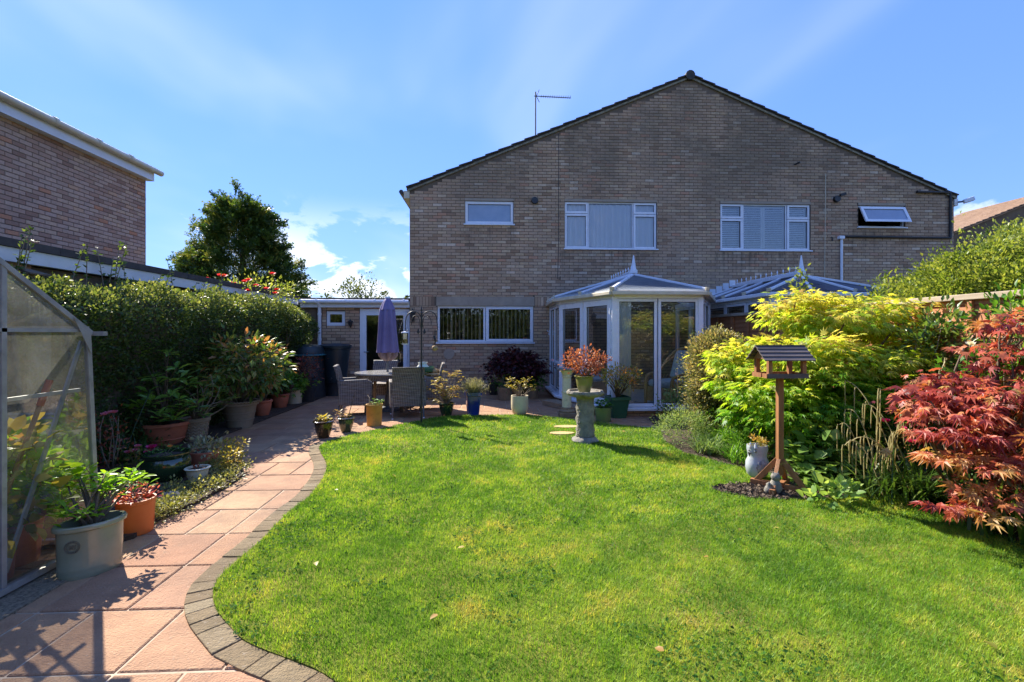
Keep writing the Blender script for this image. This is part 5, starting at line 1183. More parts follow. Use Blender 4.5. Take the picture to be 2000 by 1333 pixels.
# 1 large oval glazed planter
x, y = -2.43, 3.06; t = thing('oval_planter', 'large sage-green glazed oval planter with a lime-leaved shrub beside the greenhouse', 'planter', (x, y, 0))
sq = (1, .66); ro = math.radians(48); hh = .315; rr = .168
pb = obj('pot', MB().lathe([(rr * .88, 0), (rr * .9, .012), (rr * .93, .03), (rr * .91, .04), (rr * .94, .052), (rr * .92, .062), (rr * .95, hh * .88), (rr * 1.05, hh * .91), (rr * 1.06, hh * .97), (rr * 1.02, hh), (rr * .9, hh), (rr * .88, hh * .8)], 48, (x, y, 0), sq, ro), 'sage', t, smooth=40)
obj('soil', MB().lathe([(rr * .9, hh * .84), (rr * .5, hh * .86), (0, hh * .87)], 40, (x, y, 0), sq, ro), 'soil', t)
# pressed roundel on its front
a_f = math.radians(-128); cxx, cyy = rr * .925 * math.cos(a_f), rr * .925 * sq[1] * math.sin(a_f); ex, ey = x + cxx * math.cos(ro) - cyy * math.sin(ro), y + cxx * math.sin(ro) + cyy * math.cos(ro)
nv = Vector((cxx / 1, cyy / sq[1] ** 2)).normalized(); nv = Vector((nv.x * math.cos(ro) - nv.y * math.sin(ro), nv.x * math.sin(ro) + nv.y * math.cos(ro))); tv = Vector((-nv.y, nv.x)); em = MB()
M['roundel'] = pm('worn_stamp', [L(96, 88, 72), L(120, 114, 92)], 20, .5)
ept = lambda a, b: (ex + tv.x * a + nv.x * .004, ey + tv.y * a + nv.y * .004, .2 + b)
for r_ in (.036, .027): em.tube([ept(r_ * math.cos(q), r_ * math.sin(q)) for q in np.linspace(0, 2 * math.pi, 25)], .0022, 5, False)
for i in range(5): em.tube([ept(-.014 + .007 * i, -.014), ept(-.014 + .007 * i, .013)], .0022, 5)
for i in range(18):
    q = i * 2 * math.pi / 18; em.tube([ept(.029 * math.cos(q), .029 * math.sin(q)), ept(.034 * math.cos(q), .034 * math.sin(q))], .002, 4)
obj('roundel', em, 'roundel', pb)
tips = [PT(*q) for q in ((130, 940, 3.05), (150, 925, 3.1), (170, 915, 3.15), (205, 925, 3.1), (235, 925, 3.2), (262, 920, 3.25), (275, 930, 3.3), (115, 985, 2.95), (135, 1000, 2.9), (160, 1000, 2.85), (185, 995, 2.95), (225, 945, 3.1), (195, 950, 3.05), (120, 960, 3.1), (250, 938, 3.15))]
branchy(t, x, y, hh * .85, tips, .075, 8, 'l_lime', 'oval', .012, 200, (.5, .4), .9, 1, 'bark', .05, .7)
# 2.. pots on the left
t, x, y, z, r, mm = pot('potted_sedum', 'orange plastic pot of pink sedum behind the oval planter', 265, 1050, 66, 66, 'straight', 'orange_pot'); tuft(t, x, y, z, .12, .1, 220, .035, 'oval', 'l_pinksed', 0, .6, (.5, .2, .5), 0); branchy(t, x, y, z, fan(x, y, z, 4, .08, .16, .24), .06, 7, 'l_green', 'oval', .006, 40, sub=0)
t, x, y, z, r, mm = pot('glazed_bowl', 'wide dark green glazed bowl with sparse seedlings by the path', 325, 950, 84, 56, 'fat', 'green_glaze'); branchy(t, x, y, z, fan(x, y, z, 6, .14, .03, .1), .045, 6, 'l_green', 'oval', .004, 0, sub=0); flowers(t, [(x + .06, y - .04, z + .1), (x + .03, y, z + .09)], .05, 'flower_orange', 5)
t, x, y, z, r, mm = pot('potted_succulent', 'low terracotta pot with pale cream-edged foliage on the bed corner', 399, 918, 54, 32, 'straight', 'terracotta'); tuft(t, x, y, z, .17, .12, 260, .045, 'small', 'l_lav', 0, .7, (.5, .2, .5), 4)
t, x, y, z, r, mm = pot('cream_bowl', 'tiny cream bowl nestled in ground cover', 386, 948, 42, 30, 'glazed', 'cream_clay'); tuft(t, x, y, z, .05, .05, 24, .03, 'small', 'l_rust', 0)
t, x, y, z, r, mm = pot('potted_magnolia', 'broad round terracotta tub holding a tall open magnolia', 320, 878, 94, 46, 'bowl', 'terracotta', rings=1)
tips = [PT(q[0], q[1], q[2] - .38) for q in ((282, 670, 6.35), (318, 668, 6.5), (330, 690, 6.4), (300, 735, 6.3), (345, 720, 6.3), (365, 740, 6.5), (275, 790, 6.2), (262, 800, 6.3), (300, 780, 6.1), (330, 770, 6.1), (355, 790, 6.2), (385, 790, 6.3), (310, 810, 6.1), (340, 815, 6.2), (290, 765, 6.25))]
branchy(t, x, y, z, tips, .15, 6, 'l_mag', 'oval', .013, 150, (.5, .5), .8, 1, 'bark', .07)
t, x, y, z, r, mm = pot('potted_rhododendron', 'tan basket-weave pot with a sprawling bare-stemmed rhododendron', 382, 868, 50, 48, 'flare', 'taupe_clay')
wv = MB()
for j in range(6):
    zz_ = .06 + j * .04; ra = r * (.70 + .2 * zz_ / .33)
    wv.tube([(x + (ra + .004) * math.cos(q), y + (ra + .004) * math.sin(q), zz_ + .012 * math.sin(q * 14)) for q in np.linspace(0, 2 * math.pi, 85)], .008, 5, False)
obj('weave', wv, 'taupe_clay', t, kind='stuff')
tips = [PT(q[0], q[1], q[2] - .3) for q in ((385, 745, 6.6), (412, 735, 6.7), (430, 755, 6.8), (455, 775, 6.9), (402, 770, 6.6), (425, 790, 6.8), (372, 790, 6.5), (360, 760, 6.6), (395, 800, 6.6))]
branchy(t, x, y, z, tips, .11, 7, 'l_rhodo', 'oval', .013, 60, (.4, .4), .5, 1, 'twig', .06, .7, .22)
t, x, y, z, r, mm = pot('potted_rhododendron', 'very large taupe tub with a dense dome of rhododendron', 468, 840, 66, 52, 'flare', 'taupe_clay', rings=2)
rope = MB().tube([(x + r * 1.05 * math.cos(q), y + r * 1.05 * math.sin(q), z + .05 + .006 * math.sin(q * 40)) for q in np.linspace(0, 2 * math.pi, 160)], .014, 5, False); obj('rope_rim', rope, 'taupe_clay', t)
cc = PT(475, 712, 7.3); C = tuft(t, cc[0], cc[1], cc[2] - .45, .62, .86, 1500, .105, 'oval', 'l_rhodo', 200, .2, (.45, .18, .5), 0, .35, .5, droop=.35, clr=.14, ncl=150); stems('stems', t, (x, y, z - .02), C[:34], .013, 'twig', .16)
t, x, y, z, r, mm = pot('potted_shrub', 'round terracotta pot with a small leafy standard shrub next to the taupe tub', 512, 816, 36, 32, 'round', 'terracotta'); cc = PT(520, 715, 8.5); C = tuft(t, cc[0], cc[1], cc[2] - .28, .3, .6, 420, .085, 'oval', 'l_rhodo', 0, .3, (.5, .2, .6), 0, ncl=50); stems('stems', t, (x, y, z), C[:14], .012, 'twig', .15)
t, x, y, z, r, mm = pot('potted_maple', 'terracotta bowl with a low green and purple maple', 547, 800, 34, 29, 'round', 'terracotta'); cc = PT(545, 745, 9.4); tuft(t, cc[0], cc[1], cc[2] - .17, .27, .32, 420, .07, 'palm5', 'l_green', 0, .3, (.5, .3, .4), 8); crown('purple_leaves', t, (cc[0] - .05, cc[1] - .12, cc[2] - .16), (.24, .16, .08), 14, 10, .1, .06, 'palm5', 'l_pacer')
t, x, y, z, r, mm = pot('potted_maple', 'cream pot with painted band and a small yellow-green maple', 575, 792, 30, 33, 'straight', 'cream_clay'); cc = PT(578, 748, 9.9); tuft(t, cc[0], cc[1], cc[2] - .12, .27, .26, 360, .07, 'palm5', 'l_green', 0, .3, (.7, .2, .4), 8); crown('purple_leaves', t, (cc[0] - .04, cc[1], cc[2] + .1), (.22, .16, .07), 14, 10, .1, .06, 'palm5', 'l_pacer')
x, y = PY(601, 760, 10.55)[0], 10.4
t = thing('black_planter', 'tall black square planter with a brown-leaved shrub beside the downpipe', 'planter', (x, y, 0)); obj('planter_box', MB().lathe([(.16, 0), (.2, .45), (.22, .46), (.22, .5), (.19, .5), (.19, .44)], 32, (x, y, 0), power=6), 'black_plastic', t, smooth=30); obj('soil', MB().lathe([(.19, .45), (0, .46)], 16, (x, y, 0), power=6), 'soil', t); tuft(t, x, y, .44, .26, .5, 600, .055, 'oval', 'l_rust', 0, .2, (.35, .2, .5), 10)
flowers(t, [PT(586, 703, 10.1)], .06, 'flower_pink', 5)
# 3 pots along the lawn edge
t, x, y, z, r, mm = pot('glazed_pot', 'dark brown glazed pot with a pale leafy rosette at the lawn corner', 632, 858, 38, 33, 'glazed', 'brown_glaze'); branchy(t, x, y, z, fan(x, y, z, 7, .1, .03, .11), .075, 7, 'l_gold', 'oval', .005, 45, (.3, .3), .9, 0)
t, x, y, z, r, mm = pot('glazed_pot', 'small blue-green glazed pot with a bare cane and dry twig', 676, 846, 32, 28, 'glazed', 'teal_glaze'); obj('cane', MB().tube([(x + .02, y, z), (*PT(694, 765, 7.2),)], .006, 6), 'bark', t); branchy(t, x, y, z, [PT(655, 802, 7.1), PT(662, 808, 7.05), PT(683, 808, 7.1)], .04, 5, 'l_gold', 'small', .006, 0, (.8, .3), .6, 2, 'twig', .03)
t, x, y, z, r, mm = pot('tall_pot', 'tall mustard clay pot with a sprig of green leaves in front of the chair', 731, 834, 32, 42, 'straight', 'mustard'); branchy(t, x, y, z, fan(x + .05, y, z, 5, .08, .06, .14), .05, 6, 'l_green', 'wide', .005, 0, (.7, .3), .6, 0); stems('dead_stems', t, (x - .04, y, z), [PT(718, 772, 7.7), PT(722, 776, 7.7), PT(705, 792, 7.65)], .006, 'twig', .2)
t, x, y, z, r, mm = pot('glazed_pot', 'dark green glazed pot with a golden-leaved twiggy shrub', 872, 815, 32, 26, 'glazed', 'green_glaze'); cc = PT(868, 758, 8.55); branchy(t, x, y, z, [(cc[0] + q[0], cc[1] + q[1], cc[2] + q[2]) for q in ((-.3, 0, -.02), (-.2, .1, .12), (-.1, -.1, .2), (0, .05, .3), (.12, -.05, .26), (.22, .05, .3), (.28, 0, .12), (-.24, -.1, -.18), (.15, .1, .0), (.05, -.15, -.05), (-.08, 0, .05), (.2, -.1, -.1))], .065, 7, 'l_gold', 'wide', .008, 60, (.45, .5), .3, 3, 'twig', .09, .45)
t, x, y, z, r, mm = pot('tall_blue_planter', 'tall tapered cobalt blue square planter with lavender', 924, 814, 31, 46, 'flare', 'blue_glaze', power=7, rot=.25); n = 420; a = rng.uniform(0, 2 * math.pi, n); q = rng.uniform(0, .1, n); P = np.stack([x + q * np.cos(a), y + q * np.sin(a), np.full(n, z)], 1); blades('lavender', t, P, .3, .008, 'l_lav', .62, .35, 3)
C, _ = crown_centers((x, y, z + .13), (.24, .2, .15), 60); P, o = clump_points(C, 9, .06); foliage('lavender_leaves', t, P, np.tile([[0, 0, 1.]], (len(P), 1)) + rng.normal(size=(len(P), 3)) * .5, unit(len(P)), np.full(len(P), .045), rng.random(len(P)), 'narrow', 'l_lav')
t, x, y, z, r, mm = pot('rounded_planter', 'smooth cream rounded planter with a bare-stemmed pale azalea', 1015, 812, 34, 37, 'egg', 'cream_clay'); branchy(t, x, y, z, [PT(*q) for q in ((992, 748, 8.6), (1000, 740, 8.7), (1012, 745, 8.6), (1022, 740, 8.7), (1038, 738, 8.7), (1042, 752, 8.65), (1005, 758, 8.5), (1025, 755, 8.55))], .065, 8, 'l_gold', 'oval', .009, 50, (.25, .3), .7, 1, 'twig', .06, .75)
# stone troughs with the purple maple by the wall
for i, (px_, w_) in enumerate(((986, 30), (1039, 27), (1010, 36))):
    t, x, y, z, r, mm = pot('stone_planter', ['round stone planter below the purple maple, beside a black pot', 'round stone planter below the purple maple, next to the conservatory', 'round stone planter holding the low purple maple'][i], px_, [783, 779, 775][i], w_, 25, 'straight', 'stonebrown')
    if i < 2: tuft(t, x, y, z, .26, .3, 300, .07, 'palm5' if i else 'narrow', 'l_green', 0, .3, (.1, .2, .4), 5)
    else:
        cc = PT(1010, 718, 10.85); _, C = crown('foliage', t, (cc[0], cc[1], cc[2] - .02), (.66, .45, .36), 190, 16, .15, .075, 'palm5', 'l_pacer', 0, lo=.5, zmin=-.55, up=0, droop=.5, tint=(.4, .2, .5)); stems('trunk', t, (x, y, z), C[:24], .02, 'bark', .2)
t, x, y, z, r, mm = pot('black_pot', 'plain black pot in the shade under the kitchen window', 966, 772, 24, 24, 'straight', 'black_plastic'); tuft(t, x, y, z, .14, .12, 60, .07, 'oval', 'l_rhodo', 0, stem=3)
# 4 pedestal, bird bath, pots by the conservatory
x, y, mm = at_ground(1107, 816, .13); t = thing('fluted_pedestal', 'cream fluted garden pedestal on a brown square base', 'pedestal', (x, y, 0))
obj('plinth', MB().box(x - .14, x + .14, y - .14, y + .14, 0, .075), 'stonebrown', t, bevel=.01); obj('foot', MB().lathe([(.135, .076), (.14, .10), (.12, .125), (.105, .135), (.11, .15), (.085, .165)], 32, (x, y, 0)), 'stonebrown', t, smooth=40)
sh = MB(); n = 48; zs = [(.165, .082), (.40, .08), (.41, .09), (.44, .09), (.45, .08), (.68, .075), (.69, .085), (.715, .085), (.72, .075)]
for z_, r_ in zs:
    for i in range(n):
        a = 2 * math.pi * i / n; q = r_ * (1 - (.055 * (1 if (i % 4) < 2 else 0) if r_ < .084 else 0)); sh.v.append((x + q * math.cos(a), y + q * math.sin(a), z_))
for j in range(len(zs) - 1):
    for i in range(n): sh.f.append((j * n + i, j * n + (i + 1) % n, (j + 1) * n + (i + 1) % n, (j + 1) * n + i))
obj('shaft', sh, 'cream_stone', t, smooth=30); obj('capital', MB().lathe([(.075, .72), (.09, .76), (.125, .80), (.13, .81)], 24, (x, y, 0), power=4, rot=math.pi / 4 * 0), 'cream_stone', t, smooth=30); obj('cap_slab', MB().box(x - .15, x + .15, y - .15, y + .15, .81, .845), 'stone', t, bevel=.008)
x, y, mm = at_ground(1143, 868, .13); bz = .66; t = thing('bird_bath', 'rough grey cast-stone bird bath on a trunk-like column', 'bird bath', (x, y, 0))
def rough_lathe(prof, n, c, amp, fr, seed):
    mb = MB(); r2 = random.Random(seed)
    for r_, z_ in prof:
        for i in range(n):
            a = 2 * math.pi * i / n; q = r_ * (1 + amp * math.sin(a * fr + z_ * 31 + seed) * math.cos(a * 3 - z_ * 47) + r2.uniform(-amp, amp) * .5); mb.v.append((c[0] + q * math.cos(a), c[1] + q * math.sin(a), c[2] + z_))
    for j in range(len(prof) - 1):
        for i in range(n): mb.f.append((j * n + i, j * n + (i + 1) % n, (j + 1) * n + (i + 1) % n, (j + 1) * n + i))
    mb.f.append(tuple(reversed(range(n)))); return mb
obj('foot', rough_lathe([(.17, 0), (.175, .03), (.15, .06), (.11, .085), (.09, .1)], 30, (x, y, 0), .1, 6, 1), 'stone', t, smooth=50); obj('column', rough_lathe([(.125, .09)] + [(.118 + .006 * math.sin(i * 2.1), .12 + i * .05) for i in range(9)] + [(.112, .57), (.13, .62), (.15, .635)], 30, (x, y, 0), .07, 7, 2), 'stone', t, smooth=50)
obj('basin', rough_lathe([(.10, .59), (.18, .61), (.235, .635), (.25, .66), (.24, .69), (.215, .69), (.2, .665), (.1, .655), (.0, .655)], 40, (x, y, 0), .045, 11, 3), 'stone', t, smooth=50); iv = MB()
for i in range(26): a = i * 2.4; z_ = .1 + i * .018; iv.lathe([(0, -.012), (.016, 0), (0, .014)], 5, (x - .095 + .02 * math.cos(a), y - .065 + .025 * math.sin(a), z_))
obj('ivy_relief', iv, 'stone', t, kind='stuff')
t = thing('glazed_pot', 'olive glazed pot of rusty red azalea standing on the bird bath', 'plant pot', (x, y, .66)); obj('pot', MB().lathe([(q[0], q[1]) for q in PROF['glazed'](.13, .235)], 32, (x - .01, y, .656)), 'olive_glaze', t, smooth=38); obj('soil', MB().lathe([(.115, .86), (0, .87)], 20, (x - .01, y, 0)), 'soil', t)
C = tuft(t, x, y + .02, .87, .28, .32, 1300, .036, 'small', 'l_rust', 0, .5, (.55, .15, .5), 26, .3, .62, stemr=.006, ncl=90, clr=.08)
t, x, y, z, r, mm = pot('square_tub', 'dark green square plastic tub with an orange-flecked azalea', 1206, 818, 42, 41, 'flare', 'green_plastic', power=7, rot=.12); cc = PT(1212, 738, 8.25)
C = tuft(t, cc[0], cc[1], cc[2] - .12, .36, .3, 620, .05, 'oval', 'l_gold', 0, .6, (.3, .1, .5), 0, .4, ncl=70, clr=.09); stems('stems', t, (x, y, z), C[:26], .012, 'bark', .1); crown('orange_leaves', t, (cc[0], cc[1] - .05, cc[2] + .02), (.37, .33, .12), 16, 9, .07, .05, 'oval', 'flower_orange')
t, x, y, z, r, mm = pot('low_tub', 'pale green round plastic tub beside the square tub', 1178, 826, 33, 28, 'straight', 'lt_green_plastic'); branchy(t, x, y, z, fan(x, y, z, 9, .13, .04, .15), .08, 7, 'l_green', 'wide', .005, 0, (.2, .4), .7, 0)
# doorstep of the conservatory
obj('doorstep', MB().slab3([(1.35, 9.9, 0), (2.0, 8.55, 0), (1.72, 8.42, 0), (1.08, 9.75, 0)], (0, 0, .1)), 'stonebrown', None, bevel=.01, label='low stone doorstep at the conservatory doors', cat='step')
# ================================================================ bird table, owl, figurine
x, y, mm = at_ground(1523, 962, .03); t = thing('bird_table', 'wooden roofed bird table on a tall post with splayed feet', 'bird table', (x, y, 0))
rz = math.radians(-1); c_, s_ = math.cos(rz), math.sin(rz); w = lambda p: (x + p[0] * c_ - p[1] * s_, y + p[0] * s_ + p[1] * c_, p[2] + .03)
obj('post', MB().bar(w((0, 0, .12)), w((0, 0, 1.02)), .05, .05, up=(c_, s_, 0)), 'wood', t, bevel=.003)
for i in range(4):
    a = math.pi / 4 + i * math.pi / 2; f = (math.cos(a), math.sin(a)); obj('brace', MB().bar(w((f[0] * .02, f[1] * .02, .26)), w((f[0] * .2, f[1] * .2, .03)), .035, .045), 'wood', t, bevel=.003)
    obj('foot', MB().bar(w((f[0] * .04, f[1] * .04, .02)), w((f[0] * .25, f[1] * .25, .02)), .045, .045), 'wood', t, bevel=.003)
tw, td, tz = .185, .125, 1.02
obj('tray', MB().slab3([w((-tw, -td, tz)), w((tw, -td, tz)), w((tw, td, tz)), w((-tw, td, tz))], (0, 0, .015)), 'wood', t)
for a, b in (((-tw, -td), (tw, -td)), ((tw, -td), (tw, td)), ((tw, td), (-tw, td)), ((-tw, td), (-tw, -.03)), ((-tw, -.05 + .03 - .03), (-tw, -td))): obj('tray_edge', MB().bar(w((*a, tz + .02)), w((*b, tz + .02)), .014, .04), 'roofwood' if a[1] == b[1] and a[1] < 0 else 'wood', t)
for sx_ in (-1, 1):
    for sy_ in (-1, 1): obj('upright', MB().bar(w((sx_ * (tw - .03), sy_ * (td - .022), tz + .01)), w((sx_ * (tw - .03), sy_ * (td - .022), tz + .175)), .036, .036, up=(c_, s_, 0)), 'wood', t)
for sx_ in (-1, 1): obj('gable', MB().slab3([w((sx_ * (tw - .02), -td + .005, tz + .17)), w((sx_ * (tw - .02), td - .005, tz + .17)), w((sx_ * (tw - .02), 0, tz + .265))], Vector(w((.014 * sx_, 0, 0))) - Vector(w((0, 0, 0)))), 'wood', t)
for sy_ in (-1, 1):
    for i in range(4):
        y0 = sy_ * (.165 - i * .041); y1 = sy_ * (.165 - (i + 1) * .041 - .012); z0_ = tz + .145 + i * .033; z1_ = z0_ + .042
        obj('roof_slat', MB().slab3([w((-tw - .045, y0, z0_ + .012)), w((tw + .045, y0, z0_ + .012)), w((tw + .045, y1, z1_)), w((-tw - .045, y1, z1_))], (0, 0, .009)), 'roofwood', t)
x, y, mm = at_ground(1479, 942, .1); t = thing('owl_planter', 'pale grey glazed owl-shaped planter with a succulent beside the bird table', 'planter', (x, y, .03))
obj('owl_body', MB().lathe([(.075, .0), (.1, .03), (.112, .09), (.108, .15), (.088, .19), (.09, .22), (.1, .27), (.098, .31), (.085, .31), (.08, .28)], 30, (x, y, .03), sq=(1, .9)), 'owl', t, smooth=40)
obj('owl_wing', MB().lathe([(0, -.085), (.05, -.06), (.07, .0), (.055, .05), (0, .08)], 14, (x + .01, y - .085, .135), sq=(1, .35)), 'owl_dark', t, smooth=1)
for dx in (-.085, -.055): obj('ear_tuft', MB().lathe([(.022, 0), (.012, .03), (0, .055)], 8, (x + dx, y - .03 - .04 * (dx > -.07), .325)), 'owl', t)
obj('beak', MB().lathe([(.018, .03), (.012, .01), (0, -.02)], 6, (x - .1, y - .035, .25)), 'owl_dark', t)
for dx, dy in ((-.092, -.02), (-.06, -.075)): obj('eye', MB().lathe([(0, -.016), (.016, 0), (0, .016)], 10, (x + dx, y + dy, .295)), 'owl_dark', t)
crown('succulent', t, (x, y, .37), (.08, .08, .05), 26, 7, .03, .03, 'oval', 'l_gold', tint=(.6, .2, .5))
x, y, mm = at_ground(1510, 970, .03); t = thing('stone_figurine', 'small weathered stone animal figurine under the bird table', 'ornament', (x, y, .03)); fg = rough_lathe([(.04, 0), (.055, .03), (.05, .07), (.035, .10), (.03, .11)], 20, (x + .02, y, .03), .05, 5, 5); obj('body', fg, 'stone', t, smooth=60)
obj('head', rough_lathe([(.01, .10), (.035, .115), (.04, .14), (.03, .165), (.0, .175)], 18, (x + .02, y - .005, .03), .05, 4, 6), 'stone', t, smooth=60); obj('cub', rough_lathe([(.035, 0), (.045, .02), (.03, .05), (.02, .06), (.024, .075), (.0, .095)], 18, (x - .045, y - .01, .03), .06, 4, 7), 'stone', t, smooth=60)
for dx in (0, .045): obj('ear', MB().lathe([(.012, 0), (0, .03)], 6, (x + dx, y, .19)), 'stone', t)
obj('rock', rough_lathe([(.09, 0), (.1, .03), (.06, .075), (0, .09)], 16, (G(285 + 45, 985)[0], G(330, 985)[1], .02), .12, 4, 9), 'stone', None, smooth=60, label='flat grey rock lying under the dark green bowl', cat='rock')

# ================================================================ greenhouse
gx, gxb = -2.66, -4.45; ea, eb, fa, fb = 3.32, 1.38, 3.40, 1.30; ze, zr, yr = 1.47, 2.1, 2.35
gh = thing('greenhouse', 'aluminium greenhouse with cloudy dirty glass at the path edge', 'greenhouse', (gx - .9, yr, 0))
def gbar(p, q, w=.03, h=.03, name='frame_bar'): return obj(name, MB().bar(p, q, w * .72, h * .72), 'alu', gh)
for X in (gx, gxb):
    gbar((X, ea, ze), (X, fa, .04), .035, .045); gbar((X, eb, ze), (X, fb, .04), .035, .045)
    gbar((X, ea + .03, ze - .02), (X, yr, zr), .04, .04, 'rafter'); gbar((X, eb - .03, ze - .02), (X, yr, zr), .04, .04, 'rafter')
    gbar((X, fa, .04), (X, fb, .04), .05, .05, 'base_rail'); gbar((X, ea, ze), (X, eb, ze))
    for yy in (2.765, 1.93): gbar((X, yy, .06), (X, yy, zr - abs(yy - yr) * (zr - ze) / (ea - yr)), .03, .04)
gbar((gx, ea, ze + .01), (gxb, ea, ze + .01), .05, .05, 'eaves_rail'); gbar((gx, eb, ze), (gxb, eb, ze), .05, .05, 'eaves_rail'); gbar((gx, yr, zr), (gxb, yr, zr), .06, .06, 'ridge_bar'); gbar((gx, fa, .04), (gxb, fa, .04), .05, .05, 'base_rail'); gbar((gx, fb, .04), (gxb, fb, .04), .05, .05, 'base_rail')
gbar((gx + .08, ea + .05, ze - .02), (gx - .1, ea + .05, ze - .02), .05, .04, 'gutter_end')
for i in range(1, 3):
    X = gx + (gxb - gx) * i / 3; gbar((X, ea, ze), (X, fa, .04)); gbar((X, ea, ze), (X, yr, zr)); gbar((X, eb, ze), (X, fb, .04)); gbar((X, eb, ze), (X, yr, zr))
gbar((gx - .02, 3.30, 1.40), (gx - .02, 2.80, .12), .02, .03, 'brace'); gbar((gx - .03, 3.3, 1.08), (gx - .03, 2.79, 1.08), .02, .03, 'brace')
obj('gusset', MB().slab3([(gx + .02, ea, ze), (gx + .02, ea - .13, ze + .085), (gx + .02, ea - .07, ze - .02), (gx + .02, ea + .01, ze - .16)], (.004, 0, 0)), 'alu', gh)
def pane(poly, m_='dirtyglass'): obj('pane', MB().add(poly, [tuple(range(len(poly)))]), m_, gh)
zrk = lambda yy: zr - abs(yy - yr) * (zr - ze) / (ea - yr)
for X in (gx + .004, gxb):
    for z0_, z1_ in ((.06, .60), (.60, 1.08), (1.08, 1.46)):
        fy = lambda z: fa + (ea - fa) * (z - .04) / (ze - .04)
        pane([(X, 2.78, z0_), (X, fy(z0_), z0_), (X, fy(z1_), z1_), (X, 2.78, z1_)]); pane([(X, 1.92, z0_), (X, fb + .02, z0_), (X, fb + .04, z1_), (X, 1.92, z1_)])
    pane([(X, 2.78, ze), (X, ea, ze), (X, 2.78, zrk(2.78))]); pane([(X, 1.92, ze), (X, eb, ze), (X, 1.92, zrk(1.92))]); pane([(X, 1.95, .06), (X, 2.75, .06), (X, 2.75, ze), (X, 1.95, ze)]); pane([(X, 1.95, ze), (X, 2.75, ze), (X, 2.75, zrk(2.75)), (X, yr, zr), (X, 1.95, zrk(1.95))])
for i in range(3):
    a, b = gx + (gxb - gx) * i / 3 - .01, gx + (gxb - gx) * (i + 1) / 3 + .01
    for (y0, z0_, y1, z1_) in ((fa, .06, ea, ze), (ea, ze, yr, zr), (yr, zr, eb, ze), (eb, ze, fb, .06)): pane([(a, y0, z0_), (b, y0, z0_), (b, y1, z1_), (a, y1, z1_)], 'clearglass')
sh = thing('greenhouse_staging', 'slatted aluminium staging inside the greenhouse', 'staging', (-3.6, 2.9, 0))
for i in range(5): obj('slat', MB().bar((gx - .2, 2.75 + i * .11, .74), (gxb + .1, 2.75 + i * .11, .74), .06, .015), 'alu', sh)
for X in (gx - .25, gxb + .15):
    for yy in (2.75, 3.2): obj('leg', MB().bar((X, yy, .02), (X, yy, .735), .03, .03), 'alu', sh)
br = thing('broom', 'broom with a wooden shaft and orange grip leaning inside the greenhouse', 'broom', (-2.95, 2.75, 0)); p0, p1 = Vector((-2.86, 2.80, .06)), Vector((-2.74, 3.14, 1.16)); obj('shaft', MB().tube([p0, p0.lerp(p1, .86)], .013, 8), 'wood', br); obj('grip', MB().tube([p0.lerp(p1, .86), p1], .018, 8), 'orange_pot', br, smooth=40); obj('brush_head', MB().box(-2.93, -2.79, 2.68, 2.9, .0, .06), 'wood', br, bevel=.01)
for i, (dx, dy, hh, lb) in enumerate(((-.28, 2.95, .95, 'yellowing leafy plant in a pot inside the greenhouse'), (-.35, 3.2, .8, 'lime-leaved plant in a pot against the far greenhouse glass'))):
    X = gx + dx; t = thing('greenhouse_plant', lb, 'plant', (X, dy, 0)); obj('pot', MB().lathe(PROF['straight'](.14, .26), 24, (X, dy, 0)), 'terracotta', t, smooth=38); obj('soil', MB().lathe([(.12, .22), (0, .225)], 16, (X, dy, 0)), 'soil', t)
    C = tuft(t, X, dy, .24, .24, hh - .3, 330, .085, 'wide', 'l_lime' if i else 'l_gold', 0, .3, (.4, .3, .5), 8)
crown('yellow_leaves', t, (gx - .3, 3.05, .62), (.22, .28, .3), 22, 9, .12, .08, 'wide', 'l_lime', tint=(.7, .2, .4))
x = GX + .06
nbx = thing('nest_box', 'small weathered wooden nest box on the garage wall above the hedge', 'nest box', (x, 4.72, 1.85)); yy, zz_ = PX(52, 550, -4.5); obj('box_body', MB().box(x - .02, x + .12, yy - .09, yy + .09, zz_ - .13, zz_ + .07), 'twig', nbx, bevel=.004); obj('box_roof', MB().slab3([(x - .03, yy - .12, zz_ + .12), (x + .18, yy - .12, zz_ + .06), (x + .18, yy + .12, zz_ + .06), (x - .03, yy + .12, zz_ + .12)], (0, 0, .015)), 'bark', nbx); obj('entrance_hole', MB().tube([(x + .12, yy, zz_ - .02), (x + .123, yy, zz_ - .02)], .02, 14), 'gasket', nbx)
# ================================================================ hedge, climbing rose
hg = thing('hedge', 'long dense dark hedge clothing the garage wall', 'hedge', (-4.2, 7, 0))
def hedge_cloud(n, y0, y1):
    y = rng.uniform(y0, y1, n); Pq = np.stack([y, y * 0], 1)
    top = np.interp(y, [3.4, 4.2, 5.5, 7, 9, 10.8, 11.7], [1.8, 1.92, 1.95, 2.02, 2.12, 2.1, 1.9]); front = np.interp(y, [3.4, 5, 8, 10, 11.7], [-4.36, -4.34, -4.32, -4.34, -4.46])
    u = rng.uniform(0, 1, n); Lf = top - .22; Lt = .62; s_ = u * (Lf + Lt); onf = s_ < Lf
    bul = lambda q: .36 * np.clip((q - .8) / .8, 0, 1) ** 2 * (3 - 2 * np.clip((q - .8) / .8, 0, 1)); x = np.where(onf, front + bul(s_), front + .36 - (s_ - Lf)); z = np.where(onf, s_, top - .22 + .22 * np.clip((s_ - Lf) / .25, 0, 1) ** .6)
    nx = np.where(onf, 1., .25); nz = np.where(onf, .15, 1.); nn = np.stack([nx, rng.normal(size=n) * .25, nz], 1)
    b = (fbm(np.stack([y * 1.0, z + x], 1), 2.2) - .5) * .46; dp = np.abs(rng.normal(size=n)) * .09
    P = np.stack([x, y, z], 1) + nrm(nn) * (b - dp)[:, None]; return P, nrm(nn), onf, z
P, nn, onf, z = hedge_cloud(70000, 3.45, 11.7)
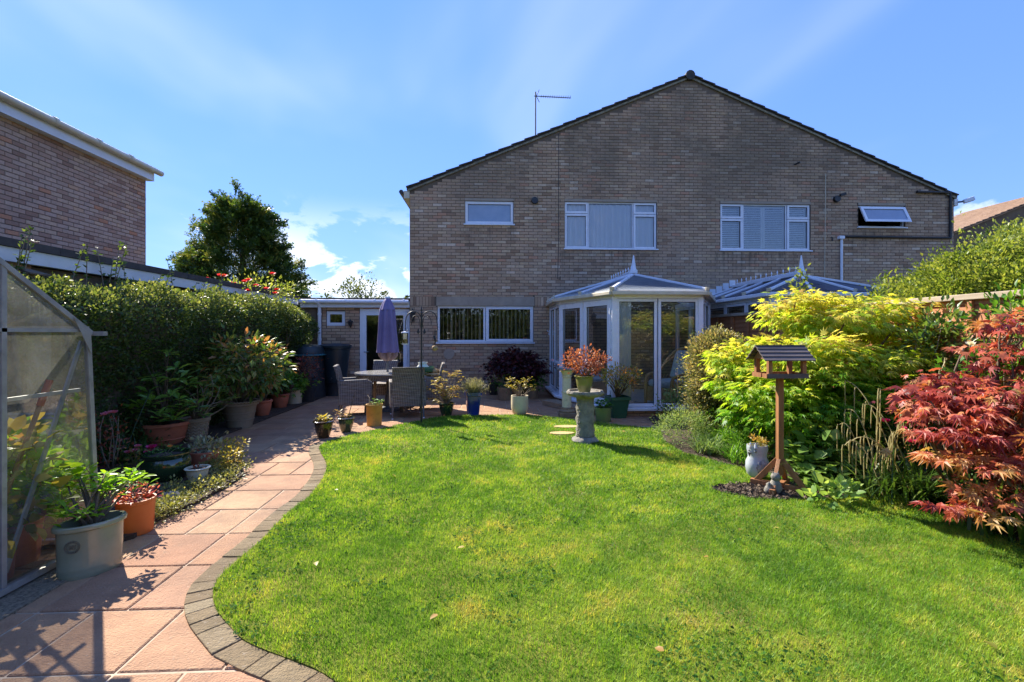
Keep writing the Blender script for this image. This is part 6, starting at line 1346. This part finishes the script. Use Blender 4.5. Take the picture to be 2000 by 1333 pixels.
D = nn * .6 + rng.normal(size=P.shape) * .6; D[:, 2] += .25
T = np.where(onf, .28, .72) + rng.normal(size=len(P)) * .16 + np.clip((z - 1.5) * .5, 0, .25) * onf  # top and upper leaves tinted paler: sunlight put into the leaf colour
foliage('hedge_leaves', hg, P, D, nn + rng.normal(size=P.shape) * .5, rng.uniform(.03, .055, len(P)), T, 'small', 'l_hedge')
k = rng.random(len(P)) < .16; k &= ~onf | (z > 1.55); Q = P[k] + nn[k] * .04; foliage('sunlit_top_leaves', hg, Q, nn[k] + rng.normal(size=Q.shape) * .5, rng.normal(size=Q.shape) + [0, 0, 1], rng.uniform(.035, .06, len(Q)), rng.random(len(Q)), 'small', 'l_hedge_top')  # extra pale leaves on top, coloured as if sunlit
core = MB(); core.box(-4.70, -4.5, 3.6, 11.5, 0, 1.75); obj('hedge_core', core, 'bark', hg)
sp = []
for i in range(26):
    yy = random.uniform(3.8, 8.5); sp.append((-4.5, yy, 1.85, random.uniform(.15, .5)))
V = []
mb = MB(); P, D = [], []
for (x, yy, z, h_) in sp:
    tp = Vector((x + random.uniform(-.1, .2), yy + random.uniform(-.1, .1), z + .2 + h_)); mb.tube([(x, yy, z), tp], [.006, .003], 4)
    for j in range(14): P.append(tuple(Vector((x, yy, z)).lerp(tp, random.uniform(.3, 1)))); D.append((random.uniform(-1, 1), random.uniform(-1, 1), random.uniform(0, 1)))
obj('shoots', mb, 'twig', hg, kind='stuff'); foliage('shoot_leaves', hg, P, D, rng.normal(size=(len(P), 3)) + [0, 0, 1], np.full(len(P), .055), rng.random(len(P)) * .7, 'small', 'l_hedge')
rs = thing('climbing_rose', 'climbing rose with pink-red blooms above the hedge end', 'rose', (-4.3, 9.2, 0)); cc = PT(480, 570, 9.5)
_, C = crown('foliage', rs, (cc[0] + .1, cc[1], cc[2] - .05), (.85, .7, .33), 80, 15, .2, .06, 'small', 'l_privet', tint=(.6, .2, .4)); stems('stems', rs, (cc[0], cc[1], .9), C[:26], .01, 'bark')
flowers(rs, [PT(*q) for q in ((404, 547, 9.0), (430, 540, 9.1), (438, 541, 9.05), (478, 552, 9.2), (486, 549, 9.3), (532, 537, 9.4), (484, 570, 9.0), (538, 575, 9.3), (541, 568, 9.3), (520, 566, 9.4), (415, 552, 9.0), (455, 556, 9.0), (500, 560, 9.2))], .13, 'flower_red', 7)
wr = thing('white_climber', 'white-flowered climber at the hedge corner by the downpipe', 'climber', (-3.9, 10.2, 0)); cc = PT(545, 625, 9.7); _, C = crown('foliage', wr, (cc[0], cc[1], cc[2]), (.35, .4, .38), 50, 14, .16, .05, 'small', 'l_hedge_top', tint=(.3, .2, .5)); stems('stems', wr, (cc[0] - .1, cc[1] + .1, .1), C[:10], .012, 'bark'); flowers(wr, [PT(537, 612, 9.4), PT(541, 618, 9.4), PT(533, 606, 9.45)], .06, 'flower_white', 5)
# ================================================================ trees behind
def conifer(px, pytop, Y, half_px, label):
    r_ = ray(px); tt = Y / r_.y; x = r_.x * tt; ht = H + (HOR - pytop) / FP * tt; rad = half_px / FP * tt
    t = thing('conifer', label, 'tree', (x, Y, 0)); obj('trunk', MB().tube([(x, Y, 0), (x + .1, Y, ht * .5), (x, Y, ht * .93)], [.22, .14, .03], 10), 'bark', t, smooth=1)
    C, ax, cr_ = [], [], []
    def put(p, a, r): C.append(tuple(p)); ax.append(tuple(a)); cr_.append(r)
    wid = lambda z: rad * max(0, 1 - (z / (ht * .97)) ** 1.1) ** .85 * (1 + .1 * math.sin(z * 2.3))
    for i in range(1500):
        z = 1.0 + (ht * .9 - 1.0) * random.random() ** 1.15; a = random.uniform(0, 2 * math.pi); q = wid(z) * random.uniform(.6, .98); put((x + q * math.cos(a), Y + q * .8 * math.sin(a), z), (math.cos(a), math.sin(a), .55), .26)
    for i in range(230):
        # branch tips that break the outline
        z = 1.2 + (ht * .9 - 1.2) * random.random(); a = random.uniform(0, 2 * math.pi); q = wid(z); ln = random.uniform(.25, .75); d = Vector((math.cos(a), math.sin(a), random.uniform(.1, .8))).normalized()
        for k in range(5): put(Vector((x + q * .9 * math.cos(a), Y + q * .72 * math.sin(a), z)) + d * ln * k / 4 + Vector((0, 0, -.1 * (k / 4) ** 2)), d, .17 - .026 * k)
    for (lx, lz, hh) in ((-.02, .80, 1.0), (-.20, .72, .94), (.17, .70, .91), (.30, .62, .83), (-.48, .50, .80), (-.34, .62, .86), (.05, .70, .88), (.45, .48, .70), (-.62, .36, .62)):
        for k in range(15):
            u = k / 14; z = ht * (lz + (hh - lz) * u); put((x + lx * rad + .14 * math.sin(u * 4 + lx * 9), Y + random.uniform(-.2, .2), z), (random.uniform(-.6, .6), random.uniform(-.6, .6), 1), .26 * (1 - u) + .07)
    cr_ = np.array(cr_)
    C = np.array(C); ax = np.array(ax); per = 18
    P, o = clump_points(C, per, cr_ * 1.25, .8); A = np.repeat(ax, per, 0); D = A + rng.normal(size=P.shape) * .45
    T = .46 + np.repeat(rng.normal(size=len(C)) * .3, per) + rng.normal(size=len(P)) * .12
    foliage('crown', t, P, D, np.cross(A, rng.normal(size=P.shape)) + [0, 0, .6], rng.uniform(.13, .3, len(P)), T, 'spray', 'l_conifer'); return t
conifer(470, 366, 20, 170, 'tall dark green conifer with several ragged tops behind the garage')
def tree(px, pytop, Y, rad, label, mat='l_far', n=90, per=40, size=.12, name='tree', zc=.68, hz=None, **k):
    r_ = ray(px); tt = Y / r_.y; x = r_.x * tt; ht = H + (HOR - pytop) / FP * tt; t = thing(name, label, 'tree', (x, Y, 0)); hz = hz or ht * (1 - zc)
    _, C = crown('crown', t, (x, Y, ht * zc), (rad, rad, hz), n, per, rad * .26, size, 'small', mat, lo=.3, up=.5, tint=(.45, .2, .5), **k)
    mb = MB().tube([(x, Y, 0), (x, Y, ht * .6)], [ht * .03, ht * .015], 9)
    for c in C[:14]: mb.tube([(x, Y, ht * .42), tuple(Vector(c) * .5 + Vector((x, Y, ht * .5)) * .5), tuple(c)], [ht * .012, ht * .007, .006], 6)
    obj('trunk', mb, 'bark', t, smooth=1); return t
tree(705, 546, 28, 1.7, 'low bushy tree showing over the link roof', n=70, size=.14, zc=.66, lump=.4); tree(648, 570, 34, .6, 'tiny treetop over the link roof by the garage end', n=24, per=30, size=.16); tree(793, 570, 26, .5, 'sprig of tree showing beside the house corner', n=20, per=30); tree(755, 575, 36, 1.0, 'small far treetop right behind the parasol', n=30, per=30, size=.16)
# trees and an added hedge behind the camera, seen only as reflections
for i, (x, y, r_, h_) in enumerate(((-6, -11, 2.4, 6.0), (-1.5, -13, 2.6, 5.4), (3, -12, 2.5, 5.8), (8, -11, 2.8, 6.4), (12.5, -12, 2.5, 6.0))):
    t = thing('garden_tree', ['broad tree at the end of the garden nearest the greenhouse side', 'rounded tree behind the lawn end', 'tree at the lawn end opposite the conservatory', 'large tree at the garden end beyond the fence', 'tree in the next garden beyond the fence'][i], 'tree', (x, y, 0))
    _, C = crown('crown', t, (x, y, h_ * .52), (r_, r_ * .8, h_ * .48), 130, 34, r_ * .35, .3, 'small', 'l_far', lo=.3, tint=(.5, .2, .5)); obj('trunk', MB().tube([(x, y, 0), (x, y, h_ * .6)], [.18, .1], 8), 'bark', t)
bh = thing('reflection_hedge', 'tall clipped hedge added out of view to green the window reflections', 'hedge', (2, -9, 0)); n = 26000  # hedge added out of view so the ground-floor panes reflect green
P = np.stack([rng.uniform(-9, 14, n), -9 + np.abs(rng.normal(size=n)) * -.12, rng.uniform(0, 2.7, n)], 1); P[:, 1] += (fbm(P[:, [0, 2]], 1.3) - .5) * .6
foliage('hedge_leaves', bh, P, rng.normal(size=P.shape) + [0, .6, .3], rng.normal(size=P.shape) + [0, 1, .5], rng.uniform(.12, .2, n), .45 + rng.normal(size=n) * .2, 'small', 'l_far'); obj('hedge_core', MB().box(-9, 14, -9.8, -9.25, 0, 2.5), 'bark', bh)
# ================================================================ right-hand side
t = thing('privet_bush', 'large rounded lime-green privet bush beyond the fence', 'bush', (6.6, 5.6, 0)); 
for (c, r_, n) in (((6.3, 5.9, 1.7), (.75, .95, .85), 220), ((6.75, 5.75, 1.7), (1.0, 1.4, 1.0), 420), ((7.7, 5.2, 1.8), (1.0, 1.6, 1.25), 360), ((6.15, 6.5, 1.5), (.75, .9, .75), 240), ((7.9, 6.4, 1.95), (.8, 1., 1.2), 160)):
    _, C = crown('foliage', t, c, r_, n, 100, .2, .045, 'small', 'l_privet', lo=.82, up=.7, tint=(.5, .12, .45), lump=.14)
stems('stems', t, (6.9, 5.7, 0), C[:30], .03, 'bark'); sh_ = []
for i in range(18): sh_.append((random.uniform(6.1, 7.6), random.uniform(4.6, 6.6), random.uniform(2.3, 2.75)))
P, o = clump_points(np.array(sh_), 30, .12, 2.0); foliage('shoots', t, P, unit(len(P)) + [0, 0, .6], unit(len(P)) + [0, 0, 1], np.full(len(P), .05), rng.random(len(P)) * .5 + .5, 'small', 'l_privet')
# variegated shrub next to the conservatory
cc = PT(1405, 715, 6.75); t = thing('variegated_shrub', 'rounded grey-green small-leaved shrub against the conservatory corner', 'shrub', (cc[0], cc[1], 0))
for dz, r_, n in ((-.10, (.40, .4, .60), 420), (-.62, (.36, .36, .45), 220)): _, C = crown('foliage', t, (cc[0], cc[1], cc[2] + dz), r_, n, 60, .11, .036, 'small', 'l_varieg', lo=.8, up=.6, tint=(.45, .1, .5), lump=.1)
stems('stems', t, (cc[0], cc[1], 0), C[:24], .015, 'bark')
# yellow maple: tiers of leaves
ya = thing('yellow_maple', 'spreading yellow-green maple with golden upper tiers behind the bird table', 'tree', (3.75, 5.45, 0)); bx, by = 3.75, 5.45
lobes = [(PT(1540, 800, 5.0), (.3, .25, .25), 32, .3), (PT(1640, 785, 4.95), (.4, .25, .25), 40, .3), (PT(1725, 790, 4.9), (.35, .25, .25), 34, .22), (PT(1590, 850, 4.95), (.3, .2, .2), 24, .25), (PT(1640, 622, 5.7), (.66, .6, .33), 74, .56), (PT(1555, 615, 5.9), (.48, .45, .28), 46, .58), (PT(1750, 640, 5.7), (.6, .5, .28), 56, .54), (PT(1520, 705, 5.6), (.45, .5, .28), 50, .52), (PT(1500, 765, 5.25), (.36, .3, .22), 36, .4), (PT(1610, 690, 5.15), (.45, .3, .2), 40, .5), (PT(1725, 715, 5.2), (.5, .35, .2), 44, .48), (PT(1420, 700, 6.0), (.32, .3, .22), 24, .5), (PT(1450, 735, 5.9), (.4, .4, .28), 40, .5), (PT(1640, 720, 5.2), (.6, .4, .22), 56, .55),
         (PT(1700, 760, 5.2), (.55, .4, .25), 50, .3), (PT(1570, 770, 5.3), (.5, .4, .25), 46, .32), (PT(1800, 690, 5.6), (.4, .4, .28), 38, .5), (PT(1480, 800, 5.6), (.35, .35, .25), 28, .28), (PT(1760, 800, 5.2), (.45, .4, .3), 40, .22), (PT(1660, 830, 5.1), (.5, .35, .3), 44, .2), (PT(1570, 840, 5.15), (.3, .25, .25), 20, .2)]
Pa, Da, Na, Ta, Cs = [], [], [], [], []
for c, r_, n, tb in lobes:
    C, q = crown_centers(c, r_, n, .5, 1.0, -.6); per = 17; P, o = clump_points(C, per, .17, .35); qq = np.repeat(q, per, 0); Cs += C[:3].tolist()
    D = nrm(o) * .9 + nrm(qq) * .5; D[:, 2] -= .45; N = np.array([[0, 0, 1.]]) + rng.normal(size=P.shape) * .35 + nrm(qq) * .3
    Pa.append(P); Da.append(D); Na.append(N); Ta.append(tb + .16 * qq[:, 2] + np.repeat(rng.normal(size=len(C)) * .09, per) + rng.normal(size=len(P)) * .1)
Pa, Da, Na, Ta = map(np.concatenate, (Pa, Da, Na, Ta)); foliage('foliage', ya, Pa, Da, Na, .085 * rng.uniform(.65, 1.2, len(Pa)), Ta, 'palm', 'l_yacer', 300)
stems('trunk', ya, (bx, by, 0), Cs, .028, 'bark', .1)
# red maple
ra = thing('red_maple', 'red and orange maple with layered drooping branches at the lawn edge', 'tree', (3.95, 3.75, 0)); lobes = []
for px_, py_, tt, rx, n, tb in ((1960, 640, 3.9, .22, 14, .4), (1990, 720, 3.75, .3, 22, .25), (1925, 690, 3.9, .22, 14, .3), (1860, 740, 3.9, .32, 24, .3), (1940, 760, 3.6, .36, 28, .35), (1820, 770, 3.85, .28, 22, .25), (1880, 800, 3.6, .36, 28, .3), (1980, 800, 3.5, .32, 24, .4), (1800, 815, 3.7, .2, 14, .4), (1785, 785, 3.8, .2, 14, .3), (1990, 620, 4.0, .2, 12, .5), (1850, 840, 3.5, .26, 18, .3), (1940, 850, 3.45, .36, 26, .4), (1900, 900, 3.4, .28, 20, .6), (1980, 900, 3.4, .3, 20, .5), (1880, 985, 3.3, .16, 11, .55), (1950, 965, 3.3, .28, 16, .65), (2020, 840, 3.6, .3, 20, .4), (2040, 950, 3.5, .3, 20, .5), (2030, 700, 3.9, .3, 20, .4), (1915, 1010, 3.2, .12, 6, .8)):
    lobes.append((PT(px_ + max(0, (1900 - px_) * .35), py_, tt), (rx, rx, .055), n, tb + .04))
Pa, Da, Na, Ta, Cs = [], [], [], [], []
for c, r_, n, tb in lobes:
    C, q = crown_centers(c, r_, max(4, int(n * .62)), .3, 1.0); per = 8; P, o = clump_points(C, per, .13, .28); qq = np.repeat(q, per, 0); Cs += C[:3].tolist()
    D = nrm(o) * .8 + nrm(qq) * .5 + np.array([[-.25, -.3, 0]]); D[:, 2] -= .5; N = np.array([[0, 0, 1.]]) + rng.normal(size=P.shape) * .3 + np.array([[-.2, -.35, 0]])
    Pa.append(P); Da.append(D); Na.append(N); Ta.append(tb + np.repeat(rng.normal(size=len(C)) * .2, per) + rng.normal(size=len(P)) * .14)
Pa, Da, Na, Ta = map(np.concatenate, (Pa, Da, Na, Ta)); Da += rng.normal(size=Da.shape) * .25; Na += rng.normal(size=Na.shape) * .3; foliage('foliage', ra, Pa, Da, Na, .1 * rng.uniform(.4, 1.15, len(Pa)), Ta, 'palm', 'l_racer', 300)
crown('green_leaves', ra, PT(1935, 820, 3.9), (.35, .3, .6), 40, 12, .14, .06, 'palm5', 'l_green', tint=(.2, .1, .4))
stems('trunk', ra, (3.95, 3.75, 0), Cs, .022, 'bark', .12)
# dark laurel behind, filling the bed
def bush(name, label, c, r_, n, per, size, shape, mat, tint=(.4, .15, .5), n_ind=0, cat='shrub', clr=.16, **k):
    t = thing(name, label, cat, (c[0], c[1], 0)); _, C = crown('foliage', t, c, r_, n, per, clr, size, shape, mat, n_ind, tint=tint, **k); stems('stems', t, (c[0], c[1], 0), C[:16], .012, 'bark'); return t
bush('laurel_shrub', 'dark glossy evergreen shrub between the two maples', PT(1850, 680, 5.0), (.42, .35, .42), 80, 16, .07, 'oval', 'l_rhodo', (.2, .1, .4))
bush('fence_climber', 'leafy green climber on the fence above the red maple', PT(1985, 640, 4.35), (.22, .35, .28), 34, 12, .075, 'oval', 'l_green', (.3, .2, .5))
bush('evergreen_shrub', 'low shadowy shrub under the yellow maple', (4.25, 5.2, .4), (.6, .9, .5), 110, 16, .07, 'oval', 'l_rhodo', (.2, .1, .4)); bush('evergreen_shrub', 'low shadowy shrub behind the arching sedge', (4.3, 4.2, .38), (.5, .7, .45), 90, 16, .07, 'oval', 'l_rhodo', (.15, .1, .4))
for i, (px_, py_, tt, hh) in enumerate(((1563, 560, 6.5, .4), (1735, 560, 6.3, .3))):
    c = PT(px_, py_, tt); t = thing('tall_shoot', ['tall leafy shoot rising in front of the neighbouring conservatory finial', 'short leafy shoot rising by the privet bush'][i], 'plant', (c[0], c[1], 0)); obj('stem', MB().tube([(c[0], c[1], 0), (c[0], c[1], c[2] + hh * .4)], [.012, .005], 6), 'twig', t); P, o = clump_points(np.array([(c[0], c[1], c[2] + z) for z in np.linspace(-.45, hh * .4, 9)]), 20, .14, .6); foliage('foliage', t, P, unit(len(P)) + [0, 0, .5], unit(len(P)) + [0, 0, 1], np.full(len(P), .07), rng.random(len(P)) * .6 + .2, 'oval', 'l_privet')
# soft plants at the front of the bed
def mound(name, label, px_, py_, r_, h_, n, size, shape, mat, tint=(.5, .2, .5), per=14, up=.9, cat='plant', n_ind=0):
    x, y = G(px_, py_); t = thing(name, label, cat, (x, y, .03)); crown('foliage', t, (x, y, .03 + h_ * .35), (r_, r_ * .8, h_ * .65), n, per, .1, size, shape, mat, n_ind, lo=.5, zmin=-.45, up=up, tint=tint); return t, x, y
mound('catmint', 'soft grey-green catmint mound spilling onto the lawn', 1335, 868, .36, .42, 130, .04, 'narrow', 'l_blue', per=22); mound('catmint', 'airy green herb clump in front of the conservatory panes', 1320, 822, .28, .5, 60, .05, 'oval', 'l_blue', per=12); mound('catmint', 'feathery green clump in front of the variegated shrub', 1410, 862, .36, .46, 120, .045, 'narrow', 'l_green', (.4, .2, .5), per=20)
mound('catmint', 'feathery green clump beside the owl planter', 1462, 888, .3, .4, 100, .05, 'narrow', 'l_green', (.35, .2, .5), per=20)
def strap(name, label, px_, py_, n, ln, wd, mat, rad, lean=.7, tint=(.5, .5), droop=.9):
    x, y = G(px_, py_); t = thing(name, label, 'plant', (x, y, .03)); a = rng.uniform(0, 2 * math.pi, n); q = rad * np.sqrt(rng.random(n)); blades('leaves', t, np.stack([x + q * np.cos(a), y + q * np.sin(a), np.full(n, .03)], 1), ln, wd, mat, lean, droop, 5, tint); return t
strap('grass_clump', 'arching bright green grass clump at the bed front, largest of its kind', 1425, 880, 300, .36, .012, 'l_green', .16, .9); strap('grass_clump', 'second arching grass clump next to the catmint', 1380, 888, 180, .3, .010, 'l_blue', .14, .9)
strap('grass_clump', 'third arching grass clump behind the owl planter', 1450, 905, 220, .3, .010, 'l_green', .2, .9)
strap('iris_clump', 'dark strap-leaved clump under the sedge', 1800, 978, 260, .42, .02, 'l_strap', .22, 1.0, (.4, .5)); strap('iris_clump', 'tall upright strap leaves below the red maple', 1975, 1052, 110, .55, .028, 'l_strap', .25, .5, (.6, .5), .7); strap('iris_clump', 'strap-leaved clump between the sedge and the red maple', 1900, 1000, 200, .42, .02, 'l_strap', .25, .9, (.4, .5))
# large soft leaves round the bird table
x, y = G(1600, 955); t = thing('hydrangea', 'broad-leaved green hydrangea beside the bird table post', 'shrub', (x, y, .03)); branchy(t, x, y + .1, .03, [PT(*q) for q in ((1560, 850, 4.9), (1590, 830, 5.0), (1620, 850, 5.0), (1640, 880, 4.9), (1600, 880, 4.7), (1570, 900, 4.7), (1650, 920, 4.7), (1610, 930, 4.6), (1580, 940, 4.55), (1630, 860, 4.9), (1605, 905, 4.65), (1660, 900, 4.9), (1555, 880, 4.8), (1585, 965, 4.45), (1620, 960, 4.5))], .125, 7, 'l_big', 'wide', .008, 180, (.45, .5), .5, 2, 'l_strap', .1)
crown('side_shoots', t, PT(1605, 890, 4.75), (.24, .2, .26), 36, 7, .12, .11, 'wide', 'l_big', tint=(.4, .2, .5)); crown('lower_leaves', t, PT(1650, 880, 5.0), (.3, .2, .3), 40, 9, .13, .08, 'palm5', 'l_green', tint=(.35, .2, .5))
mound('hellebore', 'low leafy hellebore in the mulch', 1625, 985, .18, .14, 16, .08, 'wide', 'l_big', per=6); mound('perennial', 'low leafy clump on the shaded lawn edge', 1735, 935, .2, .22, 26, .07, 'wide', 'l_green', per=8); mound('perennial', 'willowy bright green clump left of the bird table post', 1505, 900, .12, .55, 24, .13, 'narrow', 'l_green', per=8)
for px_, py_, tt, mt, sz, lb in ((1560, 670, 5.1, 'flower_white', .09, 'white lily bloom above the bird table roof'), (1508, 760, 5.0, 'flower_white', .08, 'white lily bloom left of the bird table post'), (1895, 675, 4.2, 'flower_white', .09, 'white flower spike near the fence')):
    c = PT(px_, py_, tt); t = thing('lily', lb, 'flower', (c[0], c[1], 0)); obj('stem', MB().tube([(c[0] + .05, c[1] + .03, 0), (c[0] + .03, c[1] + .02, c[2] * .6), c], [.008, .006, .004], 5), 'l_strap', t); flowers(t, [c, (c[0] + .04, c[1], c[2] - .03)], sz, mt, 5)
dl = thing('dahlia', 'crimson blooms low under the red maple', 'flower', (*G(1770, 960), 0)); fl = [PT(1760, 840, 4.3), PT(1778, 865, 4.2), PT(1728, 825, 4.4), PT(1787, 805, 4.2)]; stems('stems', dl, (*G(1780, 955), .03), fl, .005, 'l_strap'); flowers(dl, fl, .09, 'flower_mag', 7)
# pendulous sedge: arching stalks with hanging spikes
sd = thing('pendulous_sedge', 'pendulous sedge with pale hanging spikes arching over the lawn', 'plant', (3.45, 4.05, .03)); mb = MB(); P, Lg = [], []
for i, (px_, py_, tt) in enumerate(((1655, 745, 4.7), (1650, 870, 4.3), (1665, 860, 4.3), (1690, 790, 4.5), (1640, 830, 4.5), (1700, 880, 4.2), (1720, 760, 4.4), (1750, 850, 4.2), (1770, 800, 4.2), (1850, 700, 4.2), (1800, 780, 4.0), (1655, 800, 4.6))):
    e = Vector(PT(px_, py_, tt)); b = Vector((3.5 + random.uniform(-.15, .15), 4.0 + random.uniform(-.15, .15), .05)); mid = b.lerp(e, .55) + Vector((0, 0, .38)); ps = [b.lerp(mid, u) * (1 - u) + mid.lerp(e, u) * u for u in np.linspace(0, 1, 12)]; mb.tube(ps, [.004] * 12, 4)
    for u in np.linspace(.4, 1, 4):
        k_ = u * 11; j = min(10, int(k_)); p_ = ps[j].lerp(ps[j + 1], k_ - j); ln = random.uniform(.12, .32); s_ = MB(); 
        mb.tube([p_, p_ + Vector((-.02, 0, .004)), p_ + Vector((-.03, -.005, -.04)), p_ + Vector((-.032 + random.uniform(-.012, .012), -.005, -ln))], [.003, .004, .0055, .004], 5)
obj('hanging_spikes', mb, 'l_sedge', sd, kind='stuff'); x, y = 3.5, 4.0; n = 120; a = rng.uniform(0, 6.28, n); blades('leaves', sd, np.stack([x + .2 * np.cos(a), y + .2 * np.sin(a), np.full(n, .03)], 1), .7, .012, 'l_strap', .8, .9, 6)
# ================================================================ left bed planting
def cover(name, label, pts, n, size, mat, tint=(.5, .2, .5), h_=.06, shape='small'):
    C = []
    for (px_, py_, r_) in pts:
        x, y = G(px_, py_)
        for _ in range(n): a = random.uniform(0, 6.28); q = r_ * math.sqrt(random.random()); C.append((x + q * math.cos(a), y + q * math.sin(a), .03 + random.uniform(0, h_)))
    c0 = C[0]; t = thing(name, label, 'ground cover', (c0[0], c0[1], .03)); P, o = clump_points(np.array(C), 16, .06, .7); foliage('foliage', t, P, nrm(o) + [0, 0, .5] + rng.normal(size=P.shape) * .3, rng.normal(size=P.shape) * .4 + [0, 0, 1], size * rng.uniform(.6, 1.3, len(P)), tint[0] + rng.normal(size=len(P)) * tint[2] * .5, shape, mat)
cover('ground_cover', 'pale yellow-green creeping ground cover along the path edge', [(300, 1018, .12), (330, 1002, .13), (360, 985, .14), (395, 965, .15), (430, 945, .16), (455, 925, .15), (350, 965, .15), (420, 920, .12)], 26, .028, 'l_cover'); cover('ground_cover', 'taller golden ground cover at the bed end beside the terracotta pot', [(445, 925, .14), (455, 905, .12), (435, 900, .1)], 22, .032, 'l_gold', (.3, .2, .5), .2)
for px_, py_, lb, mt in ((262, 880, 'pink-flowered stems behind the dark green bowl', 'flower_pink'), (310, 878, 'magenta bloom beside the terracotta tub', 'flower_mag'), (215, 815, 'lilac and buff spires beside the greenhouse post', 'flower_pink')):
    t0 = 5.0 if py_ > 850 else 4.9; c = PT(px_, py_, t0); t = thing('flowering_plant', lb, 'plant', (c[0], c[1], .03)); tp = [(c[0] + random.uniform(-.08, .08), c[1] + random.uniform(-.08, .08), c[2] + random.uniform(-.06, .04)) for _ in range(6)]; stems('stems', t, (c[0], c[1], .03), tp, .006, 'twig'); flowers(t, tp[:4] if mt != 'flower_mag' else tp[:2], .07 if mt != 'flower_mag' else .11, mt, 6); P, o = clump_points(np.array([(c[0], c[1], .1 + z) for z in np.linspace(0, max(.1, c[2] - .15), 6)]), 26, .16); foliage('foliage', t, P, unit(len(P)) + [0, 0, .3], unit(len(P)) + [0, 0, 1], np.full(len(P), .05), rng.random(len(P)), 'oval', 'l_rust' if px_ < 250 else 'l_rhodo')
strap('iris_clump', 'blue-green strap leaves in the shade behind the left bed', 235, 905, 120, .4, .02, 'l_strap', .25, .8, (.2, .4)); mound('perennial', 'dark leafy undergrowth at the foot of the hedge', 245, 880, .4, .3, 60, .06, 'oval', 'l_rhodo', (.1, .1, .4), 10)
# seed head stalk leaning out of the bed
p0, p1 = PT(240, 900, 5.0), PT(292, 768, 5.3); t = thing('poppy_seedhead', 'tall leaning stalk with a closed green bud near the terracotta tub', 'flower', (p0[0], p0[1], 0)); obj('stem', MB().tube([p0, Vector(p0).lerp(Vector(p1), .5) + Vector((-.01, 0, .02)), p1], .006, 6), 'l_strap', t); obj('bud', MB().lathe([(0, -.02), (.014, 0), (.008, .02), (0, .04)], 8, p1), 'l_strap', t, smooth=1)
